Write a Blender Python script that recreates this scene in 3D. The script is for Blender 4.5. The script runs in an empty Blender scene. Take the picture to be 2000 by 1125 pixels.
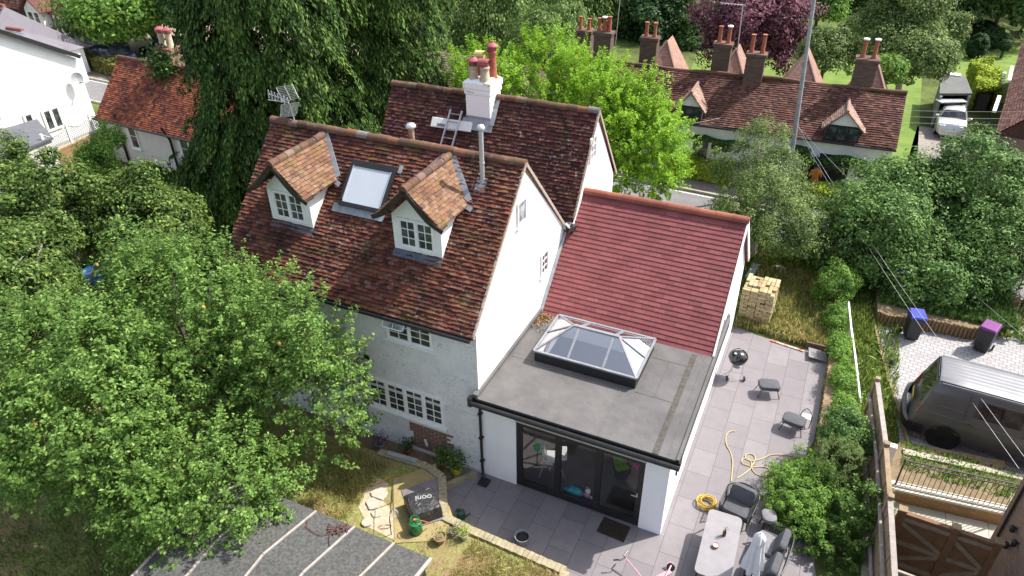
import bpy, bmesh, math, random
import numpy as np
from mathutils import Vector, Matrix
R = math.radians
SC = bpy.context.scene
COL = SC.collection
# ------------------------------------------------------------------ camera
CAM = (6.295, -11.38, 14.114); YAW, PITCH, ROLL, FPX = -0.441, 0.576, -0.012, 1400.0
def _axes():
    f = np.array([math.sin(YAW)*math.cos(PITCH), math.cos(YAW)*math.cos(PITCH), -math.sin(PITCH)])
    r = np.cross(f, [0, 0, 1]); r /= np.linalg.norm(r); u = np.cross(r, f)
    return r*math.cos(ROLL)+u*math.sin(ROLL), -r*math.sin(ROLL)+u*math.cos(ROLL), f
RT, UP, FW = _axes()
cd = bpy.data.cameras.new('camera'); cam = bpy.data.objects.new('camera', cd); COL.objects.link(cam)
cam.matrix_world = Matrix(((RT[0], UP[0], -FW[0], CAM[0]), (RT[1], UP[1], -FW[1], CAM[1]), (RT[2], UP[2], -FW[2], CAM[2]), (0, 0, 0, 1)))
cd.sensor_width = 36; cd.lens = FPX/2000*36; cd.clip_start = 0.1; cd.clip_end = 600
SC.camera = cam
# ------------------------------------------------------------------ sky and sun
SUN_EL, SUN_AZ = 52.0, 47.0          # azimuth from +Y towards +X
W = bpy.data.worlds.new('World'); SC.world = W; W.use_nodes = True
nt = W.node_tree; sky = nt.nodes.new('ShaderNodeTexSky'); sky.sky_type = 'NISHITA'; sky.sun_disc = False
sky.sun_elevation = R(SUN_EL); sky.sun_rotation = R(SUN_AZ); sky.air_density = 1.0; sky.dust_density = 2.5
bg = nt.nodes['Background']; bg.inputs[1].default_value = 0.15
hs = nt.nodes.new('ShaderNodeHueSaturation'); hs.inputs['Saturation'].default_value = 0.6; nt.links.new(sky.outputs[0], hs.inputs['Color']); nt.links.new(hs.outputs[0], bg.inputs[0])      # thin high cloud pales the blue
sl = bpy.data.lights.new('sun', 'SUN'); sl.energy = 3.8; sl.angle = R(0.6); sl.color = (1.0, 0.95, 0.87)
so = bpy.data.objects.new('sun', sl); COL.objects.link(so)
sd = Vector((math.sin(R(SUN_AZ))*math.cos(R(SUN_EL)), math.cos(R(SUN_AZ))*math.cos(R(SUN_EL)), math.sin(R(SUN_EL))))
so.rotation_euler = sd.to_track_quat('Z', 'Y').to_euler(); so.location = (20, 20, 40)
SC.view_settings.view_transform = 'Standard'; SC.view_settings.look = 'None'; SC.view_settings.exposure = 1.1; SC.view_settings.gamma = 1
SC.cycles.max_bounces = 6; SC.cycles.transparent_max_bounces = 10

# ------------------------------------------------------------------ helpers
def at(px, py, z=0.0):
    "the world point at height z seen at a point of the 2000x1125 photograph"
    d = FW*FPX+RT*(px-1000)-UP*(py-562.5); t = (z-CAM[2])/d[2]
    return Vector((CAM[0]+d[0]*t, CAM[1]+d[1]*t, z))
def aty(px, py, y):
    d = FW*FPX+RT*(px-1000)-UP*(py-562.5); t = (y-CAM[1])/d[1]
    return Vector((CAM[0]+d[0]*t, y, CAM[2]+d[2]*t))
def fit(x0, y0, x1, y1, D, depth=1.0):
    "an ellipsoid that fills a region of the view at horizontal distance D"
    d = FW*FPX+RT*((x0+x1)/2-1000)-UP*((y0+y1)/2-562.5)
    t = D/math.hypot(d[0], d[1]); c = [CAM[i]+d[i]*t for i in range(3)]
    zc = t*FPX; rx = (x1-x0)/2*zc/FPX; s = (y1-y0)/2*zc/FPX
    ph = math.atan2(-d[2], math.hypot(d[0], d[1]))
    ry = rx*depth; q = s*s-(ry*math.sin(ph))**2
    rz = math.sqrt(max(q, (0.35*s)**2))/math.cos(ph)
    return (c[0], c[1], c[2], rx, ry, rz)
def tag(o, label=None, cat=None, group=None, kind=None):
    if label: o['label'] = label
    if cat: o['category'] = cat
    if group: o['group'] = group
    if kind: o['kind'] = kind
    return o
def thing(name, label, cat, loc=(0, 0, 0), rz=0, group=None):
    o = bpy.data.objects.new(name, None); COL.objects.link(o); o.location = loc; o.rotation_euler = (0, 0, rz)
    o.empty_display_size = 0.2
    o['_m'] = 0; del o['_m']
    return tag(o, label, cat, group)
def wm(o):
    m = Matrix.Translation(o.location) @ o.rotation_euler.to_matrix().to_4x4()
    return m if o.parent is None else wm(o.parent) @ m
class MB:
    def __init__(s): s.v = []; s.f = []; s.mi = []; s.cur = 0
    def add(s, vs, fs):
        b = len(s.v); s.v += [tuple(v) for v in vs]; s.f += [tuple(i+b for i in f) for f in fs]; s.mi += [s.cur]*len(fs); return s
    def box(s, x0, x1, y0, y1, z0, z1):
        return s.add([(x0, y0, z0), (x1, y0, z0), (x1, y1, z0), (x0, y1, z0), (x0, y0, z1), (x1, y0, z1), (x1, y1, z1), (x0, y1, z1)],
                     [(0, 3, 2, 1), (4, 5, 6, 7), (0, 1, 5, 4), (1, 2, 6, 5), (2, 3, 7, 6), (3, 0, 4, 7)])
    def obox(s, c, sx, sy, sz, rot=None):
        m = Matrix.Translation(c) @ (rot.to_4x4() if rot is not None else Matrix.Identity(4))
        vs = [m @ Vector((a*sx/2, b*sy/2, d*sz/2)) for d in (-1, 1) for a, b in ((-1, -1), (1, -1), (1, 1), (-1, 1))]
        return s.add(vs, [(0, 3, 2, 1), (4, 5, 6, 7), (0, 1, 5, 4), (1, 2, 6, 5), (2, 3, 7, 6), (3, 0, 4, 7)])
    def bar(s, p, q, w, h=None, up=(0, 0, 1)):
        "square bar from p to q"
        h = h or w; p = Vector(p); q = Vector(q); d = (q-p); L = d.length; d.normalize()
        u = Vector(up); x = d.cross(u)
        if x.length < 1e-4: x = d.cross(Vector((1, 0, 0)))
        x.normalize(); u = x.cross(d)
        vs = [e+x*a*w/2+u*b*h/2 for e in (p, q) for a, b in ((-1, -1), (1, -1), (1, 1), (-1, 1))]
        return s.add(vs, [(0, 3, 2, 1), (4, 5, 6, 7), (0, 1, 5, 4), (1, 2, 6, 5), (2, 3, 7, 6), (3, 0, 4, 7)])
    def tube(s, pts, r, n=8, closed=False):
        pts = [Vector(p) for p in pts]; m = len(pts); rs = r if hasattr(r, '__len__') else [r]*m
        b = len(s.v); prev = None
        for i, p in enumerate(pts):
            if closed: d = pts[(i+1) % m]-pts[i-1]
            else: d = pts[min(i+1, m-1)]-pts[max(i-1, 0)]
            d.normalize() if d.length > 1e-9 else None
            if prev is None:
                a = d.cross(Vector((0, 0, 1)));
                if a.length < 1e-3: a = d.cross(Vector((1, 0, 0)))
            else: a = prev-d*prev.dot(d)
            a.normalize(); c = d.cross(a); prev = a
            for k in range(n):
                t = 2*math.pi*k/n; s.v.append(tuple(p+(a*math.cos(t)+c*math.sin(t))*rs[i]))
        for i in range(m if closed else m-1):
            j = (i+1) % m
            for k in range(n):
                k2 = (k+1) % n; s.f.append((b+i*n+k, b+i*n+k2, b+j*n+k2, b+j*n+k)); s.mi.append(s.cur)
        if not closed:
            s.f.append(tuple(b+k for k in range(n))[::-1]); s.f.append(tuple(b+(m-1)*n+k for k in range(n))); s.mi += [s.cur]*2
        return s
    def lathe(s, prof, c=(0, 0, 0), n=20, m=None):
        "prof: list of (r, z)"
        b = len(s.v); c = Vector(c)
        for r, z in prof:
            for k in range(n):
                t = 2*math.pi*k/n; p = Vector((r*math.cos(t), r*math.sin(t), z))
                if m is not None: p = m @ p
                s.v.append(tuple(c+p))
        for i in range(len(prof)-1):
            for k in range(n):
                k2 = (k+1) % n; s.f.append((b+i*n+k, b+i*n+k2, b+(i+1)*n+k2, b+(i+1)*n+k)); s.mi.append(s.cur)
        s.f.append(tuple(b+k for k in range(n))[::-1]); s.f.append(tuple(b+(len(prof)-1)*n+k for k in range(n))); s.mi += [s.cur]*2
        return s
    def prism(s, poly, z0, z1):
        n = len(poly); s.add([(x, y, z0) for x, y in poly]+[(x, y, z1) for x, y in poly],
                             [tuple(range(n))[::-1], tuple(range(n, 2*n))]+[(i, (i+1) % n, n+(i+1) % n, n+i) for i in range(n)]); return s
    def extr(s, poly, v):
        "planar polygon of 3-D points extruded along v"
        n = len(poly); v = Vector(v); P = [Vector(p) for p in poly]
        return s.add(P+[p+v for p in P], [tuple(range(n))[::-1], tuple(range(n, 2*n))]+[(i, (i+1) % n, n+(i+1) % n, n+i) for i in range(n)])
    def build(s, name, mats, parent=None, world=True, smooth=False, bevel=0, label=None, seg=2, fixn=True, sub=0):
        me = bpy.data.meshes.new(name); V = s.v
        if parent is not None and world:
            im = wm(parent).inverted(); V = [tuple(im @ Vector(v)) for v in V]
        me.from_pydata(V, [], s.f)
        if not isinstance(mats, (list, tuple)): mats = [mats]
        for m in mats: me.materials.append(m)
        if len(mats) > 1: me.polygons.foreach_set('material_index', s.mi)
        if fixn:
            bm = bmesh.new(); bm.from_mesh(me); bmesh.ops.recalc_face_normals(bm, faces=bm.faces); bm.to_mesh(me); bm.free()
        if smooth: me.polygons.foreach_set('use_smooth', [True]*len(me.polygons))
        me.update()
        o = bpy.data.objects.new(name, me); COL.objects.link(o); o.parent = parent
        if bevel:
            b = o.modifiers.new('bevel', 'BEVEL'); b.width = bevel; b.segments = seg; b.limit_method = 'ANGLE'; b.angle_limit = R(40)
        if sub:
            b = o.modifiers.new('sub', 'SUBSURF'); b.levels = sub; b.render_levels = sub
        if smooth:
            try: me.set_sharp_from_angle(angle=R(42))
            except Exception: pass
        if label: o['label'] = label
        return o
def dup(root, loc, rz=None, label=None, group=None):
    def rec(o, par):
        c = o.copy(); COL.objects.link(c)
        if par is not None: c.parent = par
        for ch in [x for x in COL.objects if x.parent == o]: rec(ch, c)
        return c
    r = rec(root, None); r.location = loc
    if rz is not None: r.rotation_euler = (0, 0, rz)
    if label: r['label'] = label
    if group: r['group'] = group
    return r
def rotz(a): return Matrix.Rotation(a, 3, 'Z')
def catmull(P, n=6, closed=False):
    P = [Vector(p) for p in P]; out = []; m = len(P)
    for i in range(m if closed else m-1):
        g = (lambda k: P[k % m]) if closed else (lambda k: P[max(0, min(m-1, k))])
        a, b, c, d = g(i-1), g(i), g(i+1), g(i+2)
        for k in range(n):
            t = k/n; out.append(0.5*((2*b)+(c-a)*t+(2*a-5*b+4*c-d)*t*t+(3*b-a-3*c+d)*t**3))
    if not closed: out.append(P[-1])
    return out

# ------------------------------------------------------------------ materials
class NT:
    def __init__(s, name):
        s.m = bpy.data.materials.new(name); s.m.use_nodes = True; s.t = s.m.node_tree; s.b = s.t.nodes['Principled BSDF']; s.out = s.t.nodes['Material Output']
        s.co = None
    def n(s, kind, **kw):
        x = s.t.nodes.new('ShaderNode'+kind)
        for k, v in kw.items():
            if k.startswith('i_'):
                key = k[2:]; key = int(key) if key.isdigit() else key.replace('_', ' ')
                if hasattr(v, 'outputs'): s.t.links.new(v.outputs[0], x.inputs[key])
                elif isinstance(v, bpy.types.NodeSocket): s.t.links.new(v, x.inputs[key])
                else: x.inputs[key].default_value = v
            else: setattr(x, k, v)
        return x
    def link(s, a, b): s.t.links.new(a if isinstance(a, bpy.types.NodeSocket) else a.outputs[0], b)
    def coord(s):
        if s.co is None: s.co = s.n('TexCoord').outputs['Object']
        return s.co
    def geo(s): return s.n('NewGeometry').outputs['Position']
    def noise(s, scale, detail=5, rough=0.6, vec=None, dist=0):
        return s.n('TexNoise', i_Scale=scale, i_Detail=detail, i_Roughness=rough, i_Vector=vec or s.coord(), i_Distortion=dist)
    def ramp(s, fac, stops, interp='LINEAR'):
        r = s.n('ValToRGB'); r.color_ramp.interpolation = interp; e = r.color_ramp.elements
        while len(e) < len(stops): e.new(0.5)
        for el, (p, c) in zip(e, stops): el.position = p; el.color = (*c, 1) if len(c) == 3 else c
        s.link(fac, r.inputs[0]); return r
    def mix(s, fac, a, b, mode='MIX'):
        x = s.n('Mix', data_type='RGBA', blend_type=mode)
        for v, i in ((fac, 0), (a, 6), (b, 7)):
            if hasattr(v, 'outputs'): s.link(v.outputs['Result' if v.bl_idname == 'ShaderNodeMapRange' else 0] if not v.bl_idname == 'ShaderNodeMix' else v.outputs[2], x.inputs[i])
            elif isinstance(v, bpy.types.NodeSocket): s.link(v, x.inputs[i])
            elif isinstance(v, (int, float)): x.inputs[i].default_value = v
            else: x.inputs[i].default_value = (*v, 1)
        return x.outputs[2]
    def rng(s, v, a, b, c=0.0, d=1.0):
        x = s.n('MapRange'); x.inputs[1].default_value = a; x.inputs[2].default_value = b; x.inputs[3].default_value = c; x.inputs[4].default_value = d
        s.link(v, x.inputs[0]); return x.outputs[0]
    def bump(s, h, strength=0.3, dist=0.02, nrm=None):
        x = s.n('Bump'); x.inputs['Strength'].default_value = strength; x.inputs['Distance'].default_value = dist; s.link(h, x.inputs['Height'])
        if nrm is not None: s.link(nrm, x.inputs['Normal'])
        s.link(x.outputs[0], s.b.inputs['Normal']); return x
    def col(s, c): s.link(c, s.b.inputs['Base Color'])
    def set(s, rough=None, metal=None, spec=None):
        if rough is not None: s.b.inputs['Roughness'].default_value = rough
        if metal is not None: s.b.inputs['Metallic'].default_value = metal
        if spec is not None: s.b.inputs['Specular IOR Level'].default_value = spec
        return s
def mat(name, c, c2=None, rough=0.7, scale=6, metal=0, spec=0.4, bump=0.0, bscale=60, island=0.0, lo=0.35, hi=0.65, bd=0.01):
    "plain material with mottling, fine bump and per-piece variation"
    N = NT(name).set(rough, metal, spec); c2 = c2 or tuple(x*0.72 for x in c)
    k = N.mix(N.rng(N.noise(scale, 6, 0.65).outputs[0], lo, hi), c, c2)
    if island:
        g = N.n('NewGeometry').outputs['Random Per Island']
        h = N.n('HueSaturation'); N.link(N.rng(g, 0, 1, 1-island, 1+island), h.inputs['Value']); N.link(k, h.inputs['Color']); k = h.outputs[0]
    N.col(k)
    r = N.rng(N.noise(scale*3, 4).outputs[0], 0.3, 0.7, rough-0.08, min(1, rough+0.08)); N.link(r, N.b.inputs['Roughness'])
    if bump: N.bump(N.noise(bscale, 4).outputs[0], bump, bd)
    return N.m
# ------------------------------------------------------------------ palette
def clay(name, stops, lichen=0.25, licol=(0.42, 0.36, 0.33), dark=0.5, moss=0.0, lsc=9.0, rough=0.85, uplift=0):
    N = NT(name).set(rough, 0, 0.25)
    isl = N.n('NewGeometry').outputs['Random Per Island']
    k = N.ramp(isl, stops).outputs[0]
    big = N.noise(0.9, 4, 0.6)
    k = N.mix(N.rng(big.outputs[0], 0.5, 0.68, 0, dark), k, (0.028, 0.012, 0.009))
    fine = N.noise(38, 5, 0.7)
    k = N.mix(N.rng(fine.outputs[0], 0.35, 0.7, 0, 0.45), k, (0.03, 0.018, 0.013))
    if moss: k = N.mix(N.rng(N.noise(2.3, 5, 0.7).outputs[0], 0.52, 0.66, 0, moss), k, (0.10, 0.085, 0.02))
    li = N.n('Math', operation='MULTIPLY', i_0=N.rng(N.noise(lsc, 6, 0.75).outputs[0], 0.56, 0.66), i_1=N.rng(N.noise(0.7, 3).outputs[0], 0.42, 0.62, 0.15, 1.0))
    k = N.mix(N.rng(li, 0, 1, 0, lichen), k, licol)
    N.col(k); N.bump(fine.outputs[0], 0.5, 0.006); return N.m
OLD = [(0.0, (0.040, 0.016, 0.014)), (0.25, (0.088, 0.027, 0.020)), (0.5, (0.135, 0.040, 0.027)), (0.72, (0.165, 0.052, 0.032)), (0.9, (0.20, 0.075, 0.042)), (1.0, (0.17, 0.10, 0.08))]
M_tile = clay('old_clay_tiles', OLD, 0.6, moss=0.4, dark=0.75)
M_tile2 = clay('old_clay_tiles_rear', [(0.0, (0.042, 0.017, 0.017)), (0.4, (0.085, 0.028, 0.026)), (0.75, (0.115, 0.036, 0.030)), (1.0, (0.155, 0.062, 0.044))], 0.7, moss=0.2, dark=0.65)
M_dtile = clay('dormer_clay_tiles', [(0.0, (0.11, 0.06, 0.042)), (0.35, (0.175, 0.082, 0.05)), (0.7, (0.215, 0.11, 0.062)), (1.0, (0.25, 0.16, 0.105))], 0.6, (0.36, 0.31, 0.24), 0.3, 0.75)
M_newtile = clay('new_red_tiles', [(0.0, (0.20, 0.058, 0.062)), (0.5, (0.235, 0.07, 0.074)), (1.0, (0.275, 0.084, 0.086))], 0.0, dark=0.16, rough=0.75)
M_ridge = clay('ridge_tiles', [(0.0, (0.085, 0.052, 0.04)), (0.4, (0.135, 0.072, 0.05)), (0.75, (0.17, 0.085, 0.055)), (0.9, (0.22, 0.09, 0.05)), (1.0, (0.2, 0.19, 0.19))], 0.7, (0.26, 0.22, 0.17), 0.5, 0.5)
M_newridge = clay('new_ridge_tiles', [(0.0, (0.26, 0.08, 0.06)), (1.0, (0.32, 0.11, 0.075))], 0.2, dark=0.2)
M_cot = clay('cottage_tiles', [(0.0, (0.055, 0.026, 0.023)), (0.4, (0.105, 0.042, 0.034)), (0.75, (0.15, 0.058, 0.045)), (1.0, (0.20, 0.10, 0.075))], 0.6, dark=0.4, moss=0.15)
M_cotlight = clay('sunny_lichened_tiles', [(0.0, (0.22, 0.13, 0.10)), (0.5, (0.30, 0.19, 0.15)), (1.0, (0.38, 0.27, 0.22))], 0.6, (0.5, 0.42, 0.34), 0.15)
M_orange = clay('orange_brown_tiles', [(0.0, (0.06, 0.028, 0.026)), (0.35, (0.2, 0.05, 0.03)), (0.7, (0.28, 0.075, 0.038)), (1.0, (0.34, 0.13, 0.06))], 0.15, dark=0.45)
M_slate = clay('slate_tiles', [(0.0, (0.17, 0.16, 0.19)), (0.5, (0.24, 0.23, 0.26)), (1.0, (0.31, 0.29, 0.31))], 0.3, (0.4, 0.38, 0.36), 0.2)
M_white = mat('white_render', (0.86, 0.855, 0.845), (0.80, 0.79, 0.77), 0.9, 1.4, bump=0.25, bscale=45, bd=0.006)
M_frame = mat('white_window_paint', (0.80, 0.80, 0.78), (0.72, 0.72, 0.70), 0.45, 8)
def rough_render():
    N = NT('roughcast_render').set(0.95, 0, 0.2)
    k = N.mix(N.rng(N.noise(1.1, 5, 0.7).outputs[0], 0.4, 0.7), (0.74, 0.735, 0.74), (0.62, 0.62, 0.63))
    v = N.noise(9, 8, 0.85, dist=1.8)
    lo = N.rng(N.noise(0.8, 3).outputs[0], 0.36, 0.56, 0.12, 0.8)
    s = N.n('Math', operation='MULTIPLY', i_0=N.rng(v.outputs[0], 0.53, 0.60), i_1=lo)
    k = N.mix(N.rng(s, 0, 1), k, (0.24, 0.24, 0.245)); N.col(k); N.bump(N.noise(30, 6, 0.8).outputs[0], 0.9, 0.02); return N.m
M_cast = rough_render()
def peeling():
    N = NT('peeling_white_paint').set(0.85, 0, 0.3)
    sx = N.n('Mapping', i_Vector=N.coord()); sx.inputs['Scale'].default_value = (1, 1, 2.2)
    q = N.noise(1.7, 5, 0.6, vec=sx.outputs[0], dist=0.3)
    k = N.mix(N.rng(q.outputs[0], 0.60, 0.615), (0.82, 0.82, 0.80), (0.27, 0.20, 0.12)); N.col(k)
    br = N.n('TexBrick', i_Scale=1.0, i_Vector=N.n('CombineXYZ', i_X=N.n('Math', operation='ADD', i_0=N.n('SeparateXYZ', i_Vector=N.coord()).outputs[0], i_1=N.n('SeparateXYZ', i_Vector=N.coord()).outputs[1]), i_Y=N.n('SeparateXYZ', i_Vector=N.coord()).outputs[2]).outputs[0])
    br.inputs['Brick Width'].default_value = 0.22; br.inputs['Row Height'].default_value = 0.075; br.inputs['Mortar Size'].default_value = 0.008
    N.bump(br.outputs['Fac'], -0.35, 0.008) if False else N.bump(q.outputs[0], 0.4, 0.02); return N.m
M_peel = peeling()
M_lead = mat('lead_flashing', (0.22, 0.235, 0.26), (0.34, 0.35, 0.37), 0.55, 5, metal=0.3)
M_shadowstrip = mat('shadow_strip_blue', (0.06, 0.075, 0.10), (0.12, 0.13, 0.16), 0.5, 5, metal=0.3)  # blue-black tone of the shadow below the dormer windows
M_black = mat('black_plastic', (0.012, 0.012, 0.013), (0.02, 0.02, 0.02), 0.35, 6)
M_blackm = mat('black_painted_metal', (0.014, 0.014, 0.016), (0.022, 0.022, 0.024), 0.45, 6)
M_dwood = mat('dark_oiled_wood', (0.018, 0.013, 0.010), (0.045, 0.030, 0.018), 0.8, 12)
M_steel = mat('galvanised_steel', (0.55, 0.56, 0.58), (0.44, 0.45, 0.47), 0.4, 12, metal=0.45)
M_alu = mat('dull_aluminium', (0.60, 0.60, 0.61), (0.48, 0.48, 0.5), 0.4, 12, metal=0.6)
M_gframe = mat('grey_lantern_frame', (0.22, 0.225, 0.25), (0.18, 0.185, 0.205), 0.35, 9)
M_mortar = mat('verge_mortar', (0.42, 0.36, 0.31), (0.26, 0.21, 0.17), 0.95, 14, bump=0.5)
def glass_dark(name, c=(0.015, 0.017, 0.02), rough=0.06):
    N = NT(name).set(rough, 0, 0.6); k = N.mix(N.rng(N.noise(2.5, 3).outputs[0], 0.45, 0.6), c, tuple(x*2.6+0.01 for x in c)); N.col(k); return N.m
M_pane = glass_dark('window_pane', (0.030, 0.033, 0.036)); M_panel = glass_dark('grey_window_pane', (0.16, 0.165, 0.17), 0.15)
M_blind = mat('blinded_pane', (0.50, 0.53, 0.58), (0.47, 0.50, 0.55), 0.45, 2)
def thin_glass(name, refl=0.12, tint=(0.86, 0.9, 0.9)):
    N = NT(name); t = N.t; t.nodes.remove(N.b)
    tr = t.nodes.new('ShaderNodeBsdfTransparent'); tr.inputs[0].default_value = (*tint, 1)
    gl = t.nodes.new('ShaderNodeBsdfGlossy'); gl.inputs[1].default_value = 0.02
    fr = t.nodes.new('ShaderNodeLayerWeight'); fr.inputs[0].default_value = 0.5
    pw = t.nodes.new('ShaderNodeMath'); pw.operation = 'POWER'; pw.inputs[1].default_value = 4; t.links.new(fr.outputs['Facing'], pw.inputs[0])
    ad = t.nodes.new('ShaderNodeMath'); ad.operation = 'ADD'; ad.inputs[1].default_value = refl; t.links.new(pw.outputs[0], ad.inputs[0])
    mx = t.nodes.new('ShaderNodeMixShader'); t.links.new(ad.outputs[0], mx.inputs[0]); t.links.new(tr.outputs[0], mx.inputs[1]); t.links.new(gl.outputs[0], mx.inputs[2])
    t.links.new(mx.outputs[0], N.out.inputs[0]); return N.m
M_glass = thin_glass('clear_glass', 0.03, (0.93, 0.94, 0.94)); M_lglass = thin_glass('lantern_glass', 0.5, (0.88, 0.91, 0.97))
def brick(name, c1, c2, mort, bw=0.225, rh=0.075, ms=0.012, ax=1.0, ay=1.0, rough=0.9, flat=False, paint=None, offset=0.5, bias=0.0, rot=0.0, sq=1.0, bstr=0.6, grime=0.5, gl=0.7):
    N = NT(name).set(rough, 0, 0.25)
    se = N.n('SeparateXYZ', i_Vector=N.coord())
    if flat:
        mp = N.n('Mapping', i_Vector=N.coord()); mp.inputs['Rotation'].default_value = (0, 0, rot); vec = mp.outputs[0]
    else:
        a = N.n('Math', operation='MULTIPLY', i_0=se.outputs[0]); a.inputs[1].default_value = ax
        b = N.n('Math', operation='MULTIPLY', i_0=se.outputs[1]); b.inputs[1].default_value = ay
        s = N.n('Math', operation='ADD', i_0=a, i_1=b); vec = N.n('CombineXYZ', i_X=s, i_Y=se.outputs[2]).outputs[0]
    br = N.n('TexBrick', i_Scale=1.0, i_Vector=vec, offset=offset)
    for k, v in (('Color1', (*c1, 1)), ('Color2', (*c2, 1)), ('Mortar', (*mort, 1)), ('Mortar Size', ms), ('Mortar Smooth', 0.1), ('Bias', bias), ('Brick Width', bw), ('Row Height', rh)): br.inputs[k].default_value = v
    k = br.outputs[0]
    k = N.mix(N.rng(N.noise(3.5, 6, 0.75).outputs[0], 0.42, 0.75, 0, grime), k, tuple(x*gl*0.6 for x in c1))
    k = N.mix(N.rng(N.noise(60, 3, 0.7).outputs[0], 0.45, 0.8, 0, 0.3), k, tuple(min(1, x*1.6) for x in c2))
    N.col(k); N.bump(br.outputs['Fac'], -bstr, 0.008); return N.m
M_oldbrick = brick('old_dark_brick', (0.17, 0.09, 0.065), (0.07, 0.05, 0.045), (0.10, 0.09, 0.08))
M_redbrick = brick('red_brick', (0.24, 0.08, 0.05), (0.15, 0.06, 0.045), (0.30, 0.27, 0.24))
M_yelbrick = brick('yellow_brick', (0.36, 0.22, 0.09), (0.26, 0.15, 0.07), (0.20, 0.16, 0.11), 0.23, 0.085, 0.014)
M_brnbrick = brick('brown_brick', (0.25, 0.165, 0.12), (0.17, 0.115, 0.09), (0.11, 0.09, 0.08))
M_patio = brick('porcelain_paving', (0.205, 0.187, 0.197), (0.158, 0.145, 0.156), (0.075, 0.07, 0.073), 0.9, 0.6, 0.007, flat=True, rot=R(90), rough=0.62, bstr=0.25, grime=0.55, gl=1.0)
M_block = brick('block_paving', (0.35, 0.34, 0.345), (0.27, 0.262, 0.27), (0.17, 0.16, 0.155), 0.21, 0.16, 0.014, flat=True, rot=R(8), bstr=0.5, grime=0.4, gl=1.2)

# ------------------------------------------------------------------ roofing
def rnoise(seed):
    rg = random.Random(seed); ph = [(rg.uniform(0, 6.3), rg.uniform(0, 6.3), rg.uniform(0.5, 1.6), rg.uniform(0.5, 1.9)) for _ in range(6)]
    return lambda u, v: sum(math.sin(u*c+a)*math.sin(v*d+b) for a, b, c, d in ph)/3
def tiles(mb, O, U, V, N, Lu, Lv, g=0.1, tw=0.165, th=0.014, jit=0.006, seed=0, sag=0.03, mask=None, lift=0.022, gap=0.004, base=True, uj=0.006):
    rg = random.Random(seed); O, U, V, N = Vector(O), Vector(U).normalized(), Vector(V).normalized(), Vector(N).normalized(); f = rnoise(seed)
    rows = int(Lv/g+0.5); g = Lv/rows
    for i in range(rows):
        v0 = i*g; off = -(i % 2)*tw/2+rg.uniform(-0.01, 0.01); n = int((Lu-off)/tw)+1
        dv = rg.uniform(-1, 1)*jit*0.5
        for j in range(n+1):
            a = max(0, off+j*tw); b = min(Lu, off+(j+1)*tw)-gap
            if b-a < 0.02: continue
            if mask and not mask((a+b)/2, v0): continue
            l0 = lift+th+rg.uniform(-jit, jit)*0.8; l1 = th*0.5; w = v0+dv+rg.uniform(-jit, jit); e = v0+g*1.25
            if e > Lv: e = Lv
            t1, t2 = rg.uniform(-uj, uj), rg.uniform(-uj, uj)
            P = []
            for (uu, vv, h) in ((a, w, l0+t1), (b, w, l0+t2), (b, e, l1), (a, e, l1)):
                s = sag*f(uu, vv); P.append((uu, vv, h+s))
            top = [O+U*u+V*v+N*h for u, v, h in P]
            bot = [O+U*u+V*v+N*(h-th-(0.010 if q < 2 else 0.0)) for q, (u, v, h) in enumerate(P)]
            mb.add(top+bot, [(0, 1, 2, 3), (0, 4, 5, 1), (1, 5, 6, 2), (3, 7, 4, 0)])
    return mb
def ridge(mb, p, q, r=0.11, seg=0.3, seed=0, th=0.018, full=200, wob=0.008, sag=0.0):
    "half-round ridge tiles from p to q"
    rg = random.Random(seed); p, q = Vector(p), Vector(q); d = q-p; L = d.length; d.normalize(); x = d.cross(Vector((0, 0, 1))).normalized(); z = x.cross(d)
    n = max(1, round(L/seg)); s = L/n; K = 9
    for i in range(n):
        vs = []; r0 = r*rg.uniform(0.97, 1.04); w = rg.uniform(-wob, wob)
        sg = -sag*math.sin(math.pi*(i+0.5)/n)
        for (t, rr) in ((i*s-0.012, r0+0.008), (i*s+0.04, r0+0.004), ((i+1)*s-0.012, r0)):
            for k in range(K+1):
                a = R(-10)+(math.pi+R(20))*k/K
                vs.append(p+d*t+x*math.cos(a)*rr+z*(math.sin(a)*rr-r*0.45+w+sg))
        fs = [(m*(K+1)+k, m*(K+1)+k+1, (m+1)*(K+1)+k+1, (m+1)*(K+1)+k) for m in range(2) for k in range(K)]
        fs.append(tuple(range(K+1))); fs.append(tuple(range(2*(K+1), 3*(K+1))))
        mb.add(vs, fs)
    return mb
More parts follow.
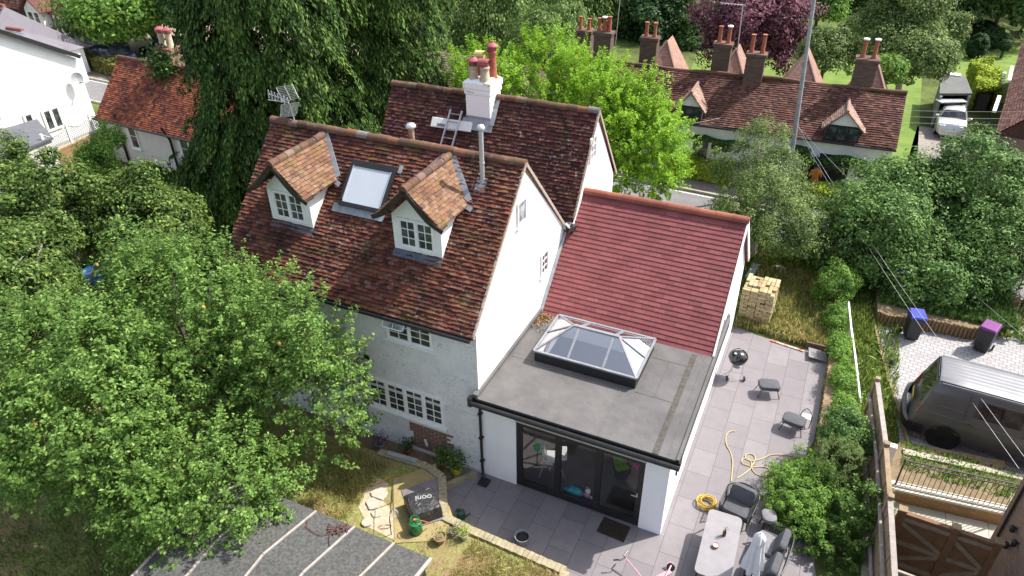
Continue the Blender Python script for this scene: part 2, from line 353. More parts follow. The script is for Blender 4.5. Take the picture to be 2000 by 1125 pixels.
def window(parent, O, U, N, w, h, cols=2, casements=1, rows=3, fr=0.05, bar=0.02, d=0.05, pane=None, frame=None, sub=True, sill=0.0, split=None, name='window', label=None):
    "window in the plane at O (bottom left), U to the right, N outwards"
    O, U, N = Vector(O), Vector(U).normalized(), Vector(N).normalized(); Z = Vector((0, 0, 1)); rot = Matrix((U, N, Z)).transposed()
    m = MB(); frame = frame or M_frame; pane = pane or M_pane
    def b(u0, u1, v0, v1, d0, d1): m.obox(O+U*(u0+u1)/2+Z*(v0+v1)/2+N*(d0+d1)/2, u1-u0, d1-d0, v1-v0, rot)
    b(0, w, 0, fr, 0, d); b(0, w, h-fr, h, 0, d); b(0, fr, fr, h-fr, 0, d); b(w-fr, w, fr, h-fr, 0, d)
    cw = (w-fr)/casements
    for i in range(casements):
        u0 = fr+i*cw; u1 = u0+cw-fr
        if i: b(u0-fr, u0, fr, h-fr, 0, d-0.002)
        e = fr*0.45
        for a0, a1, b0, b1 in ((u0, u0+e, fr, h-fr), (u1-e, u1, fr, h-fr), (u0+e, u1-e, fr, fr+e), (u0+e, u1-e, h-fr-e, h-fr)): b(a0, a1, b0, b1, 0, d-0.012)
        for k in range(1, cols): c = u0+(u1-u0)*k/cols; b(c-bar/2, c+bar/2, fr, h-fr, 0, d-0.018)
        for k in range(1, rows): c = fr+(h-2*fr)*k/rows; b(u0, u1, c-bar/2, c+bar/2, 0, d-0.020)
    if sill: b(-0.05, w+0.05, -0.05, -0.002, 0, d+sill)
    if not sub: m.cur = 1; b(fr, w-fr, fr, h-fr, 0.001, d-0.032); return m.build(name, [frame, pane], parent, label=label)
    o = m.build(name, frame, parent, label=label)
    m = MB(); b(fr, w-fr, fr, h-fr, 0.001, d-0.032); m.build('pane', pane, o); return o
# ------------------------------------------------------------------ the main house
HE, HR, HD, HL = 4.68, 7.52, 5.37, 7.31
H = thing('cottage_house', 'white cottage with steep mottled tile roofs, two dormers and a red tiled extension', 'house', (0, 0, 0))
# walls of the front range
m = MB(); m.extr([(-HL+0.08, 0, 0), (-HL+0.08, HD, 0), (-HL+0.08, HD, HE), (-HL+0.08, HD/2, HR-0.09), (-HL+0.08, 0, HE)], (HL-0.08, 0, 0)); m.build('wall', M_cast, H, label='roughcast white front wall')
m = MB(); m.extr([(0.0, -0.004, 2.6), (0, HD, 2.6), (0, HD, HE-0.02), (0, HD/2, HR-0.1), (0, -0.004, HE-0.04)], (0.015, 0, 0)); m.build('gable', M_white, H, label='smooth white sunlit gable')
m = MB(); m.box(-HL+0.2, 0, -0.03, -0.001, 1.93, 1.96); m.box(-HL+0.2, -0.0, -0.02, -0.001, 0.0, 0.12); m.build('wall_ledge', M_cast, H)
m = MB(); rg = random.Random(5)
for i in range(13):
    z = i*0.075; m.box(-2.0-rg.choice((0, 0.1, 0.11, 0.0)), -0.88+rg.choice((0, 0.09, 0.1, -0.1)), -0.012, -0.001, z, z+0.0745)
m.build('brick_patch', M_redbrick, H, label='exposed red brick patch below the long window')
# rear range
RY, RZ, RX0, RX1, RB = 7.2, 7.34, -6.48, 0.24, 9.25
m = MB(); m.extr([(RX0+0.05, HD+0.12, 0), (RX0+0.05, RB-0.15, 0), (RX0+0.05, RB-0.15, 4.72), (RX0+0.05, RY, RZ-0.1), (RX0+0.05, HD+0.12, 4.74)], (RX1-RX0-0.05, 0, 0)); m.build('rear_wall', M_white, H)
# roof bodies and tiles
def slope(mb, x0, x1, ya, za, yb, zb, **k):
    d = Vector((0, yb-ya, zb-za)); L = d.length; n = Vector((0, -(zb-za), yb-ya)).normalized()
    if n.z < 0: n = -n
    if yb > ya: return tiles(mb, (x0, ya, za), (1, 0, 0), d, n, x1-x0, L, **k)
    return tiles(mb, (x1, ya, za), (-1, 0, 0), d, n, x1-x0, L, **k)
m = MB(); slope(m, -HL-0.03, 0.06, -0.2, HE-0.20, HD/2, HR, seed=11, sag=0.028, g=0.098, tw=0.158, jit=0.011, uj=0.012, lift=0.036)
slope(m, -HL-0.03, 0.06, HD+0.02, HE-0.06, HD/2, HR, seed=12, sag=0.02, g=0.12, tw=0.165)
m.extr([(-HL-0.02, -0.2, HE-0.23), (-HL-0.02, HD/2, HR-0.03), (-HL-0.02, HD, HE-0.1), (-HL-0.02, HD/2, HR-0.16), ], (HL+0.06, 0, 0))
roofF = m.build('roof', M_tile, H, fixn=False, label='mottled red brown front roof')
m = MB(); ridge(m, (-HL-0.05, HD/2, HR+0.04), (0.07, HD/2, HR+0.04), 0.115, 0.31, 3, wob=0.015); m.build('ridge_tiles', M_ridge, roofF, fixn=False)
m = MB(); slope(m, RX0, RX1+0.05, HD+0.1, 4.85-0.03, RY, RZ, seed=21, sag=0.035, g=0.105, tw=0.165, jit=0.011, uj=0.012, lift=0.036)
slope(m, RX0, RX1+0.05, RB+0.06, 4.64, RY, RZ, seed=22, g=0.12)
m.extr([(RX0+0.01, HD+0.05, 4.72), (RX0+0.01, RY, RZ-0.03), (RX0+0.01, RB, 4.66), (RX0+0.01, RY, RZ-0.16)], (RX1-RX0+0.03, 0, 0))
roofR = m.build('roof', M_tile2, H, fixn=False, label='darker rear roof with the chimney')
m = MB(); ridge(m, (RX0-0.02, RY, RZ+0.04), (-3.72, RY, RZ+0.04), 0.11, 0.31, 4, wob=0.015); m.build('ridge_tiles', M_ridge, roofR, fixn=False); m = MB(); ridge(m, (-2.85, RY, RZ+0.04), (RX1+0.06, RY, RZ+0.04), 0.11, 0.31, 5, wob=0.015)
m.build('ridge_tiles', M_ridge, roofR, fixn=False)
# verges
m = MB()
for x, P in ((0.066, ((-0.2, HE-0.2), (HD/2, HR+0.02), (HD+0.0, HE-0.05))), (RX1+0.056, ((HD+0.1, 4.84), (RY, RZ+0.02), (RB+0.05, 4.66)))):
    for (a, b), (c, d) in zip(P, P[1:]): m.bar((x-0.02, a, b-0.01), (x-0.02, c, d-0.01), 0.05, 0.075, (0, -1, 0.5))
m.build('verge', M_mortar, H)
m = MB(); m.box(-HL, 0.12, HD-0.12, HD+0.28, 4.56, 4.70); m.bar((0.1, HD+0.02, 4.72), (0.24, HD+0.02, 4.62), 0.3, 0.03); m.build('valley_gutter', M_lead, H)
m = MB(); m.tube([(0.28, HD+0.02, 4.62), (0.3, HD+0.02, 4.5), (0.2, HD+0.05, 4.35), (0.12, HD+0.02, 4.2), (0.12, HD+0.02, 3.7)], 0.035); m.box(0.2, 0.36, HD-0.07, HD+0.1, 4.52, 4.66); m.build('rainwater_hopper', M_black, H)
# gutters and downpipe of the front
m = MB(); m.tube([(-HL, -0.26, HE-0.27), (-0.02, -0.26, HE-0.27)], 0.05); m.box(-HL+0.02, 0.02, -0.19, -0.0, HE-0.28, HE-0.24); m.build('gutter', M_black, H, smooth=True)
m = MB(); m.tube([(0.03, -0.10, 2.5), (0.06, -0.07, 2.35), (0.06, -0.07, 0.22), (0.1, -0.12, 0.08), (0.16, -0.2, 0.03)], 0.036, 10)
for z in (0.5, 1.3, 2.1): m.box(0.01, 0.11, -0.115, 0, z, z+0.04)
m.build('downpipe', M_black, H, smooth=True)
m = MB(); m.box(0.07, 0.34, -0.42, -0.14, 0.005, 0.03); m.build('drain_grate', M_blackm, H)
# front windows
window(H, (-2.42, 0, 3.64), (1, 0, 0), (0, -1, 0), 1.27, 0.67, 2, 2, 3, sill=0.04)
lt = MB(); c = Vector((-2.12, -0.15, 4.20)); rot = Matrix.Rotation(R(-38), 3, 'X')
for (a, b, w, h) in ((0, 0.11, 0.60, 0.03), (0, -0.11, 0.60, 0.03), (-0.285, 0, 0.03, 0.25), (0.285, 0, 0.03, 0.25), (0, 0, 0.02, 0.2)): lt.obox(c+rot @ Vector((a, 0, b)), w, 0.035, h, rot)
o = lt.build('top_light', M_frame, H, label='open top light'); g = MB(); g.obox(c, 0.56, 0.01, 0.2, rot); g.build('pane', M_panel, o)
window(H, (-3.26, 0, 1.2), (1, 0, 0), (0, -1, 0), 2.27, 0.97, 2, 4, 4, fr=0.06, sill=0.06)
window(H, (-5.95, 0, 3.64), (1, 0, 0), (0, -1, 0), 1.27, 0.67, 2, 2, 3, sill=0.04)
window(H, (-6.4, 0, 1.2), (1, 0, 0), (0, -1, 0), 1.2, 0.97, 2, 2, 4, sill=0.05)
m = MB(); m.box(-3.27, -3.1, -0.015, 0, 2.70, 2.84)
for k in range(4): m.box(-3.265, -3.105, -0.022, -0.015, 2.71+k*0.033, 2.725+k*0.033)
m.build('air_vent', M_blackm, H)
m = MB(); m.obox((-1.62, -0.03, 0.42), 0.05, 0.04, 0.22, Matrix.Rotation(R(-12), 3, 'Y')); m.build('wall_tap_cover', M_frame, H)
# gable windows
window(H, (0.015, 2.22, 6.08), (0, 1, 0), (1, 0, 0), 0.50, 0.62, 1, 1, 1, fr=0.04, pane=M_panel, sill=0.02)
window(H, (0.015, 3.70, 3.84), (0, 1, 0), (1, 0, 0), 0.47, 0.68, 2, 1, 3, fr=0.04, sill=0.02)
window(H, (RX1, 6.62, 6.02), (0, 1, 0), (1, 0, 0), 0.50, 0.72, 2, 1, 3, fr=0.04, pane=M_panel)
# dormers
ks = (HR-HE)/(HD/2)      # slope of the roof
def roofz(y): return HE+ks*y
def dormer(x0, x1, zr, label):
    D = MB(); yf, zb = 0.86, roofz(0.86)+0.02; xc = (x0+x1)/2; zt = 6.58
    hw = (x1-x0)/2; za = zt+hw*0.95
    D.extr([(x0, yf, zb-0.1), (x1, yf, zb-0.1), (x1, yf, zt), (xc, yf, za), (x0, yf, zt)], (0, 0.06, 0))
    for x in (x0, x1-0.05): D.extr([(x, yf+0.06, zb-0.05), (x, yf+0.06, zt+0.02), (x, (zt-HE)/ks+0.1, zt+0.02)], (0.05, 0, 0))
    body = D.build('dormer', M_frame, H, label=label)
    window(body, (x0+0.16, yf, zb+0.14), (1, 0, 0), (0, -1, 0), x1-x0-0.32, 0.78, 2, 2, 3, fr=0.055, d=0.04, sub=False)
    m = MB(); m.box(x0-0.02, x1+0.02, yf-0.13, yf-0.0, zb-0.02, zb+0.0)
    m.v = [(x, y, z + (y-yf)*ks+0.06) for x, y, z in m.v]; m.build('window_shadow_strip', M_shadowstrip, body)  # dark strip that paints in the shadow under the dormer window
    # roof: two slopes, bell-cast at the eaves
    ov = 0.20; y0 = yf-0.36; ex = hw+ov; ez = zr-0.80
    T = MB(); F = MB(); B = MB()
    for s in (-1, 1):
        e = Vector((xc+s*ex, 0, ez)); a = Vector((xc, 0, zr)); d = (a-e); L = d.length; d.normalize(); n = Vector((s*d.z, 0, -s*d.x)) if s > 0 else Vector((-d.z, 0, d.x))
        if n.z < 0: n = -n
        def inside(u, v, s=s, e=e, d=d):
            y = y0+(u if s > 0 else 0)-(0 if s > 0 else 0); z = e.z+d.z*v
            y = y0+u if s > 0 else 3.0-u
            return roofz(y) < z+0.05
        if s > 0: tiles(T, (e.x, y0, e.z), (0, 1, 0), d, n, 3.0-y0, L, g=0.10, tw=0.155, seed=31+int(x0*10), mask=inside, sag=0.012, jit=0.008, uj=0.008)
        else: tiles(T, (e.x, 3.0, e.z), (0, -1, 0), d, n, 3.0-y0, L, g=0.10, tw=0.155, seed=33+int(x0*10), mask=inside, sag=0.012, jit=0.008, uj=0.008)
        T.extr([(e.x, y0+0.01, e.z-0.0), (xc, y0+0.01, zr), (xc, y0+0.01, zr-0.05), (e.x, y0+0.01, e.z-0.04)], (0, (e.z-HE)/ks-y0+0.1, 0))
        # curved black bargeboard
        mid = (e+a)/2+n*(-0.05)
        pts = [Vector((p.x, y0-0.015, p.z-0.06)) for p in (e+Vector((s*0.08, 0, 0.0)), e*0.75+a*0.25-n*0.05, mid, e*0.2+a*0.8-n*0.02, a)]
        pts = catmull(pts, 4)
        for p, q in zip(pts, pts[1:]): B.bar(p, q, 0.03, 0.11, (0, 0, 1))
        # flashing where it meets the main roof
        yb = (e.z-HE)/ks; yt = (zr-HE)/ks
        F.bar((xc+s*(ex+0.02), yb-0.02, e.z+0.08), (xc+s*0.03, yt, zr+0.06), 0.15, 0.02, (0, -1, 0.9))
        F.bar((xc+s*(ex+0.01), yb-0.12, e.z-0.02), (xc+s*(ex+0.16), yb-0.16, e.z-0.06), 0.12, 0.02, (0, -1, 0.9))
    T2 = T.build('dormer_roof', M_dtile, body, fixn=False)
    F.build('flashing', M_lead, body); B.build('bargeboard', M_dwood, body)
    m = MB(); ridge(m, (xc, y0-0.03, zr+0.03), (xc, (zr-HE)/ks+0.12, zr+0.03), 0.10, 0.29, 7); m.build('dormer_ridge', M_ridge, body, fixn=False)
    m = MB()      # dark soffit board behind the bargeboard
    for s in (-1, 1):
        m.extr([(xc+s*0.02, y0+0.02, zr-0.10), (xc+s*ex, y0+0.02, ez-0.06), (xc+s*ex, y0+0.02, ez-0.09), (xc+s*0.02, y0+0.02, zr-0.14)], (0, yf-y0-0.03, 0))
    m.build('soffit', M_dwood, body)
dormer(-6.23, -4.95, 7.42, 'dormer nearer the left end of the ridge')
dormer(-2.54, -1.25, 7.46, 'dormer beside the steel flue')
# roof window on the front slope
V1 = Vector((0, 1, ks)).normalized(); NN = Vector((0, -ks, 1)).normalized()
def onroof(x, y, h=0): return Vector((x, y, roofz(y)))+NN*h
rotr = Matrix((Vector((1, 0, 0)), V1, NN)).transposed()
sc = onroof(-3.78, 1.80, 0.09)
m = MB()
for (a, b, w, h) in ((0, 0.52, 1.28, 0.16), (0, -0.55, 1.28, 0.10), (-0.6, 0, 0.09, 0.94), (0.6, 0, 0.09, 0.94)): m.obox(sc+rotr @ Vector((a, b, 0)), w, h, 0.12, rotr)
o = m.build('roof_window', M_blackm, H, bevel=0.008); m = MB(); m.obox(sc+rotr @ Vector((0, -0.02, 0.0)), 1.11, 0.96, 0.08, rotr); m.build('pane', M_blind, o)
m = MB(); m.obox(onroof(-3.85, 1.34, 0.05), 1.5, 0.22, 0.02, rotr)
m.build('flashing', M_lead, o); m = MB(); m.obox(onroof(-3.06, 2.2, 0.06), 0.1, 0.2, 0.02, rotr); m.build('flashing', M_lead, o)
for i in (0, 1):
    m = MB(); x = -4.36 if i == 0 else -3.2; m.obox(sc+rotr @ Vector((-0.55 if i == 0 else 0.55, 0, 0.05)), 0.02, 0.92, 0.02, rotr); m.build('side_rail', M_alu, o)
# flues
def flue(x, y, z0, z1, r, mat_, cap, name, label, tilt=0):
    m = MB(); m.tube([(x, y, z0), (x, y, z0+0.12), (x+tilt, y, z0+0.3), (x+tilt, y, z1)], r, 14)
    m.lathe([(r*1.15, 0), (r*1.15, 0.05)], (x+tilt, y, z0+0.45), 14)
    o = m.build(name, mat_, H, smooth=True, label=label)
    m = MB(); m.lathe([(r*0.9, 0), (r*0.95, 0.05), (r*1.75, 0.07), (r*1.8, 0.11), (r*1.3, 0.16), (r*0.3, 0.18)], (x+tilt, y, z1-0.02), 16); m.build('cowl', cap, o, smooth=True)
ft = aty(940, 243, 2.26)
flue(-0.87, 2.26, 7.08, ft.z-0.16, 0.055, M_steel, M_alu, 'flue_pipe', 'tall steel flue on the front roof')
m = MB(); m.obox(onroof(-0.87, 2.2, 0.05), 0.26, 0.36, 0.02, rotr); m.build('flashing', M_lead, H)
f2 = aty(802, 243, 3.35)
M_copper = mat('stained_flue', (0.25, 0.14, 0.09), (0.4, 0.3, 0.24), 0.5, 7, metal=0.3)
flue(f2.x, 3.35, 6.6, f2.z-0.12, 0.075, M_copper, M_alu, 'flue_pipe', 'short brown flue behind the front ridge')
# chimney on the rear ridge
m = MB(); cx0, cx1, cy0, cy1 = -3.68, -2.89, 6.72, 7.46
m.box(cx0, cx1, cy0, cy1, 6.3, 7.64); m.box(cx0-0.03, cx1+0.03, cy0-0.03, cy1+0.03, 7.50, 7.66); m.box(cx0-0.055, cx1+0.055, cy0-0.055, cy1+0.055, 7.66, 7.84)
m.add([(cx0-0.055, cy0-0.055, 7.84), (cx1+0.055, cy0-0.055, 7.84), (cx1+0.055, cy1+0.055, 7.84), (cx0-0.055, cy1+0.055, 7.84), (cx0+0.06, cy0+0.06, 7.93), (cx1-0.06, cy0+0.06, 7.93), (cx1-0.06, cy1-0.06, 7.93), (cx0+0.06, cy1-0.06, 7.93)], [(4, 5, 6, 7), (0, 1, 5, 4), (1, 2, 6, 5), (2, 3, 7, 6), (3, 0, 4, 7)])
CH = m.build('chimney', M_peel, H, bevel=0.025, label='white painted brick stack')
m = MB(); m.box(cx0-0.015, cx1+0.015, cy0-0.015, cy0, 6.6, 6.86); m.obox((-3.28, 6.62, 6.64), 1.0, 0.34, 0.025, Matrix.Rotation(math.atan((RZ-4.85)/(RY-HD-0.1)), 3, 'X'))
k2 = (RZ-4.85)/(RY-HD-0.1)
for i in range(5):
    y = 6.72+i*0.1; z = 4.85+k2*(y-HD-0.1); m.box(cx1, cx1+0.014, y, y+0.098, z-0.02, z+0.22); m.box(cx0-0.014, cx0, y, y+0.098, z-0.02, z+0.22)
m.bar((cx1+0.08, 6.62, 6.68), (cx1+0.08, RY, RZ+0.07), 0.14, 0.015, (0, -1, 0.7)); m.build('flashing', M_lead, CH)
M_cream = mat('cream_pot', (0.50, 0.42, 0.30), (0.36, 0.29, 0.2), 0.8, 9); M_redpot = mat('terracotta_pot', (0.36, 0.11, 0.06), (0.26, 0.08, 0.05), 0.8, 8)
M_pink = mat('faded_red_cowl', (0.33, 0.09, 0.10), (0.22, 0.05, 0.05), 0.6, 8); M_yhood = mat('yellow_lichen_hood', (0.58, 0.48, 0.24), (0.45, 0.33, 0.14), 0.9, 8)
def pot(x, y, h, r, mt, kind, cm, label):
    m = MB(); m.lathe([(r*1.2, 0), (r*1.15, 0.05), (r*0.98, 0.1), (r*0.86, h-0.08), (r*1.02, h-0.07), (r*1.05, h-0.01), (r*0.9, h)], (x, y, 7.9), 16)
    m.cur = 1; z = 7.9+h
    if kind == 'hood':
        K = 8; rr = r*1.05
        for side in (-1, 1):
            pass
        vs = []
        for s in (-1, 1):
            for k in range(K+1):
                a = math.pi*k/K; vs.append((x+s*rr*1.15, y+math.cos(a)*rr, z+0.07+math.sin(a)*rr*1.0))
        m.add(vs, [(k, k+1, K+2+k, K+1+k) for k in range(K)]+[tuple(range(K+1))]); m.lathe([(r*0.85, -0.01), (r*0.85, 0.08)], (x, y, z), 14)
    else:
        for k in range(4): a = k*math.pi/2+0.5; m.box(x+math.cos(a)*r*0.8-0.012, x+math.cos(a)*r*0.8+0.012, y+math.sin(a)*r*0.8-0.012, y+math.sin(a)*r*0.8+0.012, z, z+0.15)
        m.lathe([(r*0.7, 0.0), (r*0.72, 0.15)], (x, y, z-0.01), 12); m.lathe([(r*1.45, 0), (r*1.4, 0.02), (r*0.7, 0.08), (r*0.35, 0.10), (r*0.3, 0.14), (r*0.1, 0.155)], (x, y, z+0.15), 18)
    m.build('chimney_pot', [mt, cm], CH, smooth=True, label=label, fixn=False)
pot(-3.48, 6.9, 0.38, 0.125, M_cream, 'pag', M_pink, 'cream pot with a flat red cowl')
pot(-3.10, 6.88, 0.40, 0.14, M_cream, 'hood', M_pink, 'cream pot with a rounded red hood')
pot(-3.42, 7.28, 0.52, 0.125, M_redpot, 'hood', M_yhood, 'red pot with a yellowed hood')
pot(-3.04, 7.26, 0.74, 0.125, M_redpot, 'pag', M_pink, 'tall red pot with a red cowl')
# television aerial
m = MB(); y = 2.72; P = lambda a, b, dy=0: aty(a, b, y+dy)
foot = P(577, 240); m.tube([foot, P(560, 190)], 0.016); m.tube([P(577, 240), P(566, 203)], 0.012)
def grid(c4, n, w=0.014):
    a, b, c, d = [P(*q) for q in c4]
    for p, q in ((a, b), (b, c), (c, d), (d, a)): m.bar(p, q, w, w, (0, 1, 0))
    for k in range(1, n): m.bar(a.lerp(d, k/n), b.lerp(c, k/n), w, w, (0, 1, 0))
    m.bar(a.lerp(b, 0.5), d.lerp(c, 0.5), w*1.8, w, (0, 1, 0))
grid(((539, 171), (571, 165), (583, 191), (553, 199)), 9); grid(((549, 205), (584, 200), (577, 226), (548, 229)), 10)
m.tube([P(523, 183, -0.1), P(566, 197, 0)], 0.014); m.tube([P(524, 195, -0.1), P(562, 200, 0)], 0.012)
for k in range(6):
    t = k/6; p = P(524, 183, -0.1).lerp(P(560, 196, 0), t); m.bar(p+Vector((0, 0, -0.12)), p+Vector((0.02, 0, 0.1)), 0.02, 0.03)
m.build('television_aerial', M_alu, H)
# ------------------------------------------------------------------ extension
EX, RYE, RZE = 4.7, 6.36, 5.28
m = MB(); t = 0.25
m.box(0.0, 0.98, 0, t, 0, 2.48); m.box(4.16, EX, 0, t, 0, 2.48); m.box(0.98, 4.16, 0, t, 2.19, 2.48)
m.box(EX-t, EX, t, 5.95, 0, 2.6); m.box(EX-t, EX, 6.9, 9.0, 0, 2.6); m.box(EX-t, EX, 5.95, 6.9, 0, 1.1); m.box(EX-t, EX, 5.95, 6.9, 2.1, 2.6); m.box(0.0, EX-t, 8.75, 9.0, 0, 2.6)
m.extr([(EX-t, 3.75, 2.6), (EX-t, 8.95, 2.6), (EX-t, RYE, RZE-0.1)], (t, 0, 0)); m.extr([(0.0, 3.75, 2.6), (0.0, 8.95, 2.6), (0.0, RYE, RZE-0.1)], (0.03, 0, 0))
m.build('extension_wall', mat('lilac_white_render', (0.82, 0.81, 0.82), (0.76, 0.75, 0.76), 0.9, 1.2), H)
M_floor = mat('interior_floor', (0.12, 0.105, 0.10), (0.09, 0.08, 0.076), 0.4, 4); M_in = mat('interior_paint', (0.40, 0.38, 0.37), (0.35, 0.335, 0.325), 0.9, 3)
m = MB(); m.box(0.02, EX-t, t*0.3, 8.75, 0.0, 0.06); m.build('interior_floor', M_floor, H)
m = MB(); m.box(0.016, 0.06, t, 8.7, 0.06, 2.4); m.box(0.06, EX-t-0.01, 5.2, 5.3, 0.06, 2.4); m.box(EX-t-0.012, EX-t-0.002, t, 5.2, 0.06, 2.4); m.build('interior_wall', M_in, H)
m = MB(); LX0, LX1, LY0, LY1 = 0.74, 3.36, 1.66, 3.32
m.box(0.02, LX0+0.06, t, 5.2, 2.42, 2.47); m.box(LX1-0.06, EX-t, t, 5.2, 2.42, 2.47); m.box(LX0+0.06, LX1-0.06, t, LY0+0.06, 2.42, 2.47); m.box(LX0+0.06, LX1-0.06, LY1-0.06, 5.2, 2.42, 2.47)
m.build('ceiling', M_in, H)
def felt():
    N = NT('grey_roof_felt').set(0.9, 0, 0.25)
    k = N.mix(N.rng(N.noise(1.3, 6, 0.65).outputs[0], 0.38, 0.62), (0.090, 0.087, 0.087), (0.122, 0.116, 0.115))
    k = N.mix(N.rng(N.noise(7, 6, 0.8).outputs[0], 0.6, 0.75, 0, 0.4), k, (0.10, 0.08, 0.06))
    k = N.mix(N.rng(N.noise(55, 3, 0.8).outputs[0], 0.70, 0.74, 0, 0.8), k, (0.45, 0.42, 0.38))
    N.col(k); N.bump(N.noise(4, 6, 0.7).outputs[0], 0.5, 0.03); return N.m
M_felt = felt(); M_feltd = mat('bitumen_seam', (0.045, 0.040, 0.034), (0.085, 0.078, 0.068), 0.9, 9)
m = MB(); fx1 = 4.88
m.box(0.02, LX0+0.02, -0.2, 5.4, 2.50, 2.72); m.box(LX1-0.02, fx1, -0.2, 5.4, 2.50, 2.72); m.box(LX0+0.02, LX1-0.02, -0.2, LY0+0.02, 2.50, 2.72); m.box(LX0+0.02, LX1-0.02, LY1-0.02, 5.4, 2.50, 2.72)
FR = m.build('flat_roof', M_felt, H)
m = MB()
for (x0, x1, y0, y1) in ((1.55, 1.60, -0.19, 1.5), (3.05, 3.09, -0.19, 1.6), (0.12, 0.72, 1.60, 1.66), (3.38, 4.35, 1.55, 1.60), (3.38, 4.3, 3.0, 3.05), (3.85, 3.88, 1.6, 3.0), (4.62, 4.66, -0.1, 3.6)):
    m = MB(); m.box(x0, x1, y0, y1, 2.72, 2.728); m.build('felt_seam', M_felt, FR)
p, q = at(1357, 693, 2.72), at(1278, 890, 2.72); m = MB(); m.bar(p+Vector((0, 0, 0.006)), q+Vector((0, 0.05, 0.006)), 0.13, 0.012); m.build('bitumen_strip', M_feltd, FR)
m = MB(); m.bar((0.02, -0.2, 2.77), (0.02, 3.8, 2.77), 0.13, 0.11); m.build('edge_trim', M_felt, FR); m = MB(); m.box(fx1-0.06, fx1+0.01, -0.2, 5.5, 2.66, 2.755); m.build('edge_trim', M_felt, FR)
m = MB(); m.box(-0.08, fx1+0.04, -0.22, -0.0, 2.46, 2.685)
m.tube([(-0.1, -0.29, 2.60), (fx1+0.05, -0.29, 2.60)], 0.062, 10); m.box(fx1-0.02, fx1+0.015, -0.18, 5.5, 2.48, 2.655); m.box(-0.12, -0.02, -0.34, -0.2, 2.52, 2.78); m.build('gutter', M_black, FR, smooth=True)
m = MB(); m.tube([(4.80, 0.32, 2.5), (4.80, 0.32, 1.75)], 0.022); m.build('overflow_pipe', M_black, H); m = MB(); m.tube([(4.83, 5.7, 2.72), (4.84, 5.5, 2.5), (4.72, 5.2, 2.3)], 0.02); m.build('wall_cable', M_black, H); m = MB(); m.box(4.7, 4.76, 3.3, 3.42, 1.9, 2.05); m.build('security_light', M_black, H)
# tiled extension roof
m = MB(); slope(m, 0.06, 4.80, 3.66, 2.70, RYE, RZE, seed=41, sag=0.004, g=0.133, tw=0.33, jit=0.0015, uj=0.001, lift=0.017, th=0.012)
slope(m, 0.26, 4.80, 9.05, 2.66, RYE, RZE, seed=42, sag=0.003, g=0.133, tw=0.33, jit=0.0015, uj=0.001, lift=0.03)
m.extr([(0.07, 3.70, 2.68), (0.07, RYE, RZE-0.02), (0.07, 9.0, 2.62), (0.07, RYE, RZE-0.16)], (4.71, 0, 0))
XR = m.build('extension_roof', M_newtile, H, fixn=False, label='smooth new maroon red tiles')
m = MB(); ridge(m, (0.1, RYE, RZE+0.05), (4.84, RYE, RZE+0.05), 0.12, 0.45, 9, wob=0.003); m.build('ridge_tiles', M_newridge, XR, fixn=False)
m = MB(); m.bar((4.81, 3.66, 2.72), (4.81, RYE, RZE), 0.05, 0.06, (0, -1, 1)); m.bar((4.80, RYE, RZE), (4.80, 9.05, 2.66), 0.03, 0.16, (0, 1, 1)); m.build('verge', M_frame, XR)
m = MB(); m.bar((0.07, 3.68, 2.76), (0.07, HD, 4.40), 0.08, 0.05, (0, -1, 1)); m.build('flashing', M_lead, XR)
window(H, (EX-0.1, 5.97, 1.12), (0, 1, 0), (1, 0, 0), 0.9, 0.96, 1, 1, 1, frame=M_blackm, pane=M_pane)
# roof lantern
m = MB(); m.box(LX0, LX1, LY0, LY0+0.06, 2.722, 3.025); m.box(LX0, LX1, LY1-0.06, LY1, 2.722, 3.025); m.box(LX0, LX0+0.06, LY0+0.06, LY1-0.06, 2.722, 3.025); m.box(LX1-0.06, LX1, LY0+0.06, LY1-0.06, 2.722, 3.025)
LN = m.build('roof_lantern', M_blackm, H)
m = MB(); m.box(LX0+0.061, LX1-0.061, LY1-0.08, LY1-0.062, 2.45, 3.015); m.box(LX0+0.061, LX1-0.061, LY0+0.062, LY0+0.08, 2.45, 3.015); m.box(LX0+0.062, LX0+0.08, LY0+0.08, LY1-0.08, 2.45, 3.015); m.box(LX1-0.08, LX1-0.062, LY0+0.08, LY1-0.08, 2.45, 3.015); m.build('lining', M_white, LN)
c0, c1, c2, c3 = [Vector(v) for v in ((LX0-0.01, LY0-0.01, 3.05), (LX1+0.01, LY0-0.01, 3.05), (LX1+0.01, LY1+0.02, 3.05), (LX0-0.01, LY1+0.02, 3.05))]
ym = (LY0+LY1)/2; r0, r1 = Vector((1.47, ym, 3.49)), Vector((2.65, ym, 3.49))
m = MB(); m.bar(r0, r1, 0.09, 0.05)
for a, b in ((c0, c1), (c1, c2), (c2, c3), (c3, c0)): m.bar(a, b, 0.06, 0.045)
for a, b in ((c0, r0), (c3, r0), (c1, r1), (c2, r1)): m.bar(a, b, 0.05, 0.04)
for e, f, r in ((c0, c1, 0), (c3, c2, 0)):
    for xx in (1.62, 2.52): m.bar((xx, e.y, 3.05), (xx, ym, 3.49), 0.05, 0.035)
for x, r in ((c0.x, r0), (c1.x, r1)): m.bar((x, ym, 3.05), r, 0.04, 0.035)
m.build('lantern_frame', M_gframe, LN)
m = MB(); z = Vector((0, 0, -0.008))
for f in ((c0, c1, r1, r0), (c2, c3, r0, r1), (c1, c2, r1), (c3, c0, r0)): m.add([p+z for p in f], [tuple(range(len(f)))])
m.build('lantern_glass', M_lglass, LN)
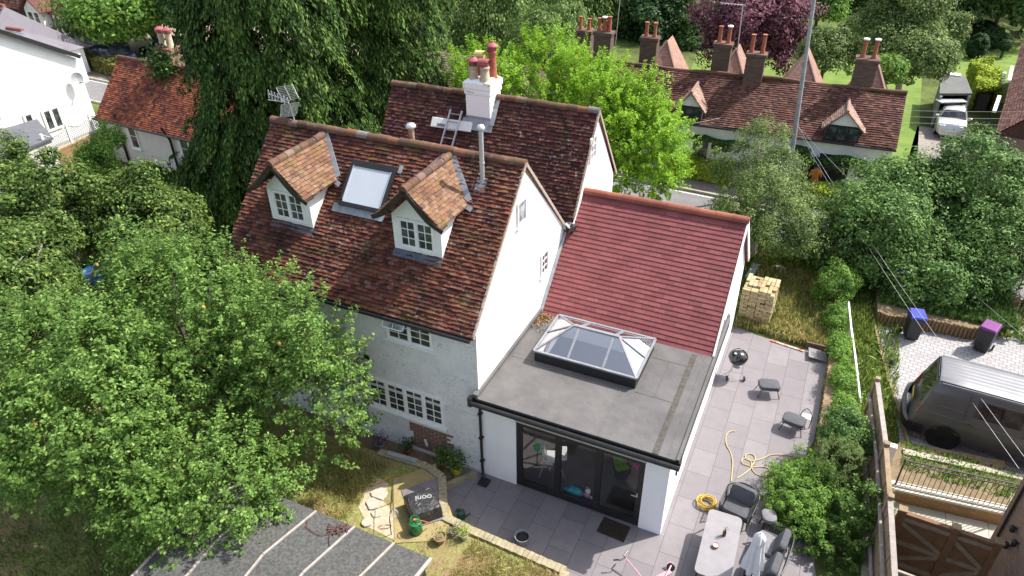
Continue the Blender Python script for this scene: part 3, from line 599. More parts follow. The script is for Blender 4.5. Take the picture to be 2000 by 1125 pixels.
# bifold door
m = MB(); X0, X1 = 0.98, 4.16
m.box(X0, X1, 0.02, 0.12, 2.12, 2.19); m.box(X0, X1, 0.02, 0.12, 0.02, 0.10); m.box(X0, X0+0.07, 0.02, 0.12, 0.1, 2.12); m.box(X1-0.07, X1, 0.02, 0.12, 0.1, 2.12)
BD = m.build('bifold_door', M_blackm, H); pw = (X1-X0-0.14)/3
for i in range(3):
    a = X0+0.07+i*pw; b = a+pw; m = MB(); s = 0.075
    m.box(a, a+s, 0.03, 0.10, 0.10, 2.12); m.box(b-s, b, 0.03, 0.10, 0.10, 2.12); m.box(a+s, b-s, 0.03, 0.10, 0.10, 0.2); m.box(a+s, b-s, 0.03, 0.10, 2.04, 2.12); m.build('door_leaf', M_blackm, BD)
    m = MB(); m.box(a+s, b-s, 0.062, 0.068, 0.2, 2.04); m.build('pane', M_glass, BD)
m = MB(); m.box(X1-0.13, X1-0.10, 0.0, 0.03, 0.98, 1.1); m.tube([(X1-0.115, -0.02, 1.04), (X1-0.24, -0.03, 1.04)], 0.011); m.build('handle', M_steel, BD)
m = MB(); m.box(X0-0.02, X1+0.02, -0.03, 0.02, 2.19, 2.25); m.build('lintel_trim', M_in, H)
# ------------------------------------------------------------------ foliage
def leafmat(name, a, b, c=None, trans=0.3, sc=0.8, rough=0.5, var=0.35, yellow=None):
    N = NT(name).set(max(rough, 0.6), 0, 0.12); g = N.n('NewGeometry').outputs['Random Per Island']
    k = N.mix(N.rng(N.noise(sc, 4, 0.6).outputs[0], 0.36, 0.64), a, b)
    if c: k = N.mix(N.rng(g, 0.55, 1.0, 0, 0.9), k, c)
    if yellow: k = N.mix(N.rng(g, 0.965, 0.97), k, yellow)
    h = N.n('HueSaturation'); N.link(N.rng(g, 0, 1, 1-var, 1+var), h.inputs['Value']); N.link(k, h.inputs['Color']); N.col(h.outputs[0])
    tl = N.n('BsdfTranslucent'); h2 = N.n('HueSaturation'); h2.inputs['Value'].default_value = 1.3; h2.inputs['Hue'].default_value = 0.485; N.link(h.outputs[0], h2.inputs['Color']); N.link(h2.outputs[0], tl.inputs[0])
    mx = N.n('MixShader'); mx.inputs[0].default_value = trans; N.link(N.b, mx.inputs[1]); N.link(tl, mx.inputs[2]); N.link(mx, N.out.inputs[0]); return N.m
M_bark = mat('bark', (0.11, 0.085, 0.065), (0.06, 0.048, 0.04), 0.95, 14, bump=0.8)
M_twig = mat('grey_twigs', (0.30, 0.26, 0.22), (0.2, 0.17, 0.14), 0.9, 14)
def leaves(name, C, Nn, S, m, parent=None, aspect=0.5, A=None, rs=None):
    rs = rs or np.random.RandomState(1); n = len(C)
    Nn = Nn/np.maximum(1e-6, np.linalg.norm(Nn, axis=1, keepdims=True))
    if A is None: A = rs.normal(size=(n, 3))
    A = A-Nn*(A*Nn).sum(1, keepdims=True); A /= np.maximum(1e-6, np.linalg.norm(A, axis=1, keepdims=True)); B = np.cross(Nn, A)
    S = np.asarray(S)[:, None]*np.ones((n, 1)); w = S*aspect
    V = np.empty((n, 4, 3), np.float32); V[:, 0] = C-A*S/2; V[:, 1] = C+B*w/2+Nn*S*0.08; V[:, 2] = C+A*S/2; V[:, 3] = C-B*w/2+Nn*S*0.08
    me = bpy.data.meshes.new(name); me.vertices.add(n*4); me.loops.add(n*4); me.polygons.add(n)
    me.vertices.foreach_set('co', V.reshape(-1)); me.loops.foreach_set('vertex_index', np.arange(n*4, dtype=np.int32)); me.polygons.foreach_set('loop_start', np.arange(0, n*4, 4, dtype=np.int32))
    me.update(); me.materials.append(m); o = bpy.data.objects.new(name, me); COL.objects.link(o)
    if parent is not None: o.parent = parent
    return o
def sph(rs, n):
    d = rs.normal(size=(n, 3)); return d/np.linalg.norm(d, axis=1, keepdims=True)
def cl_broad(rs, E, n, K, rc, flat=0.8, up=0.55, zmin=-0.45, shell=0.2, sz=0.08, lump=0.18, inner=0.15):
    C = []; Nn = []; S = []; vol = [e[3]*e[4]+e[3]*e[5] for e in E]; tv = sum(vol)
    for e, v in zip(E, vol):
        c = np.array(e[:3]); r = np.array(e[3:6]); k = max(3, int(K*v/tv)); d = sph(rs, k*3); d = d[d[:, 2] > zmin][:k]; k = len(d)
        ph = rs.uniform(0, 6.28, 6); lo = 1+lump*(np.sin(d[:, 0]*5+ph[0])*np.sin(d[:, 1]*5+ph[1])+np.sin(d[:, 2]*6+ph[2])*0.6)
        rad = (1-np.abs(rs.normal(0, shell, k)))*lo; rad = np.where(rs.rand(k) < inner, rs.uniform(0.3, 0.8, k), rad)
        P = c+d*r*rad[:, None]; m = int(n*v/tv/k); R_ = rc*rs.uniform(0.55, 1.3, k)
        q = sph(rs, k*m).reshape(k, m, 3); rr = rs.uniform(0.25, 1, (k, m, 1))**0.5
        L = P[:, None, :]+q*rr*R_[:, None, None]*np.array([1, 1, flat])
        nn = q*0.7+d[:, None, :]*0.5+np.array([0, 0, up])+rs.normal(0, 0.35, (k, m, 3))
        C.append(L.reshape(-1, 3)); Nn.append(nn.reshape(-1, 3)); S.append(sz*rs.uniform(0.6, 1.3, k*m))
    return np.concatenate(C), np.concatenate(Nn), np.concatenate(S)
def cl_shoots(rs, E, K, m, L, sz, spread=0.05, zmin=-0.3, upw=0.8, tip=0.5, low=0.75):
    "leafy shoots that point up and outwards; leaves set round each shoot"
    C = []; Nn = []; S = []; A = []; vol = [e[3]*e[4]+e[3]*e[5] for e in E]; tv = sum(vol)
    for e, v in zip(E, vol):
        c = np.array(e[:3]); r = np.array(e[3:6]); k = max(3, int(K*v/tv)); d = sph(rs, k*3); d = d[d[:, 2] > zmin][:k]; k = len(d)
        ph = rs.uniform(0, 6.28, 6); lo = 1+0.14*(np.sin(d[:, 0]*6+ph[0])*np.sin(d[:, 1]*6+ph[1])+np.sin(d[:, 2]*5+ph[2])*0.5)
        P = c+d*r*(lo*rs.uniform(low, 1.0, k))[:, None]; ax = d+np.array([0, 0, upw])+rs.normal(0, 0.3, (k, 3)); ax /= np.linalg.norm(ax, axis=1, keepdims=True)
        ln = L*rs.uniform(0.5, 1.4, k); t = rs.uniform(0, 1, (k, m)); q = sph(rs, k*m).reshape(k, m, 3)
        side = q-ax[:, None]*(q*ax[:, None]).sum(2, keepdims=True); side /= np.linalg.norm(side, axis=2, keepdims=True)
        w = spread*(1.15-t)[..., None]*1.2
        X = P[:, None]+ax[:, None]*(t*ln[:, None])[..., None]+side*(w+sz*0.35)
        a = side+ax[:, None]*0.6+rs.normal(0, 0.2, (k, m, 3)); nn = ax[:, None]*0.8-side*0.35+np.array([0, 0, 0.5])+rs.normal(0, 0.25, (k, m, 3))
        C.append(X.reshape(-1, 3)); Nn.append(nn.reshape(-1, 3)); A.append(a.reshape(-1, 3)); S.append((sz*rs.uniform(0.7, 1.25, (k, m))*(1.1-tip*0.5*t)).reshape(-1))
    return np.concatenate(C), np.concatenate(Nn), np.concatenate(S), np.concatenate(A)
def cl_droop(rs, E, K, m, L, sz, out=0.5, zmin=-0.7, wid=0.22, shell=0.15, curve=1.0):
    "hanging sprays"
    C = []; Nn = []; S = []; A = []; vol = [e[3]*e[5]+e[4]*e[5] for e in E]; tv = sum(vol)
    for e, v in zip(E, vol):
        c = np.array(e[:3]); r = np.array(e[3:6]); k = max(3, int(K*v/tv)); d = sph(rs, k*3); d = d[d[:, 2] > zmin][:k]; k = len(d)
        ph = rs.uniform(0, 6.28, 8); lo = 1+0.24*(np.sin(d[:, 0]*8+ph[0])*np.sin(d[:, 1]*8+ph[1])+np.sin(d[:, 2]*14+ph[2]+d[:, 0]*3)*0.7)
        P = c+d*r*((1-np.abs(rs.normal(0, shell, k)))*lo)[:, None]
        h = d*np.array([1, 1, 0.15]); h /= np.linalg.norm(h, axis=1, keepdims=True); lat = np.cross(h, [0, 0, 1.0]); lat /= np.maximum(1e-3, np.linalg.norm(lat, axis=1, keepdims=True))
        ln = L*rs.uniform(0.5, 1.4, k); t = rs.uniform(0, 1, (k, m)); u = rs.normal(0, 1, (k, m))
        X = P[:, None]+h[:, None]*(out*ln[:, None]*np.sin(t*1.5))[..., None]+np.array([0, 0, -1.0])*(ln[:, None]*curve*t**1.6)[..., None]+lat[:, None]*(u*wid*ln[:, None]*(1-0.6*t))[..., None]+rs.normal(0, 0.04, (k, m, 3))*L
        a = np.array([0, 0, -1.0])+h[:, None]*0.4*(1-t)[..., None]+rs.normal(0, 0.25, (k, m, 3)); nn = h[:, None]*0.8+np.array([0, 0, 0.5])+lat[:, None]*u[..., None]*0.5+rs.normal(0, 0.3, (k, m, 3))
        C.append(X.reshape(-1, 3)); Nn.append(nn.reshape(-1, 3)); A.append(a.reshape(-1, 3)); S.append(sz*rs.uniform(0.6, 1.4, k*m))
    return np.concatenate(C), np.concatenate(Nn), np.concatenate(S), np.concatenate(A)
def trunk(parent, base, E, r=0.18, limbs=9, seed=0, mt=None, top=0.6, name='trunk'):
    rg = random.Random(seed); m = MB(); e = E[0]; bz = base[2]; c = Vector(e[:3]); h = max(0.4, c.z-bz+e[5]*top)
    pts = [Vector((base[0], base[1], bz-0.2))]
    for i in range(1, 6):
        t = i/5; pts.append(Vector((base[0]+(c.x-base[0])*t+rg.uniform(-1, 1)*0.12*h*0.3*t, base[1]+(c.y-base[1])*t+rg.uniform(-1, 1)*0.12*h*0.3*t, bz+h*t)))
    m.tube(catmull(pts, 3), [r*(1-0.75*i/15) for i in range(16)], 8)
    for i in range(limbs):
        e = rg.choice(E); t = rg.uniform(0.3, 0.95); p = pts[int(t*5)].lerp(pts[min(5, int(t*5)+1)], t*5-int(t*5)); a = rg.uniform(0, 6.28); z = rg.uniform(0.0, 0.8)
        q = Vector((e[0]+math.cos(a)*e[3]*0.8*math.sqrt(1-z*z), e[1]+math.sin(a)*e[4]*0.8*math.sqrt(1-z*z), e[2]+z*e[5]*0.75)); mid = p.lerp(q, 0.5)+Vector((rg.uniform(-1, 1), rg.uniform(-1, 1), rg.uniform(0, 1)))*0.12*(q-p).length
        w = r*(1-0.7*t)*0.6; m.tube(catmull([p, mid, q], 4), [w, w*0.9, w*0.8, w*0.7, w*0.55, w*0.45, w*0.35, w*0.25, w*0.12], 5)
    return m.build(name, mt or M_bark, parent, smooth=True)
SEED = [100]
def tree(name, label, cat, E, m, n=30000, K=160, rc=0.5, sz=0.12, kind='broad', base=None, tr=0.16, group=None, limbs=9, extra=None, tmat=None, flat=0.8, up=0.55, zmin=-0.45, shell=0.2, aspect=0.5, inner=0.15, part='crown', notrunk=False, top=0.6, lump=0.18, **k):
    SEED[0] += 1; rs = np.random.RandomState(SEED[0]); base = base or (E[0][0], E[0][1], 0)
    T = thing(name, label, cat, base, 0, group)
    if kind == 'broad': C, Nn, S = cl_broad(rs, E, n, K, rc, flat, up, zmin, shell, sz, lump, inner); A = None
    else: C, Nn, S, A = (cl_shoots if kind == 'shoot' else cl_droop)(rs, E, K, max(3, n//K), rc, sz, zmin=zmin, **k)
    if extra:
        X = extra(rs); C = np.concatenate([C, X[0]]); Nn = np.concatenate([Nn, X[1]]); S = np.concatenate([S, X[2]])
        a0 = A if A is not None else rs.normal(size=(len(C)-len(X[0]), 3)); A = np.concatenate([a0, X[3] if len(X) > 3 else rs.normal(size=X[0].shape)])
    ok = C[:, 2] > base[2]+0.03
    C = C[ok]; Nn = Nn[ok]; S = S[ok]; A = A[ok] if A is not None else None
    leaves(part, C-np.array(base), Nn, S, m, T, aspect, A, rs)
    if not notrunk: trunk(T, base, E, tr, limbs, SEED[0], tmat, top)
    return T
L_apple = leafmat('apple_leaves', (0.078, 0.155, 0.034), (0.125, 0.22, 0.046), (0.21, 0.32, 0.085), 0.38, 1.2, yellow=None)
L_pear = leafmat('olive_leaves', (0.045, 0.09, 0.022), (0.085, 0.145, 0.03), (0.17, 0.225, 0.055), 0.28, 0.7)
L_conif = leafmat('conifer_sprays', (0.026, 0.062, 0.016), (0.062, 0.122, 0.024), (0.125, 0.195, 0.035), 0.12, 0.5, 0.6)
L_dark = leafmat('dark_leaves', (0.03, 0.068, 0.020), (0.055, 0.112, 0.028), (0.09, 0.16, 0.04), 0.22, 0.6)
L_robin = leafmat('lime_leaves', (0.15, 0.30, 0.022), (0.21, 0.39, 0.032), (0.32, 0.50, 0.055), 0.4, 1.0, var=0.25)
L_willow = leafmat('willow_leaves', (0.085, 0.155, 0.04), (0.15, 0.23, 0.06), (0.22, 0.30, 0.10), 0.25, 0.4)
L_dwillow = leafmat('dark_willow_leaves', (0.045, 0.09, 0.026), (0.085, 0.145, 0.036), (0.14, 0.205, 0.06), 0.22, 0.35)
L_purple = leafmat('purple_leaves', (0.10, 0.035, 0.055), (0.15, 0.055, 0.08), (0.23, 0.11, 0.13), 0.2, 0.7)
L_grey = leafmat('grey_green_leaves', (0.085, 0.145, 0.042), (0.14, 0.205, 0.06), (0.23, 0.29, 0.11), 0.28, 0.8)
L_maple = leafmat('maple_leaves', (0.056, 0.122, 0.030), (0.095, 0.18, 0.042), (0.17, 0.27, 0.08), 0.22, 0.8)
L_bright = leafmat('fresh_leaves', (0.09, 0.19, 0.032), (0.14, 0.26, 0.045), (0.22, 0.35, 0.075), 0.35, 1.2)
L_hedge = leafmat('golden_hedge_leaves', (0.20, 0.29, 0.025), (0.30, 0.40, 0.04), (0.42, 0.50, 0.07), 0.3, 1.2)
L_yew = leafmat('yew_leaves', (0.018, 0.045, 0.015), (0.03, 0.07, 0.02), (0.045, 0.095, 0.025), 0.1, 1.2)
L_straw = leafmat('dry_grass', (0.24, 0.24, 0.07), (0.36, 0.32, 0.12), (0.48, 0.42, 0.2), 0.3, 1.0)
L_grass = leafmat('green_grass', (0.09, 0.17, 0.03), (0.16, 0.24, 0.05), (0.26, 0.30, 0.08), 0.3, 0.8)

# ------------------------------------------------------------------ the ground
def groundmat():
    N = NT('ground_cover').set(0.95, 0, 0.15); a = N.noise(0.35, 6, 0.7); b = N.noise(3.0, 6, 0.75)
    k = N.mix(N.rng(a.outputs[0], 0.42, 0.6), (0.055, 0.075, 0.022), (0.11, 0.15, 0.035))
    k = N.mix(N.rng(b.outputs[0], 0.5, 0.7, 0, 0.7), k, (0.10, 0.075, 0.045)); N.col(k); N.bump(b.outputs[0], 0.6, 0.05); return N.m
M_ground = groundmat()
M_lawn = mat('lawn', (0.10, 0.165, 0.032), (0.15, 0.215, 0.045), 0.9, 0.9, bump=0.6, bscale=30, spec=0.2)
M_asph = mat('asphalt', (0.14, 0.135, 0.14), (0.18, 0.175, 0.18), 0.9, 1.4, bump=0.4, bscale=80)
M_gravel = mat('gravel_drive', (0.30, 0.25, 0.19), (0.2, 0.16, 0.12), 0.95, 3, bump=0.8, bscale=40)
M_soil = mat('dry_soil', (0.14, 0.10, 0.06), (0.22, 0.17, 0.10), 0.95, 5, bump=0.9, bscale=30, bd=0.02)
M_conc = mat('old_concrete', (0.42, 0.39, 0.32), (0.30, 0.27, 0.21), 0.9, 3, bump=0.5, bscale=40)
M_whiteline = mat('road_paint', (0.6, 0.6, 0.58), (0.4, 0.4, 0.4), 0.8, 8)
def sheet(name, poly, z, m, th=0.0):
    q = MB()
    if th: q.prism([(p[0], p[1]) for p in poly], z-th, z)
    else: q.add([(p[0], p[1], z) for p in poly], [tuple(range(len(poly)))])
    return tag(q.build(name, m), kind='structure')
q = MB(); rs = np.random.RandomState(3)
NX, NY = 60, 60; xs = np.linspace(-120, 90, NX); ys = np.linspace(-40, 150, NY); vs = []
for j in range(NY):
    for i in range(NX):
        d = max(0, ys[j]-75); vs.append((xs[i], ys[j], -0.012+0.0*d))
q.add(vs, [(j*NX+i, j*NX+i+1, (j+1)*NX+i+1, (j+1)*NX+i) for j in range(NY-1) for i in range(NX-1)]); tag(q.build('ground', M_ground), kind='structure')
# lane running past the cottages
far = [(-60, 21.6), (-40.4, 20.1), (-30, 19.4), (-15, 19.0), (0.5, 18.85), (3.0, 18.7), (8, 17.9), (13.6, 17.3), (30, 16.5)]
near = [(30, 13.2), (13.6, 14.7), (12.1, 15.1), (7.0, 15.6), (0, 15.9), (-15, 16.1), (-30, 16.5), (-40, 17.2), (-60, 18.4)]
sheet('road', far+near, 0.0, M_asph)
q = MB()
for P, s in ((far, 1), (near, -1)):
    for a, b in zip(P, P[1:]): q.bar((a[0], a[1]+0.06*s, 0.05), (b[0], b[1]+0.06*s, 0.05), 0.12, 0.12)
tag(q.build('kerb', M_conc), kind='structure')
q = MB()
for a, b in zip(far, far[1:]): q.bar((a[0], a[1]-0.18, 0.004), (b[0], b[1]-0.18, 0.004), 0.09, 0.004)
tag(q.build('road_marking', M_whiteline), kind='structure')
sheet('verge', [(a, b+0.1) for a, b in far]+[(30, 18.6), (13, 19.3), (3, 19.9), (-15, 20.6), (-40, 21.2), (-60, 22.5)], 0.05, mat('verge_tarmac', (0.13, 0.11, 0.11), (0.19, 0.17, 0.15), 0.95, 3, bump=0.6), 0.05)
# patio round the extension
patio = [(-0.62, -0.02), (0.02, -0.02), (0.02, 0.1), (4.6, 0.1), (4.6, 9.2), (5.4, 9.02), (5.5, 8.95), (6.2, 8.9), (6.25, 8.8), (6.95, 8.75), (7.0, 8.85), (7.72, 8.95), (7.68, 4.75), (7.5, 3.9), (8.2, 0.0), (8.6, -8), (3.2, -8), (3.2, -1.95), (0.2, -1.85), (-0.6, -0.85)]
sheet('patio', patio, 0.0, M_patio)
sheet('driveway', [(8.9, 12.25), (9.76, 12.4), (11.85, 11.6), (12.9, 12.2), (13.6, 14.7), (20, 14.2), (30, 13.2), (30, 5.2), (9.85, 5.2)], 0.0, M_block)
sheet('garden_bed', [(-9, -0.01), (-0.66, -0.01), (-0.62, -0.8), (-3.0, -0.7), (-9, -0.75)], 0.0, M_soil)
# raised lawn on the left
lawn = [(-20, -0.9), (-3.1, -0.78), (-1.15, -0.72), (-0.72, -0.88), (0.0, -1.95), (3.1, -2.05), (3.1, -9), (-20, -9)]
def lawnmat():
    N = NT('rough_lawn').set(0.95, 0, 0.15); b = N.noise(0.9, 6, 0.7); c = N.noise(9, 5, 0.8)
    k = N.mix(N.rng(c.outputs[0], 0.4, 0.62), (0.13, 0.17, 0.04), (0.30, 0.26, 0.11)); k = N.mix(N.rng(b.outputs[0], 0.48, 0.6), k, (0.24, 0.17, 0.09)); N.col(k); N.bump(c.outputs[0], 0.8, 0.04); return N.m
sheet('lawn', lawn, 0.33, lawnmat(), 0.5)
sheet('far_lawn', [(-2, 24.8), (10.3, 24.8), (10.8, 44), (3, 46), (-4, 44)], 0.0, M_lawn)
sheet('garden_lawn', [(12.2, 38), (20, 38), (21, 52), (12, 54)], 0.002, M_lawn)
sheet('car_yard', [(-62, 21.8), (-28, 20.8), (-26, 34), (-60, 40)], 0.0, M_gravel)
sheet('gravel_drive', [(9.3, 19.4), (14.6, 19.2), (14.4, 32), (10.4, 32)], 0.0, mat('pale_drive', (0.27, 0.24, 0.22), (0.2, 0.18, 0.16), 0.95, 3, bump=0.5))
sheet('neighbour_yard', [(8.95, 5.1), (14, 5.1), (14, -6), (9.2, -6)], -0.004, M_conc)
# ------------------------------------------------------------------ trees
# big apple tree in the near left garden
A_E = [fit(150, 450, 600, 880, 15.6, 0.75), fit(-30, 560, 380, 1010, 14.6, 0.85), fit(430, 560, 725, 920, 13.9, 0.7), fit(180, 800, 590, 1080, 12.6, 0.7), fit(-90, 690, 300, 960, 14.2, 0.8), fit(180, 900, 400, 1110, 12.3, 0.7)]
def apple_fill(rs): return cl_broad(rs, [(e[0], e[1], e[2]-0.1, e[3]*0.82, e[4]*0.82, e[5]*0.82) for e in A_E], 60000, 600, 0.36, 0.8, 0.6, -0.5, 0.12, 0.085, 0.2, 0.2)
ab = (A_E[0][0]*0.5+A_E[2][0]*0.5-0.6, -3.0, 0.33)
tree('apple_tree', 'large leafy apple tree with pale shoots filling the near left corner beside the cottage wall', 'tree', A_E, L_apple, 84000, 2900, 0.42, 0.094, 'shoot', ab, 0.14, extra=apple_fill, aspect=0.55, limbs=7, zmin=-0.6)
ap_ = [o for o in COL.objects if o.name.startswith('apple_tree')][0]; rg = random.Random(44); M_apl = mat('ripening_apple', (0.50, 0.42, 0.10), (0.48, 0.16, 0.05), 0.4, 14)
for k in range(16):
    e = rg.choice(A_E[:3]); a = rg.uniform(3.6, 5.9); q = rg.uniform(0.15, 0.8); p = Vector((e[0]+e[3]*0.97*math.cos(a)*math.sqrt(1-q*q), e[1]+e[4]*0.97*math.sin(a)*math.sqrt(1-q*q), e[2]+e[5]*0.97*q)); m = MB(); m.lathe([(0.008, 0.03), (0.028, 0.036), (0.038, 0.01), (0.03, -0.025), (0.01, -0.032)], p, 10); m.build('apple', M_apl, ap_, smooth=True)
E_pear = [fit(-20, 290, 190, 560, 22, 0.9), fit(130, 330, 375, 545, 21.5, 0.8), fit(250, 370, 400, 480, 22, 0.9), fit(-30, 420, 150, 640, 20, 0.9), fit(-60, 470, 150, 780, 17.5, 0.9)]
tree('fruit_tree', 'olive green fruit tree behind the apple tree, below the white trellis', 'tree', E_pear, L_pear, 80000, 420, 0.40, 0.12, 'broad', shell=0.25, tmat=M_twig, limbs=10)
tree('young_tree', 'thin pale green sapling growing against the yellow brick wall', 'tree', [fit(150, 265, 235, 390, 27, 0.8), fit(195, 240, 240, 300, 28, .8)], L_bright, 9000, 80, 0.3, 0.10, 'broad', tr=0.04)
tree('young_tree', 'airy sapling in front of the grey shed at the left edge', 'tree', [fit(-10, 262, 75, 400, 27, 0.8)], L_pear, 7000, 90, 0.28, 0.10, 'broad', tr=0.05, tmat=M_twig)
# tall conifers behind the cottage
cdr = dict(out=0.6, wid=0.22, aspect=0.34)
tree('cypress_tree', 'huge drooping dark cypress rising just left of the cottage ridge', 'tree', [fit(395, 60, 650, 560, 26.5, 0.85), fit(380, -260, 660, 240, 26.0, 0.8), fit(350, 300, 480, 470, 27.0, .6)], L_conif, 140000, 2000, 0.85, 0.17, 'droop', base=(-15.5, 7.2, 0), tr=0.4, tmat=M_twig, **cdr)
tree('cypress_tree', 'second tall drooping cypress between the two cottage roofs, lighter green tips', 'tree', [fit(600, -30, 850, 330, 29.5, 0.9), fit(620, -260, 845, 120, 29.0, 0.85), fit(520, 150, 720, 330, 27.5, .8)], L_conif, 115000, 1600, 0.85, 0.17, 'droop', base=(-10.5, 14.6, 0), tr=0.35, tmat=M_twig, **cdr)
# robinia behind the rear range
tree('lime_green_tree', 'bright lime green tree behind the rear ridge and chimney', 'tree', [fit(1030, 125, 1270, 370, 27.0, 0.8), fit(1130, 190, 1345, 400, 26.5, 0.8), fit(870, 100, 1010, 210, 27.5, 0.7), fit(990, 75, 1150, 220, 28.5, 0.8), fit(1200, 150, 1290, 300, 27, 0.8)], L_robin, 130000, 2100, 0.55, 0.10, 'shoot', base=(-1.6, 13.6, 0), tr=0.2, zmin=-0.8, aspect=0.45, extra=lambda rs: cl_broad(rs, [fit(1045, 150, 1330, 385, 26.8, 0.7), fit(885, 115, 1000, 205, 27.5, 0.7)], 36000, 300, 0.4, zmin=-0.8, sz=0.10))
# garden on the right of the extension
tree('shrubby_tree', 'grey green tree behind the red roof, before the lane', 'tree', [fit(1395, 245, 1560, 420, 27.5, 0.8), fit(1400, 330, 1590, 520, 25.5, 0.8), fit(1470, 400, 1620, 520, 24.5, .8), fit(1375, 380, 1480, 470, 26.5, .7)], L_grey, 52000, 420, 0.36, 0.085, 'broad', base=(4.6, 14.0, 0), tmat=M_twig)
tree('maple_tree', 'wide round dark green tree overhanging the driveway and wheelie bins', 'tree', [fit(1630, 300, 1900, 560, 27.5, 0.9), fit(1600, 360, 1800, 580, 25.5, 0.9), fit(1780, 270, 2000, 530, 28.5, 0.9), fit(1840, 380, 2060, 590, 27.0, 0.9), fit(1700, 450, 1960, 620, 25.5, 0.8)], L_maple, 140000, 1100, 0.46, 0.12, 'broad', base=(12.0, 13.6, 0), tr=0.25, inner=0.2, lump=0.1, shell=0.14)
tree('leafy_shrub', 'fresh green shrub in front of the dark maple, by the brick pallet', 'shrub', [(at(1632, 560, .8).x, at(1632, 560, .8).y, 0.8, 0.62, 0.6, 0.9)], L_bright, 14000, 130, 0.2, 0.075, 'broad', tr=0.03)
hd = []
for (x, y) in ((1632, 620), (1640, 680), (1646, 740), (1652, 800), (1660, 860)):
    p = at(x, y, 0.45); hd.append((p.x, p.y, 0.42, 0.30, 0.62, 0.42))
tree('hedge', 'narrow bright green hedge strip running beside the sleeper wall', 'hedge', hd, L_bright, 36000, 420, 0.17, 0.06, 'broad', part='foliage', notrunk=True, lump=0.3)
# planting right of the dining table
tree('groundcover_shrub', 'dense rounded shrub of small leaves right of the lounge chair', 'shrub', [fit(1490, 900, 1640, 1010, 13.8, 0.9), fit(1530, 880, 1640, 980, 14.6, .9), fit(1500, 950, 1620, 1060, 13.2, 0.9)], L_bright, 40000, 420, 0.14, 0.055, 'broad', notrunk=True, part='foliage', up=0.8)
tree('fennel_plant', 'feathery pale herb clump rising out of the shrubs by the fence', 'plant', [fit(1590, 860, 1680, 970, 14.6, 0.9)], L_grey, 12000, 160, 0.24, 0.045, 'shoot', notrunk=True, part='foliage', aspect=0.2)
tree('leafy_bush', 'loose dark green bush against the fence at the lower edge', 'bush', [fit(1590, 990, 1720, 1150, 13.3, 0.9), fit(1640, 950, 1730, 1060, 13.6, .8), fit(1560, 1040, 1660, 1160, 12.6, .8)], L_apple, 22000, 330, 0.28, 0.075, 'shoot', tr=0.03, part='foliage', notrunk=True, zmin=-0.4)
tree('leafy_bush', 'bush spilling over the sleeper wall behind the ottomans', 'bush', [fit(1600, 800, 1700, 900, 15.6, 0.8)], L_maple, 14000, 130, 0.2, 0.065, 'broad', notrunk=True, part='foliage')
for i, (x0, y0, x1, y1, D, mm, lab) in enumerate(((830, 40, 960, 170, 62, L_yew, 'dark shrubby tree under the big willow'), (1120, 20, 1240, 160, 60, L_yew, 'dark shrubby tree behind the leftmost stack'), (1200, 0, 1330, 165, 58, L_yew, 'dark tree behind the bare white mast'), (1300, 30, 1420, 165, 57, L_dark, 'dark tree left of the purple tree base'))):
    tree('dark_tree', lab, 'tree', [fit(x0, y0, x1, y1, D, 0.8)], mm, 16000, 130, 1.0, 0.3, 'broad', zmin=-0.9)
# far trees along the top of the view
tree('chestnut_tree', 'broad bright green tree over the parked cars, upper left', 'tree', [fit(110, -60, 330, 100, 60, 0.8), fit(230, -70, 420, 60, 62, .8)], L_bright, 42000, 300, 1.1, 0.32, 'broad', base=(-44, 30, 0), tr=0.4)
tree('garden_tree', 'mid green tree behind the cypress beside the left telegraph pole', 'tree', [fit(310, -60, 450, 70, 56, .8)], L_dark, 18000, 130, 0.9, 0.28, 'broad')
tree('small_round_tree', 'small round green tree between the cypress and the willows', 'tree', [fit(790, 60, 875, 180, 44, 0.9)], L_grey, 14000, 130, 0.5, 0.17, 'broad')
wl = dict(out=0.18, wid=0.09, curve=1.0)
tree('weeping_willow', 'big weeping willow behind the main chimney', 'tree', [fit(840, -120, 1060, 150, 56, 0.8), fit(930, -160, 1200, 110, 60, .8)], L_willow, 75000, 700, 3.6, 0.22, 'droop', tr=0.5, **wl)
tree('weeping_willow', 'smaller pale weeping willow in front of the dark ones', 'tree', [fit(985, 20, 1130, 140, 50, 0.8), fit(1040, 5, 1150, 90, 51, .8)], L_willow, 42000, 420, 2.4, 0.17, 'droop', tr=0.3, **wl)
tree('weeping_willow', 'dark weeping willow behind the double chimney stack of the row', 'tree', [fit(1130, -150, 1300, 140, 62, 0.8)], L_dwillow, 40000, 420, 4.0, 0.24, 'droop', tr=0.4, **wl)
tree('weeping_willow', 'lighter weeping willow left of the purple tree', 'tree', [fit(1280, -140, 1400, 150, 60, 0.8)], L_willow, 30000, 330, 4.0, 0.22, 'droop', tr=0.4, **wl)
tree('purple_plum_tree', 'round purple leaved tree behind the cottage chimneys', 'tree', [fit(1375, -40, 1568, 140, 48, 0.85)], L_purple, 45000, 330, 0.7, 0.2, 'broad', base=(-0.5, 38, 0), zmin=-0.7)
tree('broadleaf_tree', 'bright green tree right of the purple tree at the top edge', 'tree', [fit(1560, -90, 1650, 70, 58, 0.8)], L_bright, 20000, 150, 0.9, 0.26, 'broad')
tree('orchard_tree', 'low grey green orchard tree standing on the sunny lawn', 'tree', [fit(1565, 60, 1670, 150, 45, 0.9), fit(1620, 45, 1720, 120, 46, .9)], L_grey, 26000, 220, 0.45, 0.15, 'broad', base=(4.9, 35.5, 0))
tree('birch_tree', 'tall airy grey green tree left of the garage', 'tree', [fit(1690, -60, 1835, 120, 42, 0.8), fit(1735, 60, 1850, 185, 40, .8), fit(1690, 60, 1760, 160, 40, .8)], L_grey, 60000, 480, 0.55, 0.15, 'broad', base=(9.2, 30.5, 0), tr=0.22, tmat=M_twig)
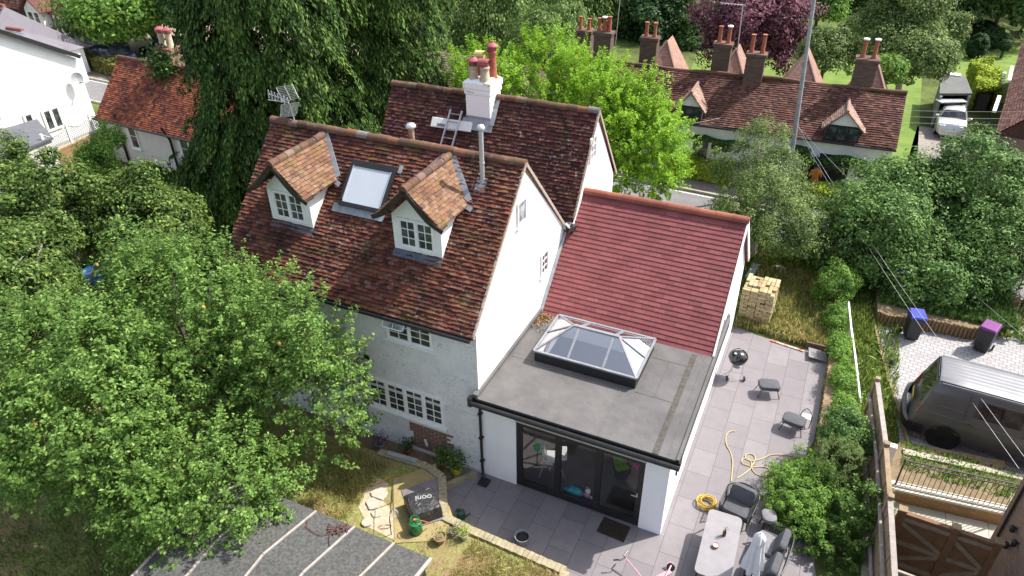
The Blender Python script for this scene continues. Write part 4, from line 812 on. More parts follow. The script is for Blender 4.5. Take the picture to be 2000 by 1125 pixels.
tree('dark_tree', 'very dark tree at the top right corner', 'tree', [fit(1880, -120, 2060, 70, 66, 0.8)], L_dark, 26000, 180, 1.2, 0.32, 'broad')
tree('dark_tree', 'very dark tree behind the birch and topiary', 'tree', [fit(1780, -160, 1930, 60, 68, 0.8)], L_yew, 26000, 180, 1.2, 0.34, 'broad')
tree('dark_tree', 'dark tree between the purple tree and the birch', 'tree', [fit(1620, -130, 1740, 80, 64, 0.8)], L_dark, 24000, 180, 1.2, 0.34, 'broad')
tree('garden_shrub', 'yellow green shrub behind the rightmost chimney of the row', 'shrub', [fit(1700, 110, 1760, 170, 38, 1)], L_bright, 8000, 60, 0.4, 0.15, 'broad', notrunk=True, part='foliage')
tree('garden_shrub', 'grey leaved shrub left of the topiary', 'shrub', [fit(1852, 34, 1884, 84, 56, 1)], L_grey, 7000, 60, 0.5, 0.18, 'broad', notrunk=True, part='foliage')
# clipped yews
def topiary(x0, y0, x1, y1, D, label, stem=True, flat=1):
    e = fit(x0, y0, x1, y1, D, 1.0); tree('topiary_yew', label, 'topiary', [e], L_yew, 9000, 150, 0.16, 0.13, 'broad', base=(e[0], e[1], 0), shell=0.03, inner=0.0, lump=0.02, zmin=-0.95, tr=0.1, limbs=3, top=0.2)
topiary(1893, 68, 1927, 112, 60, 'clipped pear shaped yew on a short stem on the lawn')
topiary(1900, 42, 1945, 75, 66, 'long low clipped yew mound behind the pear shaped one')
topiary(1922, 55, 1962, 92, 63, 'domed clipped yew mound nearest the lawn bed')
topiary(1955, 80, 1972, 97, 61, 'smallest clipped yew ball')
def hedge(label, P, w, h, m, n, sz=0.1, name='hedge', cat='hedge', z0=0.0):
    "box-clipped hedge along P"
    SEED[0] += 1; rs = np.random.RandomState(SEED[0]); T = thing(name, label, cat, (P[0][0], P[0][1], z0)); C = []; Nn = []; tot = sum(math.dist(a, b) for a, b in zip(P, P[1:]))
    for a, b in zip(P, P[1:]):
        L = math.dist(a, b); k = int(n*L/tot); d = np.array([(b[0]-a[0])/L, (b[1]-a[1])/L, 0]); s = np.array([d[1], -d[0], 0]); t = rs.uniform(0, L, k); side = rs.randint(0, 4, k); u = rs.uniform(-1, 1, k); v = rs.uniform(0, 1, k)
        U = np.where(side == 0, -1, np.where(side == 1, 1, u)); Vv = np.where(side >= 2, 1, v)
        nz = 1+0.12*np.sin(t*2.3+U)+rs.normal(0, 0.06, k)
        X = np.array([a[0], a[1], z0])+d*t[:, None]+s*(U*w/2*nz)[:, None]+np.array([0, 0, 1])*(Vv*h*nz)[:, None]
        nn = s*np.where(side < 2, U, 0)[:, None]+np.array([0, 0, 1])*np.where(side >= 2, 1, 0.25)[:, None]+rs.normal(0, 0.4, (k, 3)); C.append(X); Nn.append(nn)
    C = np.concatenate(C); Nn = np.concatenate(Nn); leaves('foliage', C-np.array([P[0][0], P[0][1], z0]), Nn, sz*rs.uniform(0.6, 1.3, len(C)), m, T, 0.6, None, rs); 
    q = MB()
    for a, b in zip(P, P[1:]): q.bar((a[0]*.85+b[0]*.15, a[1]*.85+b[1]*.15, z0+h*0.35), (b[0]*.85+a[0]*.15, b[1]*.85+a[1]*.15, z0+h*0.35), w*0.5, h*0.7)
    q.build('twigs', M_bark, T); return T
hedge('low golden hedge before the cottage row, behind the lime green tree', [(-0.5, 20.6), (2.6, 20.4)], 0.9, 0.95, L_hedge, 14000)
hedge('golden hedge in front of the person in orange', [(5.5, 19.8), (8.6, 19.3)], 0.8, 0.8, L_hedge, 12000)
hedge('bright golden hedge beside the garage roof', [tuple(at(1922, 195, 0.8)[:2]), tuple(at(1924, 165, 0.8)[:2]), tuple(at(1908, 138, 0.8)[:2])], 1.1, 1.4, L_hedge, 16000, 0.14)
hedge('long clipped hedge between the lane and the parked blue car', [(-42.5, 22.3), (-33, 20.4)], 1.1, 0.9, leafmat('brown_green_hedge', (0.10, 0.11, 0.03), (0.17, 0.17, 0.05), (0.24, 0.24, 0.08)), 16000, 0.14)
# the far wood closes the view: nobody could count its trees
rs = np.random.RandomState(77); E = []
for i in range(46):
    a = R(-78+i*2.15); D = rs.uniform(78, 92); x, y = CAM[0]+math.sin(a)*D, CAM[1]+math.cos(a)*D; r = rs.uniform(4, 6.5); E.append((x, y, r*0.9, r, r, r*1.5))
for i in range(20):
    a = R(-76+i*5); D = rs.uniform(68, 76); x, y = CAM[0]+math.sin(a)*D, CAM[1]+math.cos(a)*D; r = rs.uniform(2, 3.2)
    if y > 46: E.append((x, y, r*0.6, r, r, r))
C, Nn, S = cl_broad(rs, E, 170000, 2600, 1.3, 0.8, 0.55, -0.3, 0.15, 0.5)
ok = C[:, 2] > 0; tag(leaves('woodland', C[ok], Nn[ok], S[ok], L_dark, None, 0.6, None, rs), kind='stuff')
# grasses, weeds and ground cover (stuff)
def grass(name, m, poly_boxes, n, h, sz=0.03, z=0.0, seed=5, lean=0.35):
    rs = np.random.RandomState(seed); C = []; A = []; S = []; ar = [max(0.01, (b[1]-b[0])*(b[3]-b[2])) for b in poly_boxes]
    for b, w in zip(poly_boxes, ar):
        k = int(n*w/sum(ar)); x = rs.uniform(b[0], b[1], k); y = rs.uniform(b[2], b[3], k); cl = 0.5+0.5*np.sin(x*5.1+np.sin(y*3.3)*2)*np.sin(y*4.3+1); keep = rs.rand(k) < 0.35+0.65*cl; x, y = x[keep], y[keep]; k = len(x)
        hh = h*rs.uniform(0.4, 1.5, k); a = np.stack([rs.normal(0, lean, k), rs.normal(0, lean, k), np.ones(k)], 1); C.append(np.stack([x, y, z+hh*0.42], 1)); A.append(a); S.append(hh)
    C = np.concatenate(C); A = np.concatenate(A); S = np.concatenate(S); nn = rs.normal(size=C.shape); nn[:, 2] *= 0.3
    return tag(leaves(name, C, nn, S, m, None, min(0.5, sz/h), A, rs), kind='stuff')
grass('long_dry_grass', L_straw, [(5.9, 7.7, 9.0, 13.4), (4.75, 5.9, 9.1, 9.7), (4.8, 7.6, 11.0, 13.2)], 26000, 0.26, 0.03)
grass('wild_grass', L_grass, [(4.8, 8.8, 9.1, 15.2), (7.7, 9.0, 6, 13.5), (8.8, 9.7, 5.4, 11.5)], 20000, 0.24, 0.035, seed=6)
grass('lawn_grass', L_grass, [(-6, -2.05, -4.0, -0.95), (-2.05, -1.5, -4.0, -3.0), (-0.6, 3.0, -4.2, -2.95), (0.8, 3.0, -2.95, -2.15), (-9, -3, -9, -1)], 26000, 0.09, 0.012, 0.33, seed=7)
grass('shaded_lawn_grass', L_apple, [(-14, -4.1, -9, -3.9)], 26000, 0.12, 0.02, 0.33, seed=17)
grass('straw_grass', L_straw, [(0.9, 3.05, -4.2, -2.2), (-3.4, -2.1, -3.4, -1.0)], 12000, 0.17, 0.012, 0.33, seed=8)
grass('lane_side_weeds', L_grass, [(-10, 8, 10.2, 15.7), (9, 20, 11.9, 14.6)], 30000, 0.3, 0.06, seed=9)
grass('garden_weeds', L_dark, [(-14, -7.6, -0.5, 12), (-24, -14, 2, 12)], 24000, 0.4, 0.12, seed=10)
grass('rail_bed_weeds', L_bright, [(9.75, 12.4, 4.25, 5.3)], 2600, 0.10, 0.03, 0.3, seed=11)
# ------------------------------------------------------------------ the terrace of cottages across the lane
def plane_pt(px, py, p0, n):
    d = FW*FPX+RT*(px-1000)-UP*(py-562.5); n = np.array(n, float); t = ((np.array(p0)-np.array(CAM))@n)/(d@n); return Vector(np.array(CAM)+d*t)
T0 = Vector((-6.0, 20.18, 0)); TA = math.atan2(0.30, 8.9); TU = Vector((math.cos(TA), math.sin(TA), 0)); TV = Vector((-math.sin(TA), math.cos(TA), 0)); TL = 14.85
TE, TR_, TD = 2.6, 4.36, 2.0
def tp(u, v, z): return T0+TU*u+TV*v+Vector((0, 0, z))
TC = thing('cottage_terrace', 'long low white terrace of cottages with a brown tiled roof, two dormers and tall stacks', 'cottages', tp(0, 0, 0))
m = MB(); m.extr([tp(0, 0.2, 0), tp(0, 2*TD-0.2, 0), tp(0, 2*TD-0.2, TE), tp(0, TD, TR_-0.12), tp(0, 0.2, TE)], TU*(TL-0.1)); m.build('wall', M_white, TC)
m = MB(); d = (TV*TD+Vector((0, 0, TR_-TE))); n = (Vector((0, 0, TD))-TV*(TR_-TE)).normalized()
tiles(m, tp(0, 0, TE), TU, d, n, TL, d.length, g=0.105, tw=0.17, seed=61, sag=0.05, jit=0.007, lift=0.026)
d2 = (-TV*TD+Vector((0, 0, TR_-TE))); n2 = (Vector((0, 0, TD))+TV*(TR_-TE)).normalized(); tiles(m, tp(TL, 2*TD, TE), -TU, d2, n2, TL, d2.length, g=0.25, tw=0.3, seed=62)
m.extr([tp(0.02, 0.02, TE-0.06), tp(0.02, TD, TR_-0.03), tp(0.02, 2*TD-0.02, TE-0.06), tp(0.02, TD, TR_-0.14)], TU*(TL-0.04)); TRF = m.build('roof', M_cot, TC, fixn=False)
m = MB(); P = [tp(u, TD, TR_+0.02+0.03*math.sin(u*0.9)+0.02*math.sin(u*2.1)) for u in np.linspace(0, TL, 50)]; m.tube(P, 0.09, 8); m.build('ridge_tiles', M_ridge, TRF)
m = MB(); m.tube([tp(0, -0.05, TE-0.05), tp(TL, -0.05, TE-0.05)], 0.05); m.build('gutter', M_blackm, TC)
def tuz(px, py):   # point of the front wall seen at a pixel
    p = plane_pt(px, py, tp(0, 0.2, 0), -TV); q = p-T0; return q.dot(TU), q.z
for x0, y0, x1, y1 in ((1293, 268, 1314, 300), (1350, 276, 1384, 316), (1590, 312, 1662, 352), (1556, 312, 1580, 372), (1100, 240, 1130, 270)):
    a, b = tuz(x0, y1), tuz(x1, y0); u0, u1 = a[0], b[0]; z0, z1 = max(0.05, a[1]), min(2.3, b[1]+0.12)
    o = window(TC, tp(u0, 0.2, z0), TU, -TV, max(0.5, u1-u0), max(0.6, z1-z0), 2, 1, 2, frame=M_blackm, d=0.06, fr=0.04)
def small_dormer(px, py, w, label):
    p = plane_pt(px, py, tp(0, 0, TE), n); q = p-T0; u = q.dot(TU); v = q.dot(TV); z = q.z
    v -= 0.02; h = 0.62; g = 0.62
    m = MB(); a = lambda du, dv, dz: tp(u+du, v+dv, z+dz)
    m.extr([a(-w/2, 0, h), a(w/2, 0, h), a(0, 0, h+g)], TV*0.05)
    for s in (-1, 1): m.extr([a(s*w/2, 0.02, -0.05), a(s*w/2, 0.02, h), a(s*w/2, h, h)], TU*0.04*-s)
    D = m.build('dormer', M_frame, TC, label=label)
    window(D, a(-w/2, 0, -0.05), TU, -TV, w, h+0.03, 1, 3, 2, frame=M_blackm, d=0.05, fr=0.035, sub=False)
    R_ = MB(); e = 0.16
    for s in (-1, 1):
        A = a(s*(w/2+e), -0.18, h-e*g/(w/2)-0.02); dd = (a(0, -0.18, h+g+0.02)-A); L = dd.length
        nn = dd.cross(TV)*s; nn = nn if nn.z > 0 else -nn; Ld = 1.6
        if s > 0: tiles(R_, A, TV, dd, nn, Ld, L, g=0.1, tw=0.16, seed=63, sag=0.01)
        else: tiles(R_, A+TV*Ld, -TV, dd, nn, Ld, L, g=0.1, tw=0.16, seed=64, sag=0.01)
        R_.extr([A, A+dd, A+dd-Vector((0, 0, 0.05)), A-Vector((0, 0, 0.05))], TV*Ld)
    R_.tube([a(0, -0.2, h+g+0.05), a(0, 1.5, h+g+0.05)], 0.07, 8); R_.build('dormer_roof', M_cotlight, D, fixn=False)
small_dormer(1345, 233, 1.12, 'left small gabled dormer'); small_dormer(1642, 273, 1.35, 'right wider gabled dormer')
# rear wings with hipped, sunlit roofs and the stacks
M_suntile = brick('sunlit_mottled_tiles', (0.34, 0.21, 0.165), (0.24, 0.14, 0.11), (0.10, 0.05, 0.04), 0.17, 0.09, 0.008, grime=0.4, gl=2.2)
def hip(px, py, y, w, dp, h, label=None):
    A = aty(px, py, y); q = MB(); C = [A+TU*a*w+TV*b*dp-Vector((0, 0, h)) for a, b in ((-1, -1), (1, -1), (1, 1), (-1, 1))]
    B = A+TV*dp*0.8
    q.add(C+[A, B], [(0, 1, 4), (1, 2, 5, 4), (2, 3, 5), (3, 0, 4, 5), (0, 3, 2, 1)])
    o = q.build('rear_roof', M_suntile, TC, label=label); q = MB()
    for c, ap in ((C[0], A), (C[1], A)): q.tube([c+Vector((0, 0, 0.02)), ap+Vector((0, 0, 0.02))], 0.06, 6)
    q.build('hip_tiles', M_cotlight, o); q = MB(); D = [c+(A-c)*0.02 for c in C]; q.add([Vector((c.x, c.y, 0)) for c in D]+D, [(0, 1, 5, 4), (1, 2, 6, 5), (2, 3, 7, 6), (3, 0, 4, 7)]); q.build('rear_wall', M_white, TC)
for args in ((1133, 93, 24.6, 1.1, 1.4, 1.7), (1303, 80, 25.2, 1.35, 1.6, 2.3), (1268, 104, 24.0, 0.9, 1.2, 1.5), (1438, 96, 25.0, 1.15, 1.5, 2.0), (1408, 118, 23.8, 0.8, 1.0, 1.2), (1577, 106, 24.6, 1.25, 1.6, 2.1), (1712, 118, 24.8, 1.2, 1.6, 2.2)): hip(*args)
def stack(px, ytop, ybot, y, w, pots, label, dp=0.55, white=False):
    A = aty(px, ytop, y); B = aty(px, ybot, y); x = A.x
    m = MB(); ro = rotz(TA); zc = (A.z+3.4)/2; m.obox((x, y, zc), w, dp, A.z-3.4, ro); m.obox((x, y, A.z+0.04), w+0.1, dp+0.1, 0.14, ro); S_ = m.build('chimney', M_oldbrick, TC, label=label)
    for du, hh, wh in pots:
        q = MB(); q.lathe([(0.12, 0), (0.11, 0.08), (0.085, 0.15), (0.085, hh-0.05), (0.11, hh-0.04), (0.11, hh)], (x+du, y, A.z+0.1), 12)
        if wh: q.cur = 1; q.lathe([(0.13, 0), (0.13, 0.05), (0.03, 0.08)], (x+du, y, A.z+0.1+hh), 12)
        q.build('chimney_pot', [M_redpot, M_frame], S_, smooth=True)
stack(1142, 62, 112, 23.4, 0.80, ((-0.22, 0.62, 0), (0.22, 0.55, 0)), 'leftmost stack with two pots')
stack(1180, 66, 132, 21.9, 0.82, ((-0.25, 0.6, 0), (0.0, 0.62, 1), (0.25, 0.7, 0), (0.05, 0.5, 0)), 'broad stack with a cluster of four pots')
stack(1270, 76, 115, 23.2, 0.80, ((-0.2, 0.66, 0), (0.2, 0.66, 0)), 'stack with two plain pots')
stack(1413, 88, 135, 23.0, 0.78, ((-0.2, 0.72, 0), (0.2, 0.72, 1)), 'stack beside the mast aerial')
stack(1478, 108, 150, 22.4, 0.80, ((-0.25, 0.78, 0), (0.22, 0.82, 0)), 'stack in front of the purple tree')
stack(1694, 118, 175, 23.0, 0.85, ((-0.22, 0.74, 1), (0.22, 0.76, 1)), 'rightmost stack with two white topped pots', 0.7)
p = aty(1440, 100, 23.4); q = aty(1451, 10, 23.4); m = MB(); m.tube([p, q], 0.022); m.bar(q-Vector((1.0, 0, -0.02)), q+Vector((0.12, 0, 0)), 0.03)
for k in range(7): m.bar(q+Vector((-0.9+k*0.14, -0.16, 0)), q+Vector((-0.9+k*0.14, 0.16, 0)), 0.015)
tag(m.build('television_aerial', M_alu), 'thin mast aerial with a long boom before the purple tree', 'aerial')
m = MB(); m.tube([aty(1202, 88, 23.4), aty(1211, 0, 23.4), aty(1212, -20, 23.4)], 0.018); tag(m.build('television_aerial', M_alu), 'thin bare white mast beside the four pot stack', 'aerial')
# climbing plants on the terrace wall
def climber(label, pts, m_, n_=5000):
    SEED[0] += 1; rs = np.random.RandomState(SEED[0]); C = []
    for (x0, y0, x1, y1) in pts:
        a, b = tuz(x0, y1), tuz(x1, y0); k = n_//len(pts); u = rs.uniform(a[0], b[0], k); z = rs.uniform(a[1], b[1], k)+0.08*np.sin(u*3); w = rs.uniform(0, 0.35, k)
        C.append(np.array([tp(uu, 0.2-ww, zz)[:] for uu, ww, zz in zip(u, w, z)]))
    C = np.concatenate(C); T = thing('ivy', label, 'climber', tuple(C[0])); nn = rs.normal(size=C.shape)*0.5+np.array([0, -1, 0.4]); leaves('foliage', C-C[0], nn, 0.13*rs.uniform(0.6, 1.3, len(C)), m_, T, 0.8, None, rs)
    q = MB(); q.tube([Vector(C[0]), Vector((C[0][0], C[0][1]+0.05, 0))], 0.03, 5); q.build('stem', M_bark, T)
climber('dark ivy band under the left eaves of the cottage row', [(1285, 265, 1345, 256), (1320, 272, 1390, 262), (1375, 278, 1440, 266), (1395, 290, 1430, 268)], L_dark)
climber('dark ivy over the window behind the person', [(1545, 305, 1580, 285), (1570, 320, 1630, 300), (1620, 322, 1690, 303)], L_dark)
# ------------------------------------------------------------------ poles and wires
def pole(name, label, px, py, tx, ty, z0, r0, r1, m_, tops=None):
    a = at(px, py, z0); D = math.hypot(a.x-CAM[0], a.y-CAM[1]); d = FW*FPX+RT*(tx-1000)-UP*(ty-562.5); t = D/math.hypot(d[0], d[1]); b = Vector((CAM[0]+d[0]*t, CAM[1]+d[1]*t, CAM[2]+d[2]*t))
    m = MB(); m.tube([(a.x, a.y, -0.1), a, b], [r0, r0, r1], 12)
    if tops: tops(m, b)
    tag(m.build(name, m_, smooth=True), label, 'pole'); return a, b
M_galv = mat('weathered_grey_pole', (0.33, 0.34, 0.35), (0.24, 0.25, 0.26), 0.6, 5); M_pole = mat('brown_timber_pole', (0.13, 0.085, 0.06), (0.08, 0.055, 0.04), 0.9, 6)
pa, pb = pole('telegraph_pole', 'tall slightly leaning grey pole in front of the cottage terrace', 1535, 380, 1594, -30, 0.0, 0.105, 0.07, M_galv)
def tops(m, b): m.bar(b+Vector((-0.25, 0, -0.15)), b+Vector((0.25, 0, -0.15)), 0.07); m.box(b.x-0.1, b.x+0.1, b.y-0.1, b.y+0.1, b.z-0.02, b.z+0.03)
tpa, tpb = pole('telegraph_pole', 'short brown timber pole left of the tall grey one', 1508, 300, 1527, 203, 0.0, 0.09, 0.08, M_pole, tops)
pole('telegraph_pole', 'pale grey pole rising behind the small red roofed cottage', 312, 100, 290, -20, 0.0, 0.13, 0.09, M_galv)
pole('telegraph_pole', 'thin brown pole before the brown tiled house, upper left', 84, 66, 64, -10, 0.0, 0.11, 0.08, M_pole)
def wire(a, b, label, r=0.012, sag=0.25):
    m = MB(); a, b = Vector(a), Vector(b); m.tube([a.lerp(b, t)-Vector((0, 0, sag*4*t*(1-t))) for t in np.linspace(0, 1, 14)], r, 5); tag(m.build('overhead_wire', M_alu, smooth=True), label, 'wire')
top = pa.lerp(pb, 0.36)
wire(top, aty(1990, 915, 4.0), 'left of the paired service wires crossing over the van', 0.005); wire(top+Vector((0.05, 0, 0.06)), aty(2010, 905, 4.05), 'right of the paired service wires crossing over the van', 0.005)
wire(top+Vector((0.1, 0, 0)), aty(2040, 690, 10.5), 'single wire crossing the maple towards the block paving', 0.005)
wire(tpb, aty(1000, 340, 30).lerp(tpb, 0.35) if False else (-4.5, 9.2, 4.6), 'thin wire from the brown pole to the rear of the white cottage', 0.006)
for k, (yy, zz) in enumerate(((212, 0), (226, 0.1), (238, 0.2))):
    a = aty(1527 if k == 0 else 1600, 206+k*12, tpb.y); wire(a, aty(2040, yy+6, 26), ('top', 'middle', 'lowest')[k]+' of the three wires running right across the cottage roof', 0.007, 0.1)
# ------------------------------------------------------------------ buildings on the left
def gable_house(name, label, O, rz, L, Wd, ez, rh, rm, wm_, g=0.14, tw=0.25, seed=70, ov=0.2, roofname='roof', ridgem=None):
    "ridge along local x; O is the front left ground corner"
    T = thing(name, label, 'house', O, rz); m = MB()
    m.extr([(0, 0, 0), (0, Wd, 0), (0, Wd, ez), (0, Wd/2, rh-0.12), (0, 0, ez)], (L, 0, 0)); m.build('wall', wm_, T, world=False)
    m = MB(); s = (rh-ez)/(Wd/2)
    for sg in (0, 1):
        d = Vector((0, (Wd/2+ov)*(1 if not sg else -1), rh-ez+ov*s)); n = Vector((0, -d.z, d.y)) if not sg else Vector((0, d.z, -d.y))
        if not sg: tiles(m, (-ov, -ov, ez-ov*s), (1, 0, 0), d, n, L+2*ov, d.length, g=g, tw=tw, seed=seed, sag=0.02)
        else: tiles(m, (L+ov, Wd+ov, ez-ov*s), (-1, 0, 0), d, n, L+2*ov, d.length, g=g, tw=tw, seed=seed+1, sag=0.02)
    m.extr([(-ov+.02, -ov, ez-ov*s-0.04), (-ov+.02, Wd/2, rh-0.02), (-ov+.02, Wd+ov, ez-ov*s-0.04), (-ov+.02, Wd/2, rh-0.14)], (L+2*ov-.04, 0, 0))
    r = m.build(roofname, rm, T, world=False, fixn=False); m = MB(); m.tube([(-ov, Wd/2, rh+0.02), (L+ov, Wd/2, rh+0.02)], 0.1, 8); m.build('ridge_tiles', ridgem or M_ridge, r, world=False)
    return T
def lwin(T, *a, **k): return window(T, *a, **k)
# small red roofed cottage
S1 = gable_house('small_cottage', 'low cream cottage with an orange red tiled roof left of the cypress', (-26.3, 10.95, 0), R(-3), 10.5, 3.9, 2.45, 4.62, M_orange, mat('cream_render', (0.62, 0.58, 0.52), (0.55, 0.51, 0.46), 0.9, 2), g=0.10, tw=0.17, seed=71, ov=0.25)
Mx = wm(S1)
def sp(x, y, z): return Mx @ Vector((x, y, z))
dx, dn = (Mx.to_3x3() @ Vector((1, 0, 0))), (Mx.to_3x3() @ Vector((0, -1, 0)))
window(S1, sp(1.7, 0, 0.95), dx, dn, 0.62, 1.3, 1, 1, 2, fr=0.06, sill=0.05); window(S1, sp(5.25, 0, 1.0), dx, dn, 1.25, 1.15, 1, 2, 2, fr=0.06, sill=0.05)
m = MB(); m.tube([sp(1.15, -0.1, 2.6), sp(1.15, -0.1, 0)], 0.06); m.tube([sp(-0.3, -0.33, 2.2), sp(10.5, -0.33, 2.2)], 0.055); m.build('gutter', M_black, S1)
m = MB(); m.tube([sp(4.75, -0.38, 2.62), sp(4.8, -0.12, 1.9), sp(4.8, -0.12, 0)], 0.06); m.build('downpipe', M_black, S1)
cp = aty(333, 108, 13.0); m = MB(); m.box(cp.x-0.45, cp.x+0.45, 12.65, 13.3, 3.8, 5.25); m.box(cp.x-0.52, cp.x+0.52, 12.58, 13.37, 5.25, 5.45); c = m.build('chimney', M_redbrick, S1)
for dx_ in (-0.22, 0.22):
    q = MB(); q.lathe([(0.2, 0), (0.19, 0.06), (0.16, 0.12), (0.15, 0.62), (0.19, 0.66)], (cp.x+dx_, 12.95, 5.45), 12); q.cur = 1; q.lathe([(0.17, 0), (0.22, 0.03), (0.22, 0.14), (0.08, 0.24)], (cp.x+dx_, 12.95, 6.11), 12); q.build('chimney_pot', [M_cream, M_pink], c, smooth=True)
SEED[0] += 1; rs = np.random.RandomState(9); C = rs.normal(size=(1800, 3))*np.array([0.4, 0.22, 0.5])+np.array([cp.x-0.05, 12.5, 4.4]); T = thing('ivy', 'dark ivy smothering the chimney of the small red roofed cottage', 'climber', (cp.x, 12.5, 3.6)); leaves('foliage', C-np.array([cp.x, 12.5, 3.6]), rs.normal(size=C.shape)+np.array([0, -1, .5]), np.full(len(C), 0.16), L_dark, T, 0.7, None, rs)
# white house with its gable in full sun
G0 = -31.0
WH = thing('white_house', 'large white rendered house with slate roofs cut off by the left edge', 'house', (G0, 13.6, 0))
gp = lambda px, py: plane_pt(px, py, (G0, 0, 0), (1, 0, 0))
ce = gp(150, 108); vl = gp(0, 60); sl_ = (vl.z-ce.z)/(vl.y-ce.y); yr = ce.y-5.2; 
ap = Vector((G0, yr, ce.z+sl_*(yr-ce.y))); le = Vector((G0, yr-5.2, ce.z))
m = MB(); m.extr([(G0, le.y, 0), (G0, ce.y-0.1, 0), (G0, ce.y-0.1, ce.z-0.12), (G0, ap.y, ap.z-0.1), (G0, le.y, le.z-0.12)], (-9, 0, 0)); m.build('wall', M_white, WH)
m = MB()
for a, b in ((ce, ap), (le, ap)):
    d = (ap-a); L = d.length; n = Vector((0, abs(d.z), abs(d.y))) if a is ce else Vector((0, -abs(d.z), abs(d.y)))
    if a is ce: tiles(m, (G0+0.25, a.y, a.z), (-1, 0, 0), d, n, 9.2, L, g=0.22, tw=0.3, seed=72)
    else: tiles(m, (G0-9, a.y, a.z), (1, 0, 0), d, n, 9.25, L, g=0.22, tw=0.3, seed=73)
m.extr([(G0+0.22, le.y, le.z-0.05), (G0+0.22, ap.y, ap.z-0.02), (G0+0.22, ce.y, ce.z-0.05), (G0+0.22, ap.y, ap.z-0.15)], (-9, 0, 0)); m.build('roof', M_slate, WH, fixn=False)
m = MB(); 
for a in (ce, le): m.bar(a+Vector((0.26, 0, -0.06)), ap+Vector((0.26, 0, -0.06)), 0.05, 0.2, (0, 0, 1))
m.build('bargeboard', M_blackm, WH)
for (x0, y0, x1, y1, cs) in ((57, 222, 78, 262, 1), (92, 215, 130, 254, 2), (-14, 250, 4, 280, 1), (-12, 200, -2, 214, 1)):
    a, b = gp(x0, y1), gp(x1, y0); window(WH, (G0, a.y, (a.z+gp(x0, y0).z)/2-0.6), (0, 1, 0), (1, 0, 0), abs(gp(x1, y1).y-a.y), 1.15, 1, cs, 1, fr=0.08, d=0.07)
dp = gp(142, 152); m = MB(); m.lathe([(0.0, 0), (0.16, 0.03), (0.30, 0.1), (0.31, 0.12), (0.16, 0.05), (0.0, 0.02)], dp+Vector((0.28, 0, 0)), 18, Matrix.Rotation(R(75), 3, 'Y') @ Matrix.Rotation(R(15), 3, 'X')); m.tube([dp, dp+Vector((0.28, 0, 0))], 0.025); m.tube([dp+Vector((0.3, 0, -0.2)), dp+Vector((0.6, 0.05, -0.18))], 0.02); m.box(dp.x+0.55, dp.x+0.66, dp.y, dp.y+0.1, dp.z-0.22, dp.z-0.14)
tag(m.build('satellite_dish', mat('dish_grey', (0.33, 0.33, 0.34)), smooth=True), 'round grey satellite dish fixed to the white house gable', 'satellite dish')
# slate wings behind the gable
for (px, py, w, dpt, h, lab) in ((8, 12, 5.0, 7, 3.2, 'higher slate wing roof'), (44, 60, 3.0, 5, 1.6, 'lower slate wing roof')):
    A = aty(px, py, 17.5 if h > 3 else 17.0); m = MB(); x1 = A.x; e = A.z-h
    d = Vector((0, 4.0 if h > 3 else 3.0, h)); tiles(m, (x1-9, A.y-d.y, e), (1, 0, 0), d, Vector((0, -d.z, d.y)), 9.9, d.length, g=0.24, tw=0.36, seed=74, mask=lambda u, v: u < 9.9-v*0.22)
    m.extr([(x1-9, A.y-d.y, e-0.05), (x1-9, A.y, A.z-0.03), (x1-9, A.y+d.y, e-0.05)], (9.0, 0, 0)); m.add([(x1, A.y-d.y, e), (x1+0.9, A.y-d.y, e), (x1, A.y, A.z-0.03), (x1+0.9, A.y+d.y, e), (x1, A.y+d.y, e)], [(0, 1, 2), (1, 3, 2), (3, 4, 2)])
    m.build('wing_roof', M_slate, WH, fixn=False, label=lab); q = MB(); q.box(x1-9, x1+0.7, A.y-d.y+0.3, A.y+d.y-0.3, 0, e); q.build('wing_wall', M_white, WH); q = MB(); q.tube([(x1-9, A.y, A.z+0.02), (x1, A.y, A.z+0.02)], 0.12, 8); q.build('ridge_tiles', M_newridge, WH)
# brown tiled house far left
O = at(150, 86, 0); BH = gable_house('tiled_house', 'brown tiled house with a small white dormer in the upper left corner', (O.x-16.5*math.cos(R(-4)), O.y-16.5*math.sin(R(-4)), 0), R(-4), 16.5, 9, 2.3, 7.6, M_cot, mat('black_weatherboard', (0.02, 0.02, 0.025), (0.035, 0.035, 0.04), 0.7, 5), g=0.2, tw=0.3, seed=76)
MxB = wm(BH)
bq = plane_pt(72, 46, MxB @ Vector((0, 0, 2.3)), MxB.to_3x3() @ Vector((0, -(5.3), 4.5)).normalized())
m = MB(); x, y, z = bq; m.extr([(x-0.9, y, z-0.3), (x+0.9, y, z-0.3), (x+0.9, y, z+1.1), (x, y, z+1.9), (x-0.9, y, z+1.1)], (0, 1.8, 0)); D = m.build('dormer', M_frame, BH)
window(D, (x-0.75, y, z-0.1), (1, 0, 0), (0, -1, 0), 1.5, 1.1, 1, 2, 2, fr=0.12, d=0.06, sub=False)
m = MB()
for s in (-1, 1): m.extr([(x, y-0.3, z+2.1), (x+s*1.25, y-0.3, z+0.95), (x+s*1.25, y-0.3, z+0.85), (x, y-0.3, z+1.98)], (0, 2.4, 0))
m.build('dormer_roof', M_cot, D)
wq = MxB @ Vector((15.0, 0, 0)); window(BH, MxB @ Vector((14.6, 0, 0.6)), MxB.to_3x3() @ Vector((1, 0, 0)), MxB.to_3x3() @ Vector((0, -1, 0)), 1.6, 1.4, 1, 2, 2, fr=0.12, d=0.08)
